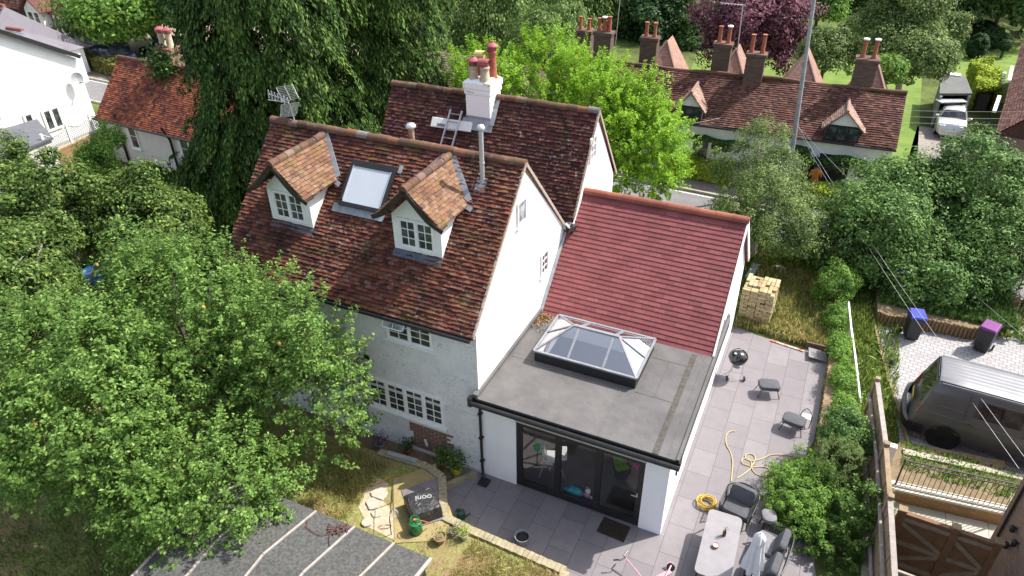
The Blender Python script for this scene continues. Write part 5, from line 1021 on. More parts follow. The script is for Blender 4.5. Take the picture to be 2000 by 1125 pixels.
# grey flat roofed shed at the left edge
FS_ = thing('flat_roof_shed', 'shed with a dark grey flat roof at the left edge below the white house', 'shed', at(30, 330, 0))
c = [at(-30, 262, 2.2), at(72, 232, 2.2), at(103, 268, 2.2), at(-30, 322, 2.2)]
m = MB(); m.prism([(p.x, p.y) for p in c], 2.1, 2.2); m.build('roof', mat('dark_felt', (0.09, 0.095, 0.11), (0.12, 0.125, 0.14), 0.9, 3), FS_)
ctr = sum(c, Vector())/4; m = MB(); m.prism([(ctr.x+(p.x-ctr.x)*0.94, ctr.y+(p.y-ctr.y)*0.94) for p in c], 0, 2.1); m.build('wall', mat('pale_boards', (0.6, 0.58, 0.56), (0.5, 0.48, 0.46), 0.8, 3), FS_)
# brick garden wall with white trellis
wa, wb = at(95, 300, 1.5), at(226, 240, 1.5); d = (wb-wa); L = d.length; d.normalize()
m = MB(); m.bar((wa.x, wa.y, 0.75), (wb.x, wb.y, 0.75), 0.22, 1.5); GW = m.build('garden_wall', M_yelbrick); tag(GW, 'yellow brick garden wall under the white trellis', 'wall')
M_trel = mat('greyed_white_paint', (0.46, 0.45, 0.46), (0.40, 0.39, 0.40))
TT = thing('lattice_trellis', 'white diamond lattice trellis with dipped tops on the yellow brick wall', 'trellis', (wa.x, wa.y, 1.5))
for k in range(3):
    m = MB(); a = wa+d*(L*k/3); Lp = L/3-0.06; n_ = 22
    top = lambda u: 0.62+0.28*(2*u-1)**2
    m.bar(a+Vector((0, 0, 0.03)), a+d*Lp+Vector((0, 0, 0.03)), 0.04, 0.05); m.tube([a+d*(Lp*u)+Vector((0, 0, top(u))) for u in np.linspace(0, 1, 12)], 0.03, 6)
    for i in range(-6, 15):
        for s in (-1, 1):
            pts = [(u, (u-(i/10))*s*Lp*1.0) for u in np.linspace(0, 1, 60)]; pts = [(u, z) for u, z in pts if 0.03 <= z <= top(u)]
            if len(pts) > 2: m.bar(a+d*(Lp*pts[0][0])+Vector((0, 0, pts[0][1])), a+d*(Lp*pts[-1][0])+Vector((0, 0, pts[-1][1])), 0.012, 0.035)
    m.build('lattice_panel', M_trel, TT)
for k in range(4): m = MB(); p = wa+d*(L*k/3-0.03); m.box(p.x-0.05, p.x+0.05, p.y-0.05, p.y+0.05, 1.0, 2.45); m.build('post', M_frame if k < 3 else M_blackm, TT)
# ------------------------------------------------------------------ far right: garage, neighbour's roof, cold frame
ZG = 1.75; gc = [at(1837, 141, ZG), at(1886, 149, ZG), at(1899, 183, ZG), at(1835, 183, ZG)]
GR = thing('open_garage', 'grey flat roofed garage with an open front behind the white car', 'garage', (gc[3].x, gc[3].y, 0))
m = MB(); m.prism([(p.x, p.y) for p in gc], ZG-0.1, ZG+0.02); m.build('roof', mat('grey_felt', (0.095, 0.10, 0.093), (0.125, 0.13, 0.122), 0.9, 2), GR)
m = MB(); f0, f1, b1, b0 = gc[3], gc[2], gc[1], gc[0]; ins = 0.15
zh = (ZG-0.12)/2; m.bar((f0.x+ins, f0.y, zh), (b0.x+ins, b0.y-ins, zh), 0.08, 2*zh); m.bar((f1.x-ins, f1.y, zh), (b1.x-ins, b1.y-ins, zh), 0.08, 2*zh); m.bar((b0.x+ins, b0.y-ins, zh), (b1.x-ins, b1.y-ins, zh), 0.08, 2*zh); m.build('wall', mat('grey_boards', (0.2, 0.2, 0.19), (0.14, 0.14, 0.13), 0.9, 3), GR)
m = MB(); m.bar((f0.x, f0.y-0.35, 1.45), (f1.x-0.3, f1.y-0.35, 1.45), 0.6, 0.05); m.bar((f0.x+0.1, f0.y-0.05, 0), (f0.x+0.1, f0.y-0.05, ZG-.1), 0.12); m.bar((f1.x-0.1, f1.y-0.05, 0), (f1.x-0.1, f1.y-0.05, ZG-.1), 0.12); m.build('door_frame', M_galv, GR)
sk = at(1863, 146, ZG+.05); m = MB(); m.box(sk.x-0.35, sk.x+0.35, sk.y-0.25, sk.y+0.25, ZG+.02, ZG+.1); m.build('roof_light', M_frame, GR)
NB = thing('tiled_bungalow', 'brown tiled roof with two white window strips cut off by the right edge', 'house', at(1940, 260, 0))
e0, e1 = at(1945, 262, 2.3), at(1996, 85, 2.3); d = (e1-e0); L = d.length; d.normalize(); up = Vector((d.y, -d.x, 0)) if d.y > 0 else Vector((-d.y, d.x, 0)); V_ = (up*3+Vector((0, 0, 2.9)))
m = MB(); tiles(m, e0, d, V_, (Vector((0, 0, 3))-up*2.9), L, V_.length, g=0.14, tw=0.2, seed=78) if False else tiles(m, e1, -d, V_, (Vector((0, 0, 3))-up*2.9), L, V_.length, g=0.14, tw=0.2, seed=78)
m.extr([e0-Vector((0, 0, .04)), e0+V_-Vector((0, 0, .04)), e0+up*6-Vector((0, 0, .04))], d*L); m.build('roof', M_cot, NB, fixn=False)
m = MB(); m.add([Vector((p.x, p.y, z)) for z in (0, 2.28) for p in (e0+up*0.4, e1+up*0.4, e1+up*5.6, e0+up*5.6)], [(0, 1, 5, 4), (1, 2, 6, 5), (2, 3, 7, 6), (3, 0, 4, 7)]); m.build('wall', M_brnbrick, NB)
for a, b in (((1978, 132), (1972, 160)), ((1953, 190), (1943, 220))):
    n_ = (Vector((0, 0, 3))-up*2.9).normalized(); p, q = plane_pt(*a, e0, n_), plane_pt(*b, e0, n_); m = MB(); m.bar(p+n_*0.06, q+n_*0.06, 0.16, 0.1); m.build('window_strip', M_frame, NB)
c = [at(1942, 138, 0.6), at(1966, 140, 0.6), at(1955, 167, 0.6), at(1948, 160, 0.6)]; CF = thing('cold_frame', 'white slatted cold frame beside the brown tiled roof', 'cold frame', (c[0].x, c[0].y, 0)); m = MB(); m.prism([(p.x, p.y) for p in c], 0.1, 0.5); m.build('frame', M_pole, CF)
m = MB()
for k in range(5): t = (k+0.5)/5; m.bar(c[0].lerp(c[3], t), c[1].lerp(c[2], t), 0.42, 0.04)
m.build('slats', M_frame, CF)
# ------------------------------------------------------------------ patio furniture and things round the house
M_fab = mat('charcoal_fabric', (0.085, 0.088, 0.098), (0.065, 0.068, 0.078), 0.95, 12, bump=0.3, bscale=150)
M_fabl = mat('grey_fabric', (0.20, 0.195, 0.21), (0.16, 0.155, 0.17), 0.95, 12, bump=0.3, bscale=150)
M_fabd = mat('dark_fabric', (0.030, 0.031, 0.038), (0.022, 0.023, 0.028), 0.85, 12, bump=0.3, bscale=150)
M_rope = mat('black_rope', (0.018, 0.018, 0.02), (0.04, 0.04, 0.043), 0.7, 60)
M_tabl = mat('grey_table_top', (0.225, 0.212, 0.225), (0.195, 0.185, 0.197), 0.5, 5)
def rbox(m, x0, x1, y0, y1, z0, z1, r=0.08, n=5, dome=0.0):
    P = []
    for cx, cy, a0 in ((x1-r, y1-r, 0), (x0+r, y1-r, 90), (x0+r, y0+r, 180), (x1-r, y0+r, 270)):
        for k in range(n+1): a = R(a0+90*k/n); P.append((cx+r*math.cos(a), cy+r*math.sin(a)))
    c = ((x0+x1)/2, (y0+y1)/2); rings = [(0.90, z0), (1.0, z0+(z1-z0)*0.25), (1.0, z0+(z1-z0)*0.7), (0.93, z1-0.004+dome*0.2), (0.6, z1+dome*0.8)]
    b = len(m.v); N_ = len(P)
    for s, z in rings:
        for x, y in P: m.v.append((c[0]+(x-c[0])*s, c[1]+(y-c[1])*s, z))
    for i in range(len(rings)-1):
        for k in range(N_): m.f.append((b+i*N_+k, b+i*N_+(k+1) % N_, b+(i+1)*N_+(k+1) % N_, b+(i+1)*N_+k)); m.mi.append(m.cur)
    m.v.append((c[0], c[1], z1+dome)); t = len(m.v)-1
    for k in range(N_): m.f.append((b+4*N_+k, b+4*N_+(k+1) % N_, t)); m.mi.append(m.cur)
    m.f.append(tuple(b+k for k in range(N_))[::-1]); m.mi.append(m.cur); return m
# dining table
T = thing('garden_table', 'low grey rounded patio table in the bottom right of the patio', 'table', (6.03, -0.22, 0), R(1.5))
m = MB(); P = []; r = 0.12
for cx, cy, a0 in ((0.38-r, 0.92-r, 0), (-0.38+r, 0.92-r, 90), (-0.38+r, -0.92+r, 180), (0.38-r, -0.92+r, 270)):
    for k in range(7): a = R(a0+15*k); P.append((cx+r*math.cos(a), cy+r*math.sin(a)))
m.prism(P, 0.625, 0.655); m.build('table_top', M_tabl, T, world=False, bevel=0.005)
m = MB(); m.box(-0.33, 0.33, -0.86, 0.86, 0.58, 0.623); m.build('frame', M_blackm, T, world=False)
for sx in (-1, 1):
    for sy in (-1, 1): m = MB(); m.tube([(sx*0.31, sy*0.82, 0.6), (sx*0.35, sy*0.88, 0)], 0.02, 8); m.build('leg', M_blackm, T, world=False, smooth=True)
b = at(1414, 1046, 0.655); T = thing('glass_bottle', 'small dark glass bottle with a green sprig on the patio table', 'bottle', b)
m = MB(); m.lathe([(0.036, 0), (0.04, 0.01), (0.04, 0.13), (0.03, 0.16), (0.014, 0.19), (0.014, 0.215)], n=16); m.build('bottle', mat('brown_glass', (0.045, 0.018, 0.014), (0.03, 0.012, 0.01), 0.1, 5), T, world=False, smooth=True)
m = MB(); m.lathe([(0.0405, 0.04), (0.0405, 0.115)], n=16); m.build('wrapper', mat('dark_red_paper', (0.16, 0.04, 0.04), (0.12, 0.03, 0.03)), T, world=False)
rs = np.random.RandomState(3); C = rs.normal(size=(60, 3))*np.array([0.03, 0.03, 0.025])+np.array([0.01, 0.01, 0.23]); leaves('sprig', C, rs.normal(size=C.shape), np.full(60, 0.03), L_bright, T, 0.4, None, rs)
T = thing('candle_pot', 'round terracotta rimmed candle on the patio table', 'candle', at(1397, 1068, 0.655)); m = MB(); m.lathe([(0.05, 0), (0.066, 0.012), (0.07, 0.07), (0.062, 0.07), (0.06, 0.05)], n=20); m.build('pot', M_redpot, T, world=False, smooth=True)
m = MB(); m.lathe([(0.058, 0.045), (0.058, 0.055), (0.02, 0.056)], n=20); m.build('wax', M_frame, T, world=False); m = MB(); m.lathe([(0.002, 0.055), (0.002, 0.07)], n=5); m.build('wick', M_black, T, world=False)
# rope lounge chair
def arm_chair(name, label, cat, loc, rz, w=0.72, d=0.74, group=None, seats=1, bh=0.72):
    T = thing(name, label, cat, loc, rz, group); W_ = w*seats
    def curve(z, o=0.0): return catmull([(-W_/2-o, -d/2, z-0.14), (-W_/2-o, 0.0, z-0.07), (-W_/2-o+0.02, d/2-0.14, z), (-W_/2+0.18, d/2+o, z+0.01), (0, d/2+0.03+o, z+0.02), (W_/2-0.18, d/2+o, z+0.01), (W_/2+o-0.02, d/2-0.14, z), (W_/2+o, 0.0, z-0.07), (W_/2+o, -d/2, z-0.14)], 6)
    a, bt = curve(bh, 0.03), curve(0.34); m = MB(); m.tube(a, 0.017, 8); m.tube(bt, 0.013, 6)
    for s in (-1, 1): m.tube([a[0 if s < 0 else -1], (s*(W_/2), -d/2, 0.3)], 0.015, 6)
    m.tube([(-W_/2, -d/2, 0.3), (W_/2, -d/2, 0.3)], 0.016, 6); m.tube([(-W_/2, d/2-0.05, 0.3), (W_/2, d/2-0.05, 0.3)], 0.016, 6); m.build('frame', M_blackm, T, world=False, smooth=True)
    m = MB(); n_ = len(a); k = 1
    while k < n_-1:
        m.bar(a[k], bt[k], 0.022 if k % 2 else 0.012, 0.006, (0, 0, 1)) ; k += 1
    m.build('rope_weave', M_rope, T, world=False)
    m = MB(); m.box(-W_/2+0.02, W_/2-0.02, -d/2+0.02, d/2-0.06, 0.29, 0.315); m.build('seat_base', M_blackm, T, world=False)
    for q in range(seats):
        x0 = -W_/2+q*w+0.03; m = MB(); rbox(m, x0, x0+w-0.06, -d/2-0.02, d/2-0.12, 0.32, 0.44, 0.09, dome=0.025); m.build('seat_cushion', M_fab if seats == 1 else M_fabl, T, world=False, smooth=True)
        m = MB(); rbox(m, x0+0.02, x0+w-0.08, -0.20, 0.24, -0.07, 0.08, 0.1, dome=0.03); Mx_ = Matrix.Translation((0, d/2-0.17, 0.60)) @ Matrix.Rotation(R(72), 4, 'X'); m.v = [tuple(Mx_ @ Vector(v)) for v in m.v]; m.build('back_cushion', M_fab, T, world=False, smooth=True)
    for sx in (-1, 1):
        for sy in (-1, 1): m = MB(); m.tube([(sx*(W_/2-0.05), sy*(d/2-0.08), 0.3), (sx*(W_/2-0.02), sy*(d/2-0.03), 0.0)], 0.014, 6); m.build('leg', M_blackm, T, world=False)
    return T
arm_chair('lounge_chair', 'black rope armchair with dark cushions standing at the head of the patio table', 'chair', (6.24, 1.30, 0), R(-10), 0.70, 0.66)
arm_chair('lounge_sofa', 'two seat rope sofa with grey cushions along the shrubs beside the closed parasol', 'sofa', (7.08, 0.08, 0), R(-97), 0.72, 0.66, seats=2)
T = thing('round_stool', 'light grey padded stool tucked between the sofa arm and the shrub', 'stool', (6.93, 1.24, 0), R(20)); m = MB(); rbox(m, -0.17, 0.17, -0.2, 0.2, 0.36, 0.46, 0.15, dome=0.04); m.build('seat', M_fabl, T, world=False, smooth=True)
for a in range(4): m = MB(); an = R(45+90*a); m.tube([(0.12*math.cos(an), 0.12*math.sin(an), 0.36), (0.18*math.cos(an), 0.18*math.sin(an), 0)], 0.013, 6); m.build('leg', M_blackm, T, world=False)
# folded parasol
T = thing('folded_parasol', 'closed white parasol standing between the patio table and the sofa', 'parasol', (6.78, -0.62, 0)); m = MB(); n = 40; z0, z1 = 0.75, 1.86; b = 0
for i, (t, r) in enumerate(((0, 0.19), (0.25, 0.17), (0.5, 0.135), (0.75, 0.10), (0.92, 0.075), (1.0, 0.04))):
    for k in range(n):
        a = 2*math.pi*k/n; rr = r*(1+0.30*math.sin(a*6+t*1.5)*(1-0.4*t)); m.v.append((rr*math.cos(a), rr*math.sin(a), z0+(z1-z0)*t))
for i in range(5):
    for k in range(n): m.f.append((i*n+k, i*n+(k+1) % n, (i+1)*n+(k+1) % n, (i+1)*n+k)); m.mi.append(0)
M_canvas = mat('white_canvas', (0.66, 0.66, 0.68), (0.58, 0.58, 0.61), 0.9, 8, bump=0.3); m.build('canopy', M_canvas, T, world=False, smooth=True)
m = MB(); n = 32
for i, (z, r) in enumerate(((1.62, 0.125), (1.72, 0.12), (1.80, 0.09), (1.87, 0.045), (1.885, 0.01))):
    for k in range(n): a = 2*math.pi*k/n; rr = r*(1+(0.16 if i < 2 else 0.05)*math.sin(a*8)); m.v.append((rr*math.cos(a), rr*math.sin(a), z+(0.02*math.sin(a*8) if i == 0 else 0)))
for i in range(4):
    for k in range(n): m.f.append((i*n+k, i*n+(k+1) % n, (i+1)*n+(k+1) % n, (i+1)*n+k)); m.mi.append(0)
m.build('vent_cap', M_canvas, T, world=False, smooth=True)
m = MB(); m.tube([(0, 0, 0.06), (0, 0, 1.9)], 0.02, 10); m.build('pole', M_alu, T, world=False); m = MB(); m.lathe([(0.26, 0), (0.26, 0.05), (0.05, 0.08), (0.04, 0.3)], n=20); m.build('base', M_blackm, T, world=False)
# ottomans
def ottoman(label, loc, rz):
    T = thing('ottoman', label, 'footstool', loc, rz, 'padded ottomans on the patio'); m = MB(); rbox(m, -0.30, 0.30, -0.22, 0.22, 0.29, 0.40, 0.12, dome=0.03); m.build('cushion', M_fab, T, world=False, smooth=True)
    m = MB(); m.tube([(-0.26, -0.18, 0.275), (0.26, -0.18, 0.275), (0.26, 0.18, 0.275), (-0.26, 0.18, 0.275)], 0.013, 6, closed=True); m.build('frame', M_blackm, T, world=False)
    for sx in (-1, 1):
        for sy in (-1, 1): m = MB(); m.tube([(sx*0.22, sy*0.15, 0.28), (sx*0.30, sy*0.21, 0)], 0.012, 6); m.build('leg', M_blackm, T, world=False)
ottoman('dark grey ottoman standing alone nearest the kettle barbecue', (6.24, 6.15, 0), R(18)); ottoman('dark grey ottoman standing against the sleeper wall', (7.08, 4.93, 0), R(-8))
# kettle barbecue
T = thing('kettle_barbecue', 'black round kettle barbecue on steel legs beside the white side wall', 'barbecue', (5.22, 6.55, 0), R(20))
m = MB(); m.lathe([(0.03, 0.50), (0.14, 0.52), (0.23, 0.60), (0.28, 0.72), (0.285, 0.75)], n=28); M_enam = mat('black_enamel', (0.010, 0.010, 0.011), (0.014, 0.014, 0.015), 0.12, 4, spec=0.7); m.build('bowl', M_enam, T, world=False, smooth=True)
m = MB(); m.lathe([(0.29, 0.75), (0.29, 0.78), (0.26, 0.86), (0.18, 0.94), (0.06, 0.975), (0.01, 0.98)], n=28); L = m.build('lid', M_enam, T, world=False, smooth=True)
m = MB(); m.tube([(-0.07, 0.0, 0.95), (-0.07, 0, 1.02), (0.07, 0, 1.02), (0.07, 0, 0.95)], 0.012, 6); m.lathe([(0.04, 0), (0.04, 0.008)], (-0.12, -0.10, 0.95), 12); m.build('handle', M_steel, L, world=False)
m = MB()
for a in (90, 215, 325): an = R(a); m.tube([(0.16*math.cos(an), 0.16*math.sin(an), 0.56), (0.30*math.cos(an), 0.30*math.sin(an), 0.02)], 0.010, 6)
m.tube([(0.24*math.cos(R(a)), 0.24*math.sin(R(a)), 0.25) for a in (90, 215, 325)], 0.006, 5, closed=True); m.build('leg', M_steel, T, world=False)
m = MB(); m.lathe([(0.03, 0.40), (0.14, 0.41), (0.14, 0.43)], n=18); m.build('ash_catcher', M_steel, T, world=False)
for a in (215, 325):
    an = R(a); m = MB(); m.lathe([(0.075, -0.02), (0.075, 0.02)], (0.31*math.cos(an), 0.31*math.sin(an), 0.075), 16, Matrix.Rotation(R(90), 3, 'Y')); m.build('wheel', M_black, T, world=False)
# hoses
M_hose = mat('pale_yellow_hose', (0.52, 0.38, 0.17), (0.45, 0.32, 0.14), 0.5, 8); M_hosey = mat('yellow_hose', (0.50, 0.34, 0.04), (0.42, 0.27, 0.03), 0.5, 8)
def hose(name, label, px, m_, r=0.013, z=0.015, cat='hose'):
    m = MB(); m.tube(catmull([at(x, y, z+0.012*(i % 2)) for i, (x, y) in enumerate(px)], 7), r, 7); tag(m.build(name, m_, smooth=True), label, cat)
hose('garden_hose', 'pale hose snaking up the patio from the lounge chair to its brass nozzle', [(1436, 842), (1425, 843), (1418, 852), (1419, 868), (1427, 884), (1431, 902), (1430, 920), (1428, 940)], M_hose)
hose('garden_hose', 'pale hose thrown in three loops across the patio into the shrubs', [(1440, 934), (1458, 922), (1467, 912), (1452, 906), (1449, 899), (1457, 895), (1467, 902), (1468, 913), (1476, 925), (1490, 929), (1502, 922), (1500, 914), (1484, 911), (1468, 912), (1474, 900), (1474, 890), (1463, 886), (1456, 889), (1458, 897), (1470, 900), (1490, 895), (1507, 888), (1530, 888), (1558, 892)], M_hose)
rg = random.Random(8); P = []
for i in range(70):
    a = i*0.55; rr = 0.20+0.05*math.sin(i*0.37)+rg.uniform(-0.015, 0.015); P.append((5.50+rr*math.cos(a)+0.03*math.sin(i*0.2), 1.36+rr*0.85*math.sin(a)+0.03*math.cos(i*0.15), 0.02+0.0018*i))
m = MB(); m.tube(catmull(P, 3), 0.014, 6); tag(m.build('coiled_hose', M_hosey, smooth=True), 'heap of coiled yellow hose left of the lounge chair', 'hose')
m = MB(); P = [at(688, 946, .36), at(705, 950, .36), at(730, 947, .37), at(750, 938, .37), at(766, 929, .36)]; m.tube(catmull(P, 6), 0.012, 6); tag(m.build('garden_hose', M_hosey, smooth=True), 'short length of yellow hose lying on the rough lawn', 'hose')
# door mat, bucket, scooter, drain
M_mat = mat('brown_rubber', (0.055, 0.035, 0.02), (0.03, 0.02, 0.015), 0.9, 8)
T = thing('door_mat', 'brown slatted mat outside the right hand glass door', 'door mat', (3.66, -0.30, 0.003), R(-3)); m = MB(); m.box(-0.34, 0.34, -0.24, 0.24, 0, 0.008); m.build('backing', M_black, T, world=False)
m = MB()
for r in range(9):
    for c in range(5): m.box(-0.33+c*0.134, -0.33+c*0.134+0.118, -0.232+r*0.052, -0.232+r*0.052+0.032, 0.009, 0.022)
m.build('slats', M_mat, T, world=False)
T = thing('bucket', 'grey bucket with a black liner by the sleeper edging', 'bucket', at(1020, 1060, 0)); m = MB(); m.lathe([(0.13, 0), (0.165, 0.24), (0.178, 0.25), (0.16, 0.245), (0.15, 0.12), (0.12, 0.02)], n=26); m.build('pail', mat('grey_plastic', (0.22, 0.24, 0.27), (0.18, 0.2, 0.22), 0.4), T, world=False, smooth=True, fixn=False)
m = MB(); m.lathe([(0.128, 0.19), (0.132, 0.215), (0.12, 0.2), (0.10, 0.06)], (0.01, 0, 0), 22); m.build('liner', M_black, T, world=False, smooth=True, fixn=False)
M_pinkm = mat('pink_paint', (0.60, 0.28, 0.33), (0.55, 0.24, 0.3), 0.35)
T = thing('kick_scooter', 'pink child scooter with black handlebar lying on the patio at the lower edge', 'scooter', (4.4, -1.15, 0)); z = 0.07
m = MB(); m.tube([at(1222, 1090, 0.34), at(1244, 1116, 0.24), at(1262, 1140, 0.12)], 0.016, 8); m.build('steering_column', M_pinkm, T)
m = MB(); m.tube([at(1219, 1087, 0.34), at(1238, 1108, 0.27)], 0.013, 8); m.tube([at(1202, 1094, 0.33), at(1213, 1094, 0.34), at(1220, 1089, 0.35), at(1219, 1086, 0.35)], 0.011, 8); m.build('handlebar', M_black, T)
for a, b in (((1198, 1094), (1209, 1093)), ((1218, 1086), (1226, 1076))): m = MB(); m.tube([at(*a, 0.34), at(*b, 0.35)], 0.018, 8); m.build('grip', M_black, T)
m = MB(); m.bar(at(1262, 1140, 0.10), at(1310, 1116, 0.10), 0.10, 0.03); m.build('deck', M_pinkm, T)
w = at(1310, 1108, 0.09); m = MB(); m.lathe([(0.03, -0.015), (0.085, -0.016), (0.095, 0), (0.085, 0.016), (0.03, 0.015)], w, 20, Matrix.Rotation(R(55), 3, 'X')); m.build('wheel', M_black, T, smooth=True)
m = MB(); m.tube([w+Vector((-0.1, 0.02, 0.03)), w+Vector((-0.05, 0.08, 0.05)), w+Vector((0.05, 0.08, 0.05))], 0.014, 8); m.tube([w+Vector((0.0, 0.0, 0.06)), at(1298, 1130, 0.14)], 0.018, 8); m.build('mudguard', M_pinkm, T)
# sleeper wall on the right of the patio
M_sleep = mat('weathered_sleeper', (0.27, 0.20, 0.115), (0.17, 0.12, 0.07), 0.9, 7, bump=0.7, bscale=20)
T = thing('sleeper_wall', 'low weathered timber sleeper wall along the right side of the patio', 'wall', (7.7, 6.5, 0))
m = MB(); y = 4.0; i = 0
while y < 8.75: m.bar((7.84-0.02*(i % 2), y, 0.17), (7.86, min(8.8, y+0.115), 0.17), 0.24, 0.33-0.008*(i % 3)); y += 0.118; i += 1
m.build('sleeper', M_sleep, T); m = MB(); m.bar((7.0, 8.93, 0.12), (7.72, 8.93, 0.12), 0.08, 0.22); m.build('end_board', M_pole, T)
T = thing('paving_slab', 'loose grey paving slab tilted in the far corner of the patio', 'slab', (7.4, 8.55, 0.05), R(6)); m = MB(); m.obox((0, 0, 0.05), 0.55, 0.5, 0.02, Matrix.Rotation(R(8), 3, 'Y')); m.build('slab', M_patio, T, world=False)
m = MB(); P = [at(1505, 665, 0.02), at(1530, 672, 0.03), at(1570, 686, 0.02)]; m.bar(P[0], P[2], 0.07, 0.04); tag(m.build('edging_board', mat('red_white_board', (0.45, 0.10, 0.06), (0.5, 0.42, 0.36), 0.8, 5, lo=0.45, hi=0.55)), 'faded red and white board along the far edge of the patio', 'board')
T = thing('wire_stand', 'small black hooped stand with a white tray behind the second ottoman', 'stand', (7.35, 5.25, 0)); m = MB(); m.tube(catmull([(7.2, 5.2, 0), (7.22, 5.22, 0.4), (7.35, 5.35, 0.5), (7.5, 5.2, 0.4), (7.5, 5.15, 0)], 5), 0.012, 6); m.build('hoop', M_blackm, T); m = MB(); m.box(7.25, 7.48, 5.1, 5.3, 0.34, 0.36); m.build('tray', M_frame, T)
# ------------------------------------------------------------------ left: raised lawn edge, oven, pots
M_cop = mat('mossy_stone_coping', (0.36, 0.31, 0.2), (0.22, 0.19, 0.12), 0.95, 5, bump=0.8, bscale=25)
T = thing('coping_wall', 'low mossy brick edging wall round the raised lawn', 'wall', (-1, -0.8, 0)); P = [(-2.6, -0.78), (-1.23, -0.70), (-0.68, -0.85), (-0.02, -1.90), (0.75, -1.98), (3.12, -2.08), (3.16, -6)]
m = MB()
for (a, b) in zip(P, P[1:]):
    a, b = Vector((*a, 0)), Vector((*b, 0)); L = (b-a).length; k = max(1, int(L/0.11)); d = (b-a)/k
    for i in range(k): q = a+d*i; m.bar(q+Vector((0, 0, 0.20)), q+d*0.93+Vector((0, 0, 0.20+0.003*math.sin(i*7))), 0.2+0.01*math.sin(i*3), 0.40)
m.build('coping', M_cop, T)
T = thing('timber_edging', 'short grey plank laid on the edging wall under the long window', 'plank', (-2, -0.75, 0.4)); m = MB(); m.bar((-2.35, -0.76, 0.43), (-1.5, -0.70, 0.43), 0.13, 0.05); m.build('plank', M_galv, T)
T = thing('stone_step', 'narrow stone kerb running from the house wall to the edging wall', 'kerb', (-0.3, -0.6, 0)); m = MB(); m.bar((-0.1, -0.15, 0.07), (-0.62, -0.9, 0.07), 0.13, 0.14); m.build('kerb_stone', M_cop, T)
c = at(828, 990, 0.34); q = MB(); q.prism([tuple(at(*p, 0.36)[:2]) for p in ((768, 935), (850, 905), (885, 1010), (862, 1055), (770, 1060))], 0.30, 0.352); tag(q.build('sand_patch', mat('yellow_sand', (0.33, 0.27, 0.12), (0.24, 0.19, 0.09), 0.95, 3, bump=0.6, bscale=30)), kind='structure')
q = MB(); q.prism([tuple(at(*p, 0.37)[:2]) for p in ((784, 958), (862, 930), (872, 1012), (808, 1032))], 0.353, 0.375); tag(q.build('stone_slab', M_patio), 'grey paving slabs laid on sand under the covered oven', 'slab')
q = MB(); rs = np.random.RandomState(4); pth = [(735, 930), (760, 945), (745, 975), (770, 1000), (780, 1060), (720, 1030), (700, 990), (715, 950)]; q.prism([tuple(at(*p, 0.34)[:2]) for p in pth], 0.32, 0.338); tag(q.build('gravel_path', mat('stony_soil', (0.34, 0.25, 0.15), (0.5, 0.42, 0.32), 0.95, 14, bump=0.8)), kind='structure')
T = thing('pizza_oven', 'square black covered pizza oven with pale lettering on the grey slab', 'oven', (-0.56, -1.95, 0.375), R(45+4)); s = 0.35
m = MB(); m.add([(a*s*k, b*s*k, z) for z, k in ((0, 1.04), (0.10, 1.06), (0.30, 1.02), (0.36, 0.93), (0.375, 0.6)) for a, b in ((-1, -1), (0, -1.02), (1, -1), (1.02, 0), (1, 1), (0, 1.02), (-1, 1), (-1.02, 0))], [(i*8+k, i*8+(k+1) % 8, (i+1)*8+(k+1) % 8, (i+1)*8+k) for i in range(4) for k in range(8)]+[tuple(range(32, 40)), tuple(range(8))[::-1]])
Ncv = NT('creased_black_cover').set(0.38, 0, 0.5); w_ = Ncv.noise(5, 5, 0.6, dist=1.2); Ncv.col(Ncv.mix(Ncv.rng(w_.outputs[0], 0.4, 0.6), (0.018, 0.018, 0.020), (0.030, 0.030, 0.033))); Ncv.bump(w_.outputs[0], 0.9, 0.06); m.build('cover', Ncv.m, T, world=False, smooth=True, bevel=0.02)
fc = bpy.data.curves.new('lettering', 'FONT'); fc.body = 'ooni'; fc.size = 0.22; fc.align_x = 'CENTER'; fc.align_y = 'CENTER'; fc.extrude = 0.001; fc.offset = 0.004
fo = bpy.data.objects.new('lettering', fc); COL.objects.link(fo); dg = bpy.context.evaluated_depsgraph_get(); me = bpy.data.meshes.new_from_object(fo.evaluated_get(dg)); bpy.data.objects.remove(fo)
lo_ = bpy.data.objects.new('lettering', me); COL.objects.link(lo_); me.materials.clear(); me.materials.append(M_alu); lo_.parent = T; lo_.location = (0.05, 0.06, 0.378); lo_.rotation_euler = (0, 0, R(165))
M_green = mat('green_plastic', (0.02, 0.16, 0.05), (0.015, 0.12, 0.04), 0.3)
T = thing('gas_cylinder', 'green gas cylinder with a red hose beside the covered oven', 'gas cylinder', (-0.42, -2.52, 0.34)); m = MB(); m.lathe([(0.13, 0), (0.155, 0.03), (0.16, 0.26), (0.13, 0.33), (0.05, 0.36), (0.04, 0.38)], n=24); m.build('tank', M_green, T, world=False, smooth=True)
m = MB(); m.tube([(0.1*math.cos(a), 0.1*math.sin(a), 0.44) for a in np.linspace(0.3, 5.2, 12)], 0.012, 6); m.tube([(0.1, 0.02, 0.34), (0.1, 0.03, 0.44)], 0.012, 6); m.tube([(-0.1, 0.0, 0.34), (-0.1, 0.0, 0.44)], 0.012, 6); m.build('collar', M_green, T, world=False)
m = MB(); m.lathe([(0.03, 0), (0.03, 0.05)], (0, 0, 0.38), 10); m.tube(catmull([(0.02, 0, 0.42), (0.16, 0.02, 0.45), (0.28, 0.1, 0.36), (0.26, 0.25, 0.15)], 5), 0.012, 6); m.build('gas_hose', mat('orange_hose', (0.5, 0.14, 0.05)), T, world=False)
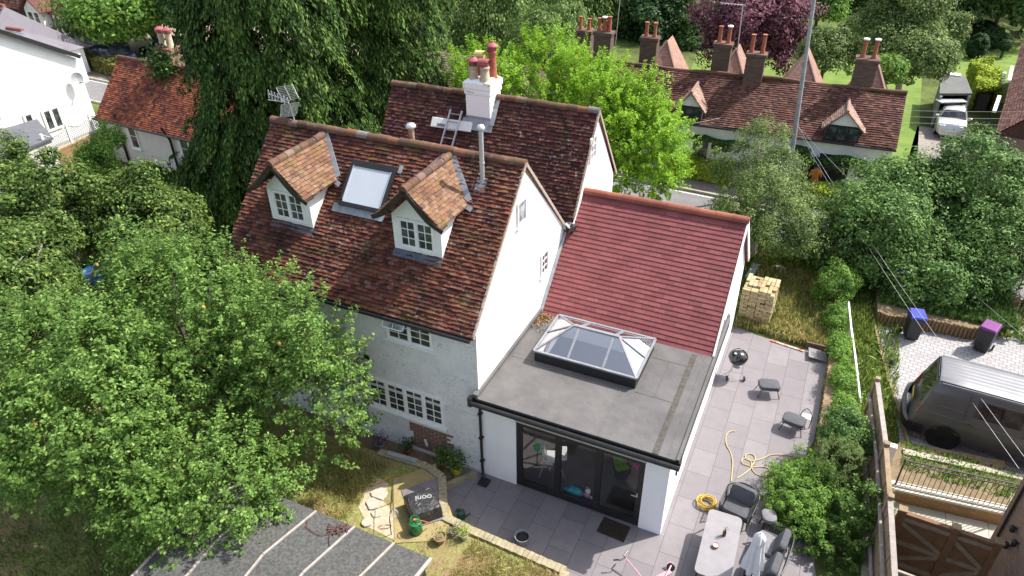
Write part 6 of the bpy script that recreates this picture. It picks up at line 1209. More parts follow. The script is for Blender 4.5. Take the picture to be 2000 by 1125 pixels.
def potplant(name, label, loc, r, h, mt, lm, n_=500, ph=0.25, cat='plant pot', sz=0.05, asp=0.5):
    T = thing(name, label, cat, loc); m = MB(); m.lathe([(r*0.7, 0), (r*0.98, h*0.85), (r*1.08, h*0.86), (r*1.08, h), (r*0.95, h), (r*0.9, h*0.85)], n=20); m.build('pot', mt, T, world=False, smooth=True, fixn=False); m = MB(); m.lathe([(r*0.88, h*0.84), (r*0.5, h*0.9)], n=16); m.build('soil', M_soil, T, world=False)
    SEED[0] += 1; rs = np.random.RandomState(SEED[0]); C = rs.normal(size=(n_, 3))*np.array([r*0.9, r*0.9, ph*0.35])+np.array([0, 0, h+ph*0.5]); C[:, 2] = np.maximum(C[:, 2], h*0.9); leaves('foliage', C, rs.normal(size=C.shape)+np.array([0, 0, 0.6]), sz*rs.uniform(0.6, 1.3, n_), lm, T, asp, None, rs)
potplant('potted_plant', 'bright yellow pot with a dark leafy plant by the house corner', (-0.58, -0.30, 0), 0.15, 0.27, mat('yellow_plastic', (0.66, 0.50, 0.02), (0.58, 0.43, 0.02), 0.35), L_maple, 420, 0.4, sz=0.09)
potplant('potted_plant', 'brown wooden tub with a thin plant at the lower end of the sand patch', (0.22, -2.52, 0.34), 0.14, 0.18, mat('wooden_tub', (0.32, 0.2, 0.12), (0.22, 0.13, 0.07), 0.9, 9), L_bright, 110, 0.3)
potplant('potted_plant', 'tiny grey pot beside the coping wall', (0.42, -2.22, 0.34), 0.09, 0.14, M_galv, L_dark, 60, 0.12)
potplant('potted_plant', 'silver pot with a fluffy lime green plant on the coping wall', (0.68, -2.22, 0.34), 0.10, 0.16, M_steel, L_hedge, 500, 0.26, sz=0.04, asp=0.3)
potplant('potted_plant', 'green pot with a bushy plant beside the yellow pot', (-1.0, -0.25, 0), 0.12, 0.2, M_redpot, L_apple, 400, 0.35, sz=0.08)
potplant('potted_plant', 'small terracotta pot against the wall left of the brick patch', (-2.1, -0.2, 0), 0.11, 0.18, M_redpot, L_dark, 200, 0.3, sz=0.07)
potplant('potted_plant', 'purple flowering pot plant near the end of the soil bed', (-2.9, -0.35, 0), 0.12, 0.15, M_galv, leafmat('purple_flowers', (0.16, 0.08, 0.16), (0.05, 0.1, 0.03), (0.3, 0.15, 0.3)), 300, 0.3, sz=0.05)
T = thing('black_tray', 'square black tray in the soil bed below the brick patch', 'tray', (-1.55, -0.45, 0)); m = MB(); m.box(-0.14, 0.14, -0.1, 0.1, 0, 0.05); m.build('tray', M_black, T, world=False)
T = thing('watering_can', 'dark green watering can on the paving behind the coping wall', 'watering can', (0.2, -1.5, 0)); m = MB(); m.lathe([(0.10, 0), (0.11, 0.02), (0.10, 0.22), (0.06, 0.25)], n=18); m.build('body', mat('dark_green_plastic', (0.015, 0.07, 0.04)), T, world=False, smooth=True); m = MB(); m.tube([(0.08, 0, 0.05), (0.24, 0.03, 0.24)], 0.015, 6); m.build('spout', M_black, T, world=False); m = MB(); m.tube(catmull([(0, -0.02, 0.24), (-0.08, -0.02, 0.32), (-0.14, -0.01, 0.15)], 4), 0.01, 6); m.build('handle', M_black, T, world=False)
T = thing('red_ball', 'small red ball beside the plank on the edging wall', 'ball', (-2.46, -0.55, 0.08)); m = MB(); m.lathe([(0.09*math.sin(a), -0.09*math.cos(a)) for a in np.linspace(0.05, 3.09, 9)], n=14); m.build('ball', mat('red_plastic', (0.45, 0.03, 0.02), rough=0.4), T, world=False, smooth=True)
m = MB(); a = at(765, 978, .4); m.tube([(a.x, a.y, 0.3), (a.x+0.1, a.y-0.03, 1.0)], 0.012, 6); m.tube([(a.x+0.5, a.y-0.8, 0.3), (a.x+0.52, a.y-0.8, 0.9)], 0.012, 6); m.tube([(a.x+0.1, a.y-0.03, 0.98), (a.x+0.52, a.y-0.8, 0.88)], 0.01, 6); tag(m.build('plant_support', M_dwood), 'thin dark plant support frame left of the gas cylinder', 'plant support')
m = MB(); cc = at(771, 1003, 0.7); m.tube([cc+Vector((0.09*math.cos(t), 0.02*math.sin(t*0.7), 0.16*math.sin(t))) for t in np.linspace(0, 22, 90)], 0.006, 5); tag(m.build('coiled_wire', M_galv), 'grey wire coil hanging on the plant support', 'wire coil')
for i, (px, py, r) in enumerate(((742, 965, 0.24), (728, 985, 0.2), (735, 1005, 0.14), (716, 1022, 0.15))):
    rg = random.Random(i+3); m = MB(); c = at(px, py, 0.34); n = 9; P = [(c.x+r*rg.uniform(.7, 1.1)*math.cos(6.28*k/n), c.y+r*rg.uniform(.6, 1)*math.sin(6.28*k/n)) for k in range(n)]; m.prism(P, 0.3, 0.37+0.02*rg.random())
    tag(m.build('flat_stone', mat('pale_stone', (0.46, 0.42, 0.36), (0.36, 0.31, 0.25), 0.95, 9, bump=0.7) if i == 0 else bpy.data.materials['pale_stone'], bevel=0.02), ('largest pale flat stone on the lawn by the hose', 'second pale flat stone just below the largest', 'small pale stone near the gravel', 'pale stone nearest the shed roof')[i], 'stone')
# shed roof in the foreground
M_shed = mat('green_grey_roofing_felt', (0.052, 0.053, 0.051), (0.098, 0.098, 0.094), 0.95, 16, bump=0.9, bscale=40, bd=0.02, lo=0.4, hi=0.62)
T = thing('garden_shed', 'long shed with a grey felt roof and pale battens at the bottom edge', 'shed', (-1.4, -5.5, 0.33))
zf, zr, zb = 2.02, 2.2, 1.95; x0, x1, yf, yr_, yb_ = -4.0, 1.0, -4.02, -5.42, -8.2
m = MB(); m.add([(x0, yf, zf), (x1, yf, zf), (x1, yr_, zr), (x0, yr_, zr), (x1, yb_, zb), (x0, yb_, zb), (x0, yf, zf-0.05), (x1, yf, zf-0.05), (x1, yb_, zb-0.05), (x0, yb_, zb-0.05)], [(0, 3, 2, 1), (3, 5, 4, 2), (6, 7, 8, 9), (0, 1, 7, 6), (4, 5, 9, 8), (1, 2, 4, 8, 7), (0, 6, 9, 5, 3)]); m.build('roof', M_shed, T)
m = MB(); m.box(x0+0.1, x1-0.1, yb_+0.1, yf-0.1, 0.33, 1.88); m.build('wall', M_dwood, T)
M_bat = mat('weathered_batten', (0.36, 0.32, 0.29), (0.26, 0.23, 0.21), 0.85, 8)
for xx in (-3.83, -2.86, -1.80, -0.83, 0.13, 0.985):
    m = MB(); w = 0.045 if xx < 0.9 else 0.07
    sk = -0.28 if xx < 0.9 else -0.1
    m.bar((xx+0.02, yf-0.01, zf+0.02), (xx+sk*0.5, yr_, zr+0.02), w, 0.03); m.bar((xx+sk*0.5, yr_-0.01, zr+0.02), (xx+sk*0.5-0.02, yb_, zb+0.02), w, 0.03); m.build('batten', M_bat, T)
SEED[0] += 1; rg = random.Random(12); m = MB(); zz = lambda p: Vector((p.x, p.y, zf+(zr-zf)*min(1, max(0, (yf-p.y)/(yf-yr_)))+0.03))
for pts in (((597, 1028), (612, 1040), (628, 1046), (645, 1042), (665, 1036), (690, 1025)), ((645, 1042), (643, 1058), (646, 1070)), ((655, 1036), (668, 1026), (680, 1020)), ((597, 1028), (601, 1022), (599, 1015)), ((676, 1028), (678, 1018), (674, 1010))):
    m.tube(catmull([zz(at(x, y, 2.1)) for x, y in pts], 5), 0.008, 5)
for k in range(40): p = zz(at(rg.uniform(640, 680), rg.uniform(1026, 1042), 2.1)); m.bar(p, p+Vector((rg.uniform(-.05, .05), rg.uniform(-.05, .05), rg.uniform(0, .04))), 0.02, 0.015)
tag(m.build('dead_vine', mat('rusty_brown_vine', (0.13, 0.045, 0.035), (0.08, 0.03, 0.025))), 'dry reddish vine straggling over the shed roof', 'vine')
# ------------------------------------------------------------------ inside the glass doors
M_wplas = mat('white_plastic', (0.78, 0.77, 0.75), (0.72, 0.71, 0.69), 0.4)
T = thing('high_chair', 'white plastic child chair on metal legs behind the left glass door', 'high chair', (1.5, 0.72, 0.06), R(112))
m = MB(); m.add([(-0.2, 0.0, 0.52), (0.2, 0.0, 0.52), (0.2, -0.34, 0.5), (-0.2, -0.34, 0.5), (-0.2, 0, 0.48), (0.2, 0, 0.48), (0.2, -0.34, 0.46), (-0.2, -0.34, 0.46)], [(0, 1, 2, 3), (4, 7, 6, 5), (0, 4, 5, 1), (1, 5, 6, 2), (2, 6, 7, 3), (3, 7, 4, 0)]); m.build('seat', M_wplas, T, world=False, bevel=0.02)
m = MB(); P = [(-0.2, 0.02, 0.46), (0.2, 0.02, 0.46), (0.21, 0.07, 0.72), (0.15, 0.09, 0.86), (0, 0.10, 0.83), (-0.15, 0.09, 0.86), (-0.21, 0.07, 0.72)]; m.extr(P, (0, 0.03, 0)); m.build('backrest', M_wplas, T, world=False, bevel=0.012)
m = MB(); m.box(-0.24, 0.24, -0.52, -0.30, 0.60, 0.63); m.build('tray', M_wplas, T, world=False, bevel=0.02)
for sx in (-1, 1):
    for sy, yy in ((0.04, 0.18), (-0.3, -0.48)): m = MB(); m.tube([(sx*0.17, sy, 0.48), (sx*0.27, yy, 0)], 0.012, 6); m.build('leg', M_steel, T, world=False)
M_lime = mat('lime_fabric', (0.22, 0.45, 0.05), (0.12, 0.3, 0.05), 0.8, 8)
T = thing('folding_chair', 'small lime green folding camp chair behind the right glass door', 'folding chair', (3.28, 1.45, 0.06), R(40)); m = MB(); m.add([(-0.17, -0.15, 0.2), (0.17, -0.15, 0.2), (0.17, 0.12, 0.16), (-0.17, 0.12, 0.16), (-0.2, 0.22, 0.48), (0.2, 0.22, 0.48)], [(0, 1, 2, 3), (3, 2, 5, 4)]); o = m.build('seat', M_lime, T, world=False); o.modifiers.new('s', 'SOLIDIFY').thickness = 0.012
m = MB(); m.tube([(-0.18, -0.16, 0.21), (0.18, 0.2, 0.0)], 0.009, 6); m.tube([(0.18, -0.16, 0.21), (-0.18, 0.2, 0.0)], 0.009, 6); m.tube([(-0.19, -0.16, 0), (-0.2, 0.24, 0.5)], 0.009, 6); m.tube([(0.19, -0.16, 0), (0.2, 0.24, 0.5)], 0.009, 6); m.build('frame', M_blackm, T, world=False)
def blob(name, label, cat, parts, loc):
    T = thing(name, label, cat, loc)
    for pn, (c, r, mt) in parts:
        rg = random.Random(hash(pn) % 97 if False else len(pn)*7+int(c[0]*100)); m = MB(); rings = 7; ns = 12
        for i in range(rings+1):
            t = math.pi*i/rings
            for k in range(ns): a = 2*math.pi*k/ns; f = 1+0.16*math.sin(a*3+i)+0.08*rg.uniform(-1, 1); m.v.append((c[0]+r[0]*f*math.sin(t)*math.cos(a), c[1]+r[1]*f*math.sin(t)*math.sin(a), max(0.0, c[2]+r[2]*math.cos(t)*f)))
        for i in range(rings):
            for k in range(ns): m.f.append((i*ns+k, i*ns+(k+1) % ns, (i+1)*ns+(k+1) % ns, (i+1)*ns+k)); m.mi.append(0)
        m.build(pn, mt, T, world=False, smooth=True)
M_mag = mat('magenta_fabric', (0.55, 0.02, 0.22), (0.45, 0.02, 0.18), 0.8); M_teal = mat('teal_plastic_bag', (0.02, 0.22, 0.28), (0.04, 0.34, 0.38), 0.35, 20); M_pinkp = mat('pale_pink_plush', (0.62, 0.34, 0.40), (0.5, 0.12, 0.25), 0.95, 14)
blob('floor_cushion', 'bright magenta cushion beside the lime camp chair', 'cushion', [('cushion', ((0, 0, 0.14), (0.22, 0.2, 0.16), M_mag))], (3.72, 1.75, 0.06))
blob('plastic_bag', 'crumpled teal bag lying inside the middle glass door', 'bag', [('bag', ((0, 0, 0.08), (0.26, 0.13, 0.13), M_teal))], (2.42, 0.30, 0.06))
blob('plush_toy', 'pink and white plush toy slumped beside the teal bag', 'soft toy', [('body', ((0, 0, 0.08), (0.10, 0.09, 0.10), M_pinkp)), ('head', ((0.02, 0.02, 0.2), (0.07, 0.07, 0.07), M_wplas)), ('paw', ((0.12, -0.03, 0.05), (0.04, 0.04, 0.04), M_wplas)), ('ear', ((-0.03, 0.03, 0.27), (0.03, 0.02, 0.03), M_pinkp))], (2.76, 0.32, 0.06))
T = thing('toy_stand', 'small bright green toy on a dark stand at the left end of the glass doors', 'toy', (1.22, 0.75, 0.06)); m = MB(); m.tube([(0, 0, 0), (0.02, 0, 0.6)], 0.012, 6); m.tube([(-0.1, 0, 0.01), (0.1, 0, 0.01)], 0.012, 6); m.build('stand', M_blackm, T, world=False); m = MB(); m.lathe([(0.02, 0.55), (0.08, 0.6), (0.09, 0.72), (0.05, 0.74)], n=12); m.build('toy', mat('green_toy', (0.05, 0.55, 0.15), (0.04, 0.45, 0.12), 0.4), T, world=False)
T = thing('indoor_mat', 'dark mat on the floor inside the right glass door', 'mat', (3.62, 0.62, 0.061)); m = MB(); m.box(-0.38, 0.38, -0.28, 0.3, 0, 0.012); m.build('mat', mat('dark_brown_mat', (0.035, 0.028, 0.025), (0.05, 0.04, 0.035), 0.95, 12), T, world=False)
# roof ladder and white board
rz_ = math.atan((RZ-4.85)/(RY-HD-0.1)); kR = (RZ-4.85)/(RY-HD-0.1); nR = Vector((0, -kR, 1)).normalized()
def onR(x, y, h): return Vector((x, y, 4.85+kR*(y-HD-0.1)))+nR*h
T = thing('roof_ladder', 'aluminium ladder lying on the rear roof below the chimney', 'ladder', onR(-4.1, 6.0, 0.1))
for sx in (-0.19, 0.19): m = MB(); m.bar(onR(-4.12+sx, 5.75, 0.14), onR(-3.98+sx, 6.86, 0.22), 0.035, 0.06, nR); m.build('side_rail', M_alu, T)
for i in range(8): m = MB(); t = (i+0.5)/8; p = onR(-4.12, 5.75, 0.14).lerp(onR(-3.98, 6.86, 0.22), t); m.bar(p-Vector((0.19, 0, 0)), p+Vector((0.19, 0, 0)), 0.025); m.build('rung', M_alu, T)
T = thing('white_board', 'white foam board lying across the roof under the ladder', 'board', onR(-4.1, 6.6, 0.08)); Rm = Matrix((Vector((1, 0, 0)), Vector((0, 1, kR)).normalized(), nR)).transposed()
m = MB(); m.obox(onR(-4.1, 6.62, 0.10), 1.36, 0.30, 0.07, Rm @ Matrix.Rotation(R(1), 3, 'Z')); m.build('board', M_wplas, T, bevel=0.02); m = MB(); m.obox(onR(-4.42, 6.58, 0.14), 0.26, 0.08, 0.02, Rm); m.build('sticker', M_panel, T)
# leaf litter on the flat roof
rs = np.random.RandomState(21); n = 420; C = np.stack([0.10+np.abs(rs.normal(0, 0.17, n)), 3.62-np.abs(rs.normal(0, 0.28, n)), 2.735+np.abs(rs.normal(0, 0.02, n))], 1); tag(leaves('leaf_litter', C, rs.normal(size=(n, 3))*0.5+np.array([0, 0, 1]), 0.06*rs.uniform(0.6, 1.3, n), leafmat('dead_leaves', (0.16, 0.09, 0.04), (0.25, 0.16, 0.08), (0.32, 0.22, 0.12), 0.1), None, 0.6, None, rs), kind='stuff')
# ------------------------------------------------------------------ side garden: brick pallet, stones
M_ybrick = clay('loose_yellow_bricks', [(0.0, (0.20, 0.14, 0.07)), (0.2, (0.36, 0.28, 0.15)), (0.8, (0.48, 0.39, 0.22)), (0.94, (0.52, 0.44, 0.29)), (1.0, (0.34, 0.19, 0.12))], 0.0, dark=0.1)
PX, PY, PW, PD = 4.78, 9.50, 1.02, 1.0
T = thing('brick_pallet', 'pallet of stacked yellow bricks beside the white side wall', 'brick stack', (PX+PW/2, PY+PD/2, 0), R(-3)); m = MB(); rg = random.Random(2)
for k in range(17):
    z = 0.12+k*0.072; nx, ny = (4, 8) if k % 2 else (8, 4); 
    for i in range(nx):
        for j in range(ny):
            if 0 < i < nx-1 and 0 < j < ny-1 and k < 15: continue
            if k == 16 and (rg.random() < 0.35 or i+j < 2): continue
            if rg.random() < 0.03: continue
            cx = -PW/2+(i+0.5)*PW/nx; cy = -PD/2+(j+0.5)*PD/ny; m.obox((cx+rg.uniform(-.01, .01), cy+rg.uniform(-.012, .012), z+0.032), PW/nx-0.012, PD/ny-0.012, 0.064, Matrix.Rotation(R(rg.uniform(-2, 2)), 3, 'Z'))
m.build('bricks', M_ybrick, T, world=False, fixn=False); m = MB()
for j in range(3): m.box(-PW/2, PW/2, -PD/2+j*0.41, -PD/2+j*0.41+0.1, 0.0, 0.09)
m.box(-PW/2, PW/2, -PD/2, PD/2, 0.09, 0.115); m.build('pallet', M_pole, T, world=False)
def rock(label, px, py, r, h, mt, seed, name='garden_stone', cat='stone'):
    rg = random.Random(seed); m = MB(); c = at(px, py, 0); n = 9
    for i, (s, z) in enumerate(((1, 0), (1.02, h*0.5), (0.8, h*0.9), (0.3, h))):
        for k in range(n): a = 6.283*k/n; rr = r*s*rg.uniform(0.8, 1.12); m.v.append((c.x+rr*math.cos(a), c.y+rr*0.75*math.sin(a), z*rg.uniform(0.9, 1.1)-0.01))
    for i in range(3):
        for k in range(n): m.f.append((i*n+k, i*n+(k+1) % n, (i+1)*n+(k+1) % n, (i+1)*n+k)); m.mi.append(0)
    m.f.append(tuple(range(3*n, 4*n))); m.mi.append(0); tag(m.build(name, mt, bevel=0.01), label, cat)
M_pst = mat('yellowish_stone', (0.45, 0.42, 0.28), (0.33, 0.30, 0.2), 0.95, 7, bump=0.8); M_bag = mat('grey_plastic_sheet', (0.36, 0.34, 0.36), (0.2, 0.19, 0.2), 0.4, 14, bump=0.9, bscale=12, bd=0.05)
rock('pale yellow boulder in the long grass behind the brick pallet', 1520, 530, 0.30, 0.22, M_pst, 1); rock('grey crumpled plastic bag in the weeds behind the pallet', 1555, 548, 0.28, 0.2, M_bag, 2, 'plastic_bag', 'bag')
rock('flat tan stone slab left of the grey crumpled bag', 1545, 562, 0.26, 0.1, M_pst, 3); rock('crumpled whitish sheet trailing through the dry grass', 1566, 622, 0.32, 0.14, M_bag, 4, 'plastic_sheet', 'plastic sheet'); rock('small tan block just beyond the patio edge', 1558, 655, 0.16, 0.15, M_pst, 5)
m = MB(); m.bar(at(1462, 545, 0.15), at(1478, 520, 0.15), 0.25, 0.25); tag(m.build('timber_baulk', M_galv), 'grey timber baulk against the house corner behind the pallet', 'timber')
# white rail and driveway edging
m = MB(); P = [at(1657, 590, 0.55), at(1662, 640, 0.5), at(1669, 690, 0.45), at(1675, 740, 0.4), at(1680, 785, 0.3)]
for a, b in zip(P, P[1:]): m.bar(a, b, 0.05, 0.09)
T = thing('boundary_rail', 'thin white painted rail running through the weeds by the hedge strip', 'rail', (P[0].x, P[0].y, 0)); m.build('rail', M_frame, T)
for p in P: m = MB(); m.box(p.x-0.03, p.x+0.03, p.y-0.03, p.y+0.03, 0, p.z); m.build('post', M_frame, T)
m = MB(); P = [at(1702, 604, 0.12), at(1716, 665, 0.12), at(1735, 735, 0.12), at(1756, 800, 0.12), at(1776, 868, 0.12)]
for a, b in zip(P, P[1:]): m.bar(a-Vector((0, 0, .06)), b-Vector((0, 0, .06)), 0.07, 0.13)
tag(m.build('driveway_edging', M_sleep), 'timber edging board along the left side of the block driveway', 'edging')
# log roll palisade
P = catmull([at(1708, 628, 0), at(1725, 636, 0), at(1765, 641, 0), at(1805, 646, 0), at(1850, 654, 0), at(1883, 661, 0), at(1915, 662, 0), at(1945, 650, 0), at(1973, 628, 0), at(1984, 606, 0)], 12); m = MB(); rg = random.Random(6)
acc = 0
for a, b in zip(P, P[1:]):
    acc += (b-a).length
    if acc > 0.10: acc = 0; m.lathe([(0.048, 0), (0.048, 0.46), (0.03, 0.475)], (a.x, a.y, rg.uniform(-0.02, 0.02)), 7)
tag(m.build('log_roll_edging', mat('tan_log_roll', (0.25, 0.165, 0.085), (0.16, 0.10, 0.055), 0.9, 9), smooth=True), 'curved palisade of upright half logs holding the bank behind the bins', 'edging')
sheet('planted_bank', [(8.9, 12.5)]+[(p.x, p.y+0.02) for p in P[::6]]+[(13.2, 14.6), (8.9, 15.0)], 0.40, M_soil, 0.4)
grass('bank_plants', L_maple, [(9.0, 13.0, 11.9, 14.6)], 22000, 0.2, 0.09, 0.40, seed=15)
# bins
def bin_(label, loc, rz, lidm):
    T = thing('wheelie_bin', label, 'wheelie bin', loc, rz, 'wheelie bins on the block driveway'); m = MB(); w0, w1, d0, d1, h = 0.19, 0.235, 0.2, 0.27, 0.88
    m.add([(-w0, -d0, 0.04), (w0, -d0, 0.04), (w0, d0, 0.04), (-w0, d0, 0.04), (-w1, -d1, h), (w1, -d1, h), (w1, d1, h), (-w1, d1, h)], [(0, 3, 2, 1), (4, 5, 6, 7), (0, 1, 5, 4), (1, 2, 6, 5), (2, 3, 7, 6), (3, 0, 4, 7)]); m.build('body', mat('dark_bin_plastic', (0.025, 0.025, 0.028), rough=0.5) if 'dark_bin_plastic' not in bpy.data.materials else bpy.data.materials['dark_bin_plastic'], T, world=False, bevel=0.03)
    m = MB(); m.add([(-w1-.02, -d1-.03, h+.005), (w1+.02, -d1-.03, h+.005), (w1+.02, d1+.02, h+.005), (-w1-.02, d1+.02, h+.005), (-w1+.02, -d1+.02, h+.07), (w1-.02, -d1+.02, h+.07), (w1-.02, d1-.02, h+.10), (-w1+.02, d1-.02, h+.10)], [(0, 3, 2, 1), (4, 5, 6, 7), (0, 1, 5, 4), (1, 2, 6, 5), (2, 3, 7, 6), (3, 0, 4, 7)]); m.build('lid', lidm, T, world=False, bevel=0.015)
    m = MB(); m.tube([(-0.24, d1+0.06, h-0.02), (0.24, d1+0.06, h-0.02)], 0.016, 8); m.build('handle', M_black, T, world=False)
    for s in (-1, 1): m = MB(); m.lathe([(0.1, -0.025), (0.1, 0.025)], (s*0.25, d0+0.03, 0.1), 14, Matrix.Rotation(R(90), 3, 'Y')); m.build('wheel', M_black, T, world=False)
M_blue = mat('blue_lid', (0.02, 0.035, 0.30), (0.015, 0.03, 0.24), 0.5); M_purp = mat('purple_lid', (0.16, 0.02, 0.18), (0.13, 0.02, 0.14), 0.5)
bin_('dark wheelie bin with a blue lid in the shade of the maple', (10.02, 10.85, 0), R(10), M_blue); bin_('dark wheelie bin with a purple lid in the sun', (12.05, 11.05, 0), R(-22), M_purp); bin_('blue lidded bin half hidden under the maple behind the palisade', (9.5, 12.9, 0.40), R(15), M_blue)
T = thing('solar_lantern', 'small black lantern lying at the left edge of the block paving', 'lantern', at(1738, 718, 0)); m = MB(); m.lathe([(0.03, 0), (0.07, 0.08), (0.09, 0.2), (0.05, 0.26)], n=8); m.build('cage', M_black, T, world=False); m = MB(); m.lathe([(0.09, 0.2), (0.02, 0.3)], n=8); m.build('cap', M_blackm, T, world=False)
# ------------------------------------------------------------------ vehicles
def paint(name, c, rough=0.3, metal=0.4, coat=0.5):
    N = NT(name).set(rough, metal, 0.5); k = N.mix(N.rng(N.noise(2.5, 5).outputs[0], 0.4, 0.7), c, tuple(x*0.86 for x in c)); N.col(k); N.b.inputs['Coat Weight'].default_value = coat; N.b.inputs['Coat Roughness'].default_value = 0.08; return N.m
def loft(m, secs):
    "secs: list of half sections [(x,y,z)...] with y>=0, mirrored"
    n = len(secs[0]); b = len(m.v)
    for s in secs:
        for x, y, z in s: m.v.append((x, y, z))
        for x, y, z in reversed(s): m.v.append((x, -y, z))
    N_ = 2*n
    for i in range(len(secs)-1):
        for k in range(N_-1): m.f.append((b+i*N_+k, b+i*N_+k+1, b+(i+1)*N_+k+1, b+(i+1)*N_+k)); m.mi.append(m.cur)
        m.f.append((b+i*N_+N_-1, b+i*N_, b+(i+1)*N_, b+(i+1)*N_+N_-1)); m.mi.append(m.cur)
    m.f.append(tuple(range(b, b+N_))); m.f.append(tuple(range(b+(len(secs)-1)*N_, b+len(secs)*N_))[::-1]); m.mi += [m.cur]*2
def wheel(T, x, y, r, w, rimm, spokes=5, sgn=-1):
    o = None; m = MB(); rot = Matrix.Rotation(R(90), 3, 'X'); m.lathe([(r*0.62, -w/2), (r*0.94, -w/2), (r, -w*0.3), (r, w*0.3), (r*0.94, w/2), (r*0.62, w/2)], (x, y, r), 28, rot); o = m.build('wheel', M_black, T, world=False, smooth=True)
    m = MB(); yy = y+sgn*w*0.42; m.lathe([(r*0.6, -0.02), (r*0.64, 0.0), (r*0.62, 0.02)], (x, yy, r), 28, rot); m.lathe([(r*0.14, -0.02), (r*0.14, 0.03)], (x, yy, r), 12, rot)
    for k in range(spokes): a = 2*math.pi*k/spokes+0.3; m.bar((x, yy, r), (x+r*0.6*math.cos(a), yy, r+r*0.6*math.sin(a)), 0.05, 0.09, (0, 1, 0))
    m.build('rim', rimm, o, world=False)
def van():
    T = thing('panel_van', 'dark grey panel van with a pale roof parked on the block driveway', 'van', (9.72, 6.78, 0), R(-3.5)); Wd = 0.90
    M_van = paint('dark_grey_paint', (0.085, 0.085, 0.092), 0.4, 0.3, 0.3); M_vroof = paint('paler_van_grey', (0.17, 0.17, 0.18), 0.4, 0.3, 0.3)  # second paint is a lighter grey, for roof, rails and creases
    prof = [(0.72, 0.28), (0.88, 0.32), (0.90, 0.55), (0.895, 0.85), (0.87, 1.10), (0.83, 1.25), (0.77, 1.55), (0.70, 1.78), (0.62, 1.87), (0.48, 1.92), (0.25, 1.945), (0.06, 1.95)]
    def sec(x, dz=0, sy=1, lean=0.0, top=1.0): return [(x+lean*max(0, (z-0.55))/1.4, y*sy, 0.28+(z-0.28)*top) for y, z in prof]
    S = [sec(0.14, sy=0.88, lean=0.42), sec(0.17, sy=0.955, lean=0.40), sec(0.27, sy=0.99, lean=0.34), sec(0.6, lean=0.15), sec(1.2), sec(3.4), sec(3.75, lean=-0.05, top=0.99)]
    def nose(x, hz, sy): return [(x, y*sy, min(z, hz)-(0.0 if z < hz else (0.04 if y > 0.5 else 0.0))) for y, z in prof]
    S += [nose(4.25, 1.42, 0.99), nose(4.5, 1.12, 0.97), nose(4.85, 0.95, 0.92), nose(4.98, 0.72, 0.82)]
    m = MB(); loft(m, S); B = m.build('body', M_van, T, world=False, smooth=True)
    # roof skin, paler and ribbed
    m = MB(); zs = lambda y: 1.953-(0.0 if abs(y) < 0.3 else (abs(y)-0.3)**2*0.55)
    ys = np.linspace(-0.60, 0.60, 33); P = [(y, zs(y)+(0.009 if 3 < i < 29 and i % 4 in (0, 1) else 0)) for i, y in enumerate(ys)]; xs = (0.55, 0.62, 1.2, 3.4, 3.7); b = 0
    for x in xs:
        for y, z in P: m.v.append((x, y*(0.97 if x < 0.6 else 1), z-(0.02 if x < 0.6 else 0)+0.004))
    for i in range(4):
        for k in range(32): m.f.append((i*33+k, i*33+k+1, (i+1)*33+k+1, (i+1)*33+k)); m.mi.append(0)
    m.build('roof_skin', M_vroof, T, world=False, smooth=True)
    for s in (-1, 1): m = MB(); m.tube([(0.62, s*0.645, 1.868), (1.5, s*0.645, 1.878), (3.6, s*0.645, 1.875)], 0.016, 6); m.build('roof_rail', M_vroof, T, world=False)
    def side(x0, x1, z0, z1, s, mt, name, off=0.012):
        yy = lambda z: np.interp(z, [p[1] for p in prof], [p[0] for p in prof])+off; m = MB(); Q = []
        for x, z in ((x0, z0), (x1, z0), (x1, z1), (x0, z1)): Q.append(Vector((x, s*yy(z), z)))
        m.extr(Q, (0, -s*0.02, 0)); m.build(name, mt, T, world=False, bevel=0.008)
    M_vg = glass_dark('tinted_glass', (0.012, 0.012, 0.014), 0.05)
    for s in (-1, 1): side(1.50, 2.55, 1.22, 1.70, s, M_vg, 'side_window'); side(2.75, 3.55, 1.20, 1.68, s, M_vg, 'door_window')
    for s in (-1, 1):
        m = MB(); m.tube([(0.55, s*0.892, 1.06), (1.5, s*0.896, 1.04), (3.7, s*0.896, 1.0)], 0.008, 5); m.tube([(0.7, s*0.872, 1.33), (1.35, s*0.855, 1.30)], 0.005, 5); m.build('body_crease', M_vroof, T, world=False)
        for x in (1.32, 2.65, 3.72): m = MB(); m.bar((x, s*0.902, 0.36), (x, s*0.875, 1.14), 0.008, 0.006); m.bar((x, s*0.872, 1.14), (x, s*0.70, 1.80), 0.008, 0.006); m.build('door_gap', M_black, T, world=False)
        m = MB(); m.bar((1.42, s*0.91, 0.99), (1.56, s*0.91, 0.99), 0.02, 0.03); m.build('door_handle', M_van, T, world=False)
    # tailgate
    xr = lambda z: 0.14+0.42*max(0, z-0.55)/1.4
    m = MB(); m.extr([(xr(1.12)-0.012, -0.60, 1.12), (xr(1.12)-0.012, 0.60, 1.12), (xr(1.76)-0.012, 0.50, 1.76), (xr(1.76)-0.012, -0.50, 1.76)], (0.02, 0, 0)); m.build('rear_window', M_vg, T, world=False, bevel=0.01)
    m = MB(); m.tube([(xr(1.86)+0.0, -0.42, 1.885), (xr(1.86)-0.02, 0, 1.90), (xr(1.86), 0.42, 1.885)], 0.02, 6); m.build('spoiler', M_black, T, world=False)
    m = MB(); m.obox((0.155, 0.02, 0.86), 0.015, 0.5, 0.12); m.build('number_plate', mat('yellow_plate', (0.55, 0.36, 0.03), (0.5, 0.32, 0.03), 0.4), T, world=False)
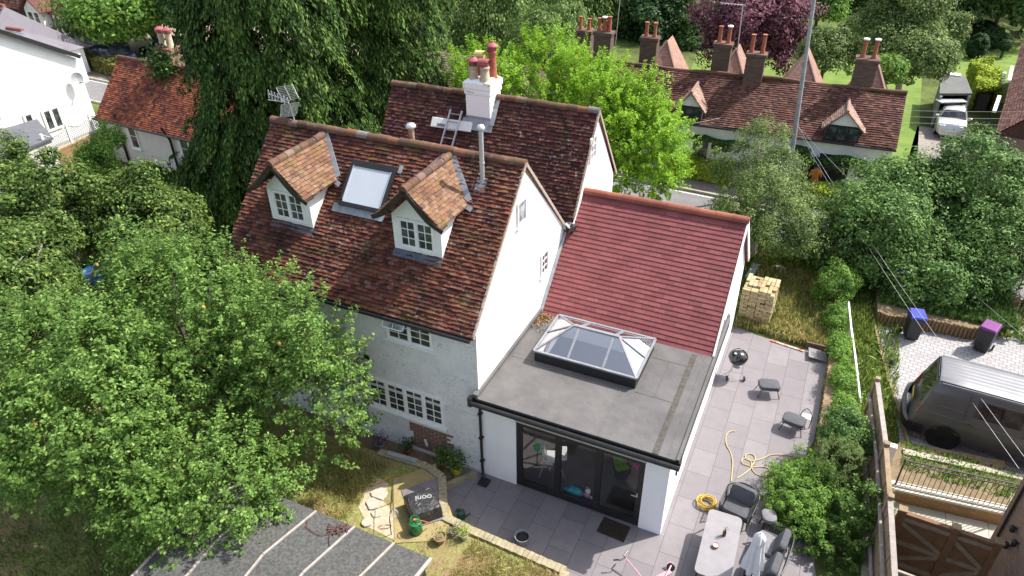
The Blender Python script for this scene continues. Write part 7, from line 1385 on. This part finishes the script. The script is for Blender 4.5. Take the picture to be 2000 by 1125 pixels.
    for s in (-1, 1): m = MB(); m.extr([(xr(.8)-0.012, s*0.66, 0.72), (xr(.8)-0.012, s*0.80, 0.72), (xr(1.1)-0.012, s*0.77, 1.10), (xr(1.1)-0.012, s*0.66, 1.10)], (0.14, s*0.06, 0)); m.build('tail_light', mat('red_lens', (0.28, 0.01, 0.012), (0.22, 0.01, 0.01), 0.15), T, world=False, bevel=0.01)
    m = MB(); P = catmull([(0.55, -0.93, 0.45), (0.18, -0.86, 0.45), (0.05, -0.5, 0.46), (0.03, 0, 0.46), (0.05, 0.5, 0.46), (0.18, 0.86, 0.45), (0.55, 0.93, 0.45)], 5)
    for a, b in zip(P, P[1:]): m.bar(a, b, 0.10, 0.24)
    m.build('bumper', M_black, T, world=False, smooth=True)
    for x in (1.05, 4.05):
        for s in (-1, 1): wheel(T, x, s*0.80, 0.33, 0.22, M_blackm, 5, s)
        for s in (-1, 1): m = MB(); m.tube([(x+0.40*math.cos(a), s*0.90, 0.34+0.40*math.sin(a)) for a in np.linspace(-0.1, math.pi+0.1, 16)], 0.022, 6); m.lathe([(0.395, -0.006), (0.395, 0.006)], (x, s*0.893, 0.34), 26, Matrix.Rotation(R(90), 3, 'X')); m.build('wheel_arch', M_black, T, world=False)
    for s in (-1, 1): m = MB(); m.obox((3.75, s*1.0, 1.2), 0.12, 0.18, 0.2); m.build('mirror', M_black, T, world=False, bevel=0.03)
van()
def car(label, loc, rz, c, L=4.1, W_=1.72, H_=1.45):
    T = thing('parked_car', label, 'car', loc, rz, 'parked cars'); m = MB(); w = W_/2
    def S(x, zt, sy=1.0): return [(x, w*0.85*sy, 0.25), (x, w*sy, 0.35), (x, w*sy, 0.6), (x, w*0.97*sy, min(zt, 0.82)), (x, w*0.9*sy, min(zt, 0.9)), (x, w*0.5*sy, min(zt+0.02, 0.94)), (x, 0.02, min(zt+0.03, 0.95))]
    loft(m, [S(-L/2, 0.6, 0.8), S(-L/2+0.15, 0.78, 0.95), S(-L/2+0.8, 0.86), S(0, 0.92), S(L/2-0.6, 0.92), S(L/2-0.12, 0.85, 0.96), S(L/2, 0.6, 0.86)]); m.build('body', paint('paint_'+label.split()[0], c), T, world=False, smooth=True)
    def G_(x, z, sy): return [(x, w*0.88*sy, 0.88), (x, w*0.80*sy, min(z, 1.2)), (x, w*0.7*sy, z), (x, 0.02, z+0.02)]
    m = MB(); loft(m, [G_(-L/2+0.95, 0.90, 1), G_(-L*0.12, H_-0.08, 1), G_(L*0.25, H_-0.06, 1), G_(L/2-0.35, 0.92, 0.97)]); m.build('windows', glass_dark('car_glass', (0.05, 0.055, 0.06), 0.06) if 'car_glass' not in bpy.data.materials else bpy.data.materials['car_glass'], T, world=False, smooth=True)
    m = MB(); loft(m, [[(x, w*0.66*s, H_-0.06+d), (x, w*0.5*s, H_-0.02+d), (x, 0.02, H_+d)] for x, s, d in ((-L*0.13, 0.97, -0.02), (0, 1.02, 0.005), (L*0.24, 1, 0))]); m.build('roof', bpy.data.materials['paint_'+label.split()[0]], T, world=False, smooth=True)
    for s in (-1, 1):
        for a, b in (((-L/2+0.98, w*0.86*s, 0.93), (-L*0.12, w*0.70*s, H_-0.06)), ((0.15, w*0.87*s, 0.9), (0.12, w*0.71*s, H_-0.05)), ((L/2-0.38, w*0.84*s, 0.93), (L*0.25, w*0.70*s, H_-0.05))): m = MB(); m.bar(a, b, 0.06); m.build('pillar', bpy.data.materials['paint_'+label.split()[0]], T, world=False)
        m = MB(); m.obox((-L/2+0.16, s*w*0.68, 0.66), 0.2, 0.3, 0.14); m.build('headlight', M_alu, T, world=False, bevel=0.03)
        m = MB(); m.obox((-L*0.2, s*(w+0.07), 0.95), 0.12, 0.16, 0.12); m.build('mirror', bpy.data.materials['paint_'+label.split()[0]], T, world=False, bevel=0.03)
        for x in (-L/2+0.8, L/2-0.8): wheel(T, x, s*(w-0.1), 0.31, 0.2, M_alu, 6, s)
    m = MB(); m.obox((-L/2+0.01, 0, 0.5), 0.04, 0.5, 0.11); m.build('number_plate', M_frame, T, world=False)
g = at(1861, 250, 0.75); car('white hatchback parked nose out before the open garage', (g.x+0.05, g.y+1.75, 0), R(88), (0.6, 0.6, 0.62), 3.0, 1.4, 1.3)
g = at(282, 112, 0); car('black saloon with bright bonnet parked on the gravel yard', (g.x+2.0, g.y+0.9, 0), R(14), (0.02, 0.02, 0.024), 4.5)
g = at(196, 131, 0); car('blue hatchback behind the long clipped hedge', (g.x+0.3, g.y+0.5, 0), R(2), (0.03, 0.07, 0.22)); g = at(205, 102, 0); car('slate coloured estate car in the shade of the broad tree', (g.x, g.y, 0), R(-6), (0.05, 0.07, 0.11), 4.3)
a, b = at(148, 106, 0.5), at(186, 104, 0.5); m = MB(); m.bar((a.x, a.y, 0.45), (b.x, b.y, 0.45), 0.25, 0.9); tag(m.build('garden_wall', M_yelbrick), 'low tan brick wall by the parked cars', 'wall')
# ------------------------------------------------------------------ lower right: fence, gate, railings, brick house
M_fence = mat('weathered_fence', (0.27, 0.20, 0.13), (0.19, 0.14, 0.09), 0.9, 6, bump=0.5, bscale=18); M_capr = mat('pale_capping_rail', (0.30, 0.27, 0.25), (0.22, 0.19, 0.17), 0.8, 6)
T = thing('board_fence', 'leaning close boarded timber fence with pale capping rails on the right', 'fence', (9.0, 3, 0))
fp = [at(1713, 745, 1.8), at(1730, 872, 1.8), at(1738, 975, 1.8), at(1748, 1145, 1.8)]
for i, (a, b) in enumerate(zip(fp, fp[1:])):
    d = (b-a); L = d.length; d.normalize(); k = int(L/0.12); m = MB(); rg = random.Random(i)
    for j in range(k): p = a+d*(L*j/k); q = a+d*(L*(j+0.94)/k); m.bar((p.x, p.y, 0.9), (q.x, q.y, 0.9+rg.uniform(-.01, .01)), 0.03, 1.78)
    m.build('fence_panel', M_fence, T); m = MB(); m.bar(a+Vector((0, 0, 0.02)), b+Vector((0, 0, 0.02)), 0.11, 0.045); m.build('capping_rail', M_capr if i != 1 else M_fence, T)
    m = MB(); m.bar(a+Vector((-0.09, 0, -0.45)), b+Vector((-0.09, 0, -0.45)), 0.05, 0.08); m.bar(a+Vector((-0.09, 0, -1.3)), b+Vector((-0.09, 0, -1.3)), 0.05, 0.08); m.build('cross_rail', M_capr, T)
for p in fp: m = MB(); m.box(p.x-0.06, p.x+0.06, p.y-0.06, p.y+0.06, 0, 1.93); m.build('post', M_fence, T)
q = at(1746, 870, 1.2); m = MB(); m.box(q.x-0.08, q.x+0.08, q.y-0.08, q.y+0.08, 0, 1.2); tag(m.build('gate_post', M_frame, bevel=0.01), 'square white post where the railings meet the fence', 'post')
wl0, wr0 = at(1748, 948, 0.42), at(1972, 998, 0.42); d = (wr0-wl0); dd = d.normalized(); pn = Vector((-dd.y, dd.x, 0))
T = thing('retaining_wall', 'low yellow brick wall with a smooth stone coping under the railings', 'wall', (wl0.x, wl0.y, 0)); m = MB(); m.bar(Vector((wl0.x, wl0.y, 0.18))-dd*0.2, Vector((wr0.x, wr0.y, 0.18)), 0.22, 0.36); m.build('brickwork', M_yelbrick, T)
m = MB(); m.bar(Vector((wl0.x, wl0.y, 0.395))-dd*0.2, Vector((wr0.x, wr0.y, 0.395)), 0.28, 0.07); m.bar(Vector((wl0.x, wl0.y, 0.45))-dd*0.2+pn*0.03, Vector((wr0.x, wr0.y, 0.45))+pn*0.03, 0.18, 0.04); m.build('coping', mat('cast_stone', (0.50, 0.48, 0.42), (0.42, 0.40, 0.35), 0.85, 4), T, bevel=0.012)
sheet('rail_bed', [(wl0.x-.2, wl0.y+.05), (wr0.x+.1, wr0.y+.05), (wr0.x+.1, 5.62), (9.7, 5.3)], 0.30, M_soil, 0.35)
m = MB(); a, b = at(1788, 890, 0.3), at(2010, 935, 0.3); m.bar((a.x-.3, a.y, 0.2), (b.x+.5, b.y, 0.2), 0.2, 0.3); tag(m.build('stone_kerb', M_conc), 'pale concrete kerb between the van and the railing bed', 'kerb')
T = thing('iron_railing', 'ornate black iron railing with rings on the stone coping', 'railing', (wl0.x, wl0.y, 0.47)); L = d.length; A = Vector((wl0.x, wl0.y, 0.47))
m = MB(); m.bar(A+Vector((0, 0, 0.82)), A+dd*L+Vector((0, 0, 0.82)), 0.03, 0.018); m.bar(A+Vector((0, 0, 0.70)), A+dd*L+Vector((0, 0, 0.70)), 0.02, 0.012); m.bar(A+Vector((0, 0, 0.07)), A+dd*L+Vector((0, 0, 0.07)), 0.02, 0.012); m.build('rail', M_blackm, T)
m = MB(); k = int(L/0.11)
for i in range(k+1): p = A+dd*(L*i/k); m.bar(p, p+Vector((0, 0, 0.70)), 0.012)
m.build('balusters', M_blackm, T); m = MB()
for i in range(k): p = A+dd*(L*(i+0.5)/k)+Vector((0, 0, 0.76)); m.tube([p+dd*(0.05*math.cos(t))+Vector((0, 0, 0.05*math.sin(t))) for t in np.linspace(0, 5.6, 8)], 0.006, 5, closed=True)
m.build('ring_frieze', M_blackm, T)
for i in (0, 1): p = A+dd*(L*i); m = MB(); m.bar(p, p+Vector((0, 0, 0.86)), 0.035); m.build('post', M_blackm, T)
sheet('flagstones', [(9.25, 2.1), (11.6, 2.1), (wr0.x, wr0.y-0.12), (wl0.x-.2, wl0.y-.12)], 0.004, brick('pale_flagstones', (0.42, 0.40, 0.34), (0.36, 0.34, 0.29), (0.15, 0.14, 0.12), 0.9, 0.9, 0.01, flat=True, bstr=0.3))
M_gate = mat('red_brown_gate', (0.19, 0.095, 0.045), (0.13, 0.065, 0.03), 0.75, 5, bump=0.4, bscale=20)
T = thing('timber_gate', 'pair of red brown boarded gates with diagonal braces at the lower right', 'gate', at(1765, 1000, 1.8)); g0, g1 = at(1762, 1000, 1.75), at(1945, 1062, 1.75); d = (g1-g0); L = d.length; d.normalize(); pn = Vector((d.y, -d.x, 0))
for i, (t0, t1) in enumerate(((0.03, 0.56), (0.60, 1.0))):
    m = MB(); a = g0+d*(L*t0); Lp = L*(t1-t0); k = int(Lp/0.11)
    for j in range(k): p = a+d*(Lp*j/k); q = a+d*(Lp*(j+0.99)/k); m.bar((p.x, p.y, 0.88), (q.x, q.y, 0.88), 0.025, 1.66)
    lf = m.build('gate_leaf', M_gate, T); m = MB(); o = pn*0.03; bb = a+d*Lp
    for z in (1.62, 0.9, 0.25): m.bar(Vector((a.x, a.y, z))+o, Vector((bb.x, bb.y, z))+o, 0.05, 0.11)
    m.bar(Vector((a.x, a.y, 1.5))+o, Vector((bb.x, bb.y, 0.95))+o, 0.04, 0.1); m.bar(Vector((a.x, a.y, 0.3))+o, Vector((bb.x, bb.y, 0.85))+o, 0.04, 0.1); m.build('brace', M_fence, lf)
    m = MB(); m.bar(Vector((a.x, a.y, 1.74)), Vector((bb.x, bb.y, 1.74)), 0.10, 0.07); m.build('top_rail', M_gate, T)
for t in (0.0, 0.58, 1.02): p = g0+d*(L*t); m = MB(); m.box(p.x-0.07, p.x+0.07, p.y-0.07, p.y+0.07, 0, 1.84); o = m.build('post', M_gate, T); m = MB(); m.box(p.x-0.085, p.x+0.085, p.y-0.085, p.y+0.085, 1.842, 1.87); m.build('post_cap', M_sleep, o)
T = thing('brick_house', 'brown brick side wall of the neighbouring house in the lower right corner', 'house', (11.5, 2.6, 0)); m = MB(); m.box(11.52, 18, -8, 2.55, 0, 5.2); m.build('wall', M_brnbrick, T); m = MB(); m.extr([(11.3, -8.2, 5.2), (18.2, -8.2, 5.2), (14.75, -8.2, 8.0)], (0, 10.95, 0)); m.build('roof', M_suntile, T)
m = MB(); pl = lambda x, y: plane_pt(x, y, (11.52, 0, 0), (1, 0, 0)); 
for x, y in ((1987, 1034), (1974, 1066), (1990, 1062)): p = pl(x, y); q = MB(); q.lathe([(0.03, 0), (0.06, 0.02), (0.06, 0.13), (0.03, 0.16)], (p.x-0.08, p.y, p.z-0.1), 12); q.tube([(p.x-0.08, p.y, p.z), (p.x, p.y, p.z+0.02)], 0.02, 6); q.build('wall_lamp', M_black, T)
a, b = pl(1998, 955), pl(1925, 1100); m = MB(); m.tube([(11.48, 2.2, 5), (11.48, 2.2, 0)], 0.03, 8); m.build('downpipe', M_blackm, T)
# ------------------------------------------------------------------ the person across the lane
def person():
    T = thing('person', 'person in an orange top and dark trousers standing behind the golden hedge', 'person', (6.02, 20.05, 0), R(190))
    me = bpy.data.meshes.new('body'); V = [(0, 0, 0.92), (0, 0, 1.12), (0, 0.0, 1.36), (0, 0.0, 1.47), (0, -0.02, 1.56), (0, -0.02, 1.68),
        (-0.17, 0, 1.39), (-0.24, 0.02, 1.14), (-0.10, -0.24, 1.10), (-0.03, -0.30, 1.12), (0.17, 0, 1.39), (0.24, 0.02, 1.14), (0.10, -0.24, 1.10), (0.03, -0.30, 1.12),
        (-0.09, 0, 0.86), (-0.10, -0.01, 0.47), (-0.10, 0.02, 0.08), (-0.10, -0.15, 0.04), (0.09, 0, 0.86), (0.10, -0.01, 0.47), (0.10, 0.02, 0.08), (0.10, -0.15, 0.04)]
    E_ = [(0, 1), (1, 2), (2, 3), (3, 4), (4, 5), (2, 6), (6, 7), (7, 8), (8, 9), (2, 10), (10, 11), (11, 12), (12, 13), (0, 14), (14, 15), (15, 16), (16, 17), (0, 18), (18, 19), (19, 20), (20, 21)]
    Rr = [0.14, 0.135, 0.15, 0.055, 0.085, 0.075, 0.065, 0.048, 0.034, 0.03, 0.065, 0.048, 0.034, 0.03, 0.09, 0.06, 0.042, 0.035, 0.09, 0.06, 0.042, 0.035]
    me.from_pydata(V, E_, []); o = bpy.data.objects.new('body', me); COL.objects.link(o); sk = o.modifiers.new('skin', 'SKIN'); o.modifiers.new('s', 'SUBSURF').levels = 1
    for i, r in enumerate(Rr): me.skin_vertices[0].data[i].radius = (r, r*0.85 if i < 4 else r)
    me.skin_vertices[0].data[0].use_root = True; dg = bpy.context.evaluated_depsgraph_get(); m2 = bpy.data.meshes.new_from_object(o.evaluated_get(dg)); bpy.data.objects.remove(o)
    m2.materials.clear(); MM = [mat('skin', (0.42, 0.22, 0.15)), mat('orange_cloth', (0.50, 0.17, 0.03), (0.42, 0.13, 0.02), 0.9), mat('dark_trousers', (0.02, 0.02, 0.03))]
    for q in MM: m2.materials.append(q)
    for p in m2.polygons: c = p.center; p.material_index = 2 if c.z < 0.93 else (1 if c.z < 1.46 and c.y > -0.14 else 0); p.use_smooth = True
    b = bpy.data.objects.new('body', m2); COL.objects.link(b); b.parent = T
    m = MB(); m.lathe([(0.105*math.sin(a), -0.12*math.cos(a)) for a in np.linspace(1.2, 3.1, 7)], (0, 0.015, 1.64), 14); m.build('hair', mat('dark_hair', (0.03, 0.02, 0.018)), T, world=False, smooth=True)
    m = MB(); m.box(-0.012, 0.012, -0.125, -0.1, 1.59, 1.63); m.build('nose', MM[0], T, world=False, bevel=0.006)
    for s in (-1, 1):
        for k in range(5): m = MB(); m.tube([(s*(0.02+0.012*k), -0.32+0.01*abs(k-2), 1.12), (s*(0.012+0.01*k), -0.375+0.012*abs(k-2), 1.115), (s*(0.005+0.008*k), -0.385+0.012*abs(k-2), 1.10)], 0.008, 5); m.build('finger', MM[0], T, world=False)
person()
g = at(184, 535, 0); T = thing('blue_tub', 'bright blue tub glimpsed between the apple and fruit trees', 'tub', at(184, 545, 1.2)); m = MB(); m.lathe([(0.26, 0), (0.3, 0.35), (0.31, 0.36), (0.28, 0.35)], n=20); m.build('tub', mat('blue_plastic', (0.01, 0.16, 0.55), (0.01, 0.12, 0.45), 0.4), T, world=False, smooth=True); m = MB(); m.lathe([(0.3, -1.2), (0.3, -0.01)], n=12); m.build('stand', M_dwood, T, world=False)
# dark outhouse and glimpsed buildings behind the rear roof
a, b = at(843, 178, 2.3), at(905, 190, 2.3); T = thing('outbuilding', 'tiled outbuilding with a black timber side behind the rear range', 'outbuilding', (a.x, a.y, 0)); dd = (b-a).normalized(); pn = Vector((-dd.y, dd.x, 0)); m = MB(); m.bar(Vector((a.x, a.y, 1.1))-dd*2, Vector((b.x, b.y, 1.1))+dd*3, 0.1, 2.2); m.build('wall', M_dwood, T)
m = MB(); A = Vector((a.x, a.y, 2.1))-dd*2; L = (b-a).length+5; V_ = pn*2.6+Vector((0, 0, 1.5)); tiles(m, A, dd, V_, Vector((0, 0, 2.6))-pn*1.5, L, V_.length, g=0.16, tw=0.25, seed=90); m.extr([A-Vector((0, 0, .05)), A+V_-Vector((0, 0, .05)), A+pn*5.2-Vector((0, 0, .05))], dd*L); m.build('roof', mat('brown_shingle', (0.17, 0.13, 0.10), (0.12, 0.09, 0.07)), T, fixn=False)
# trees proxies
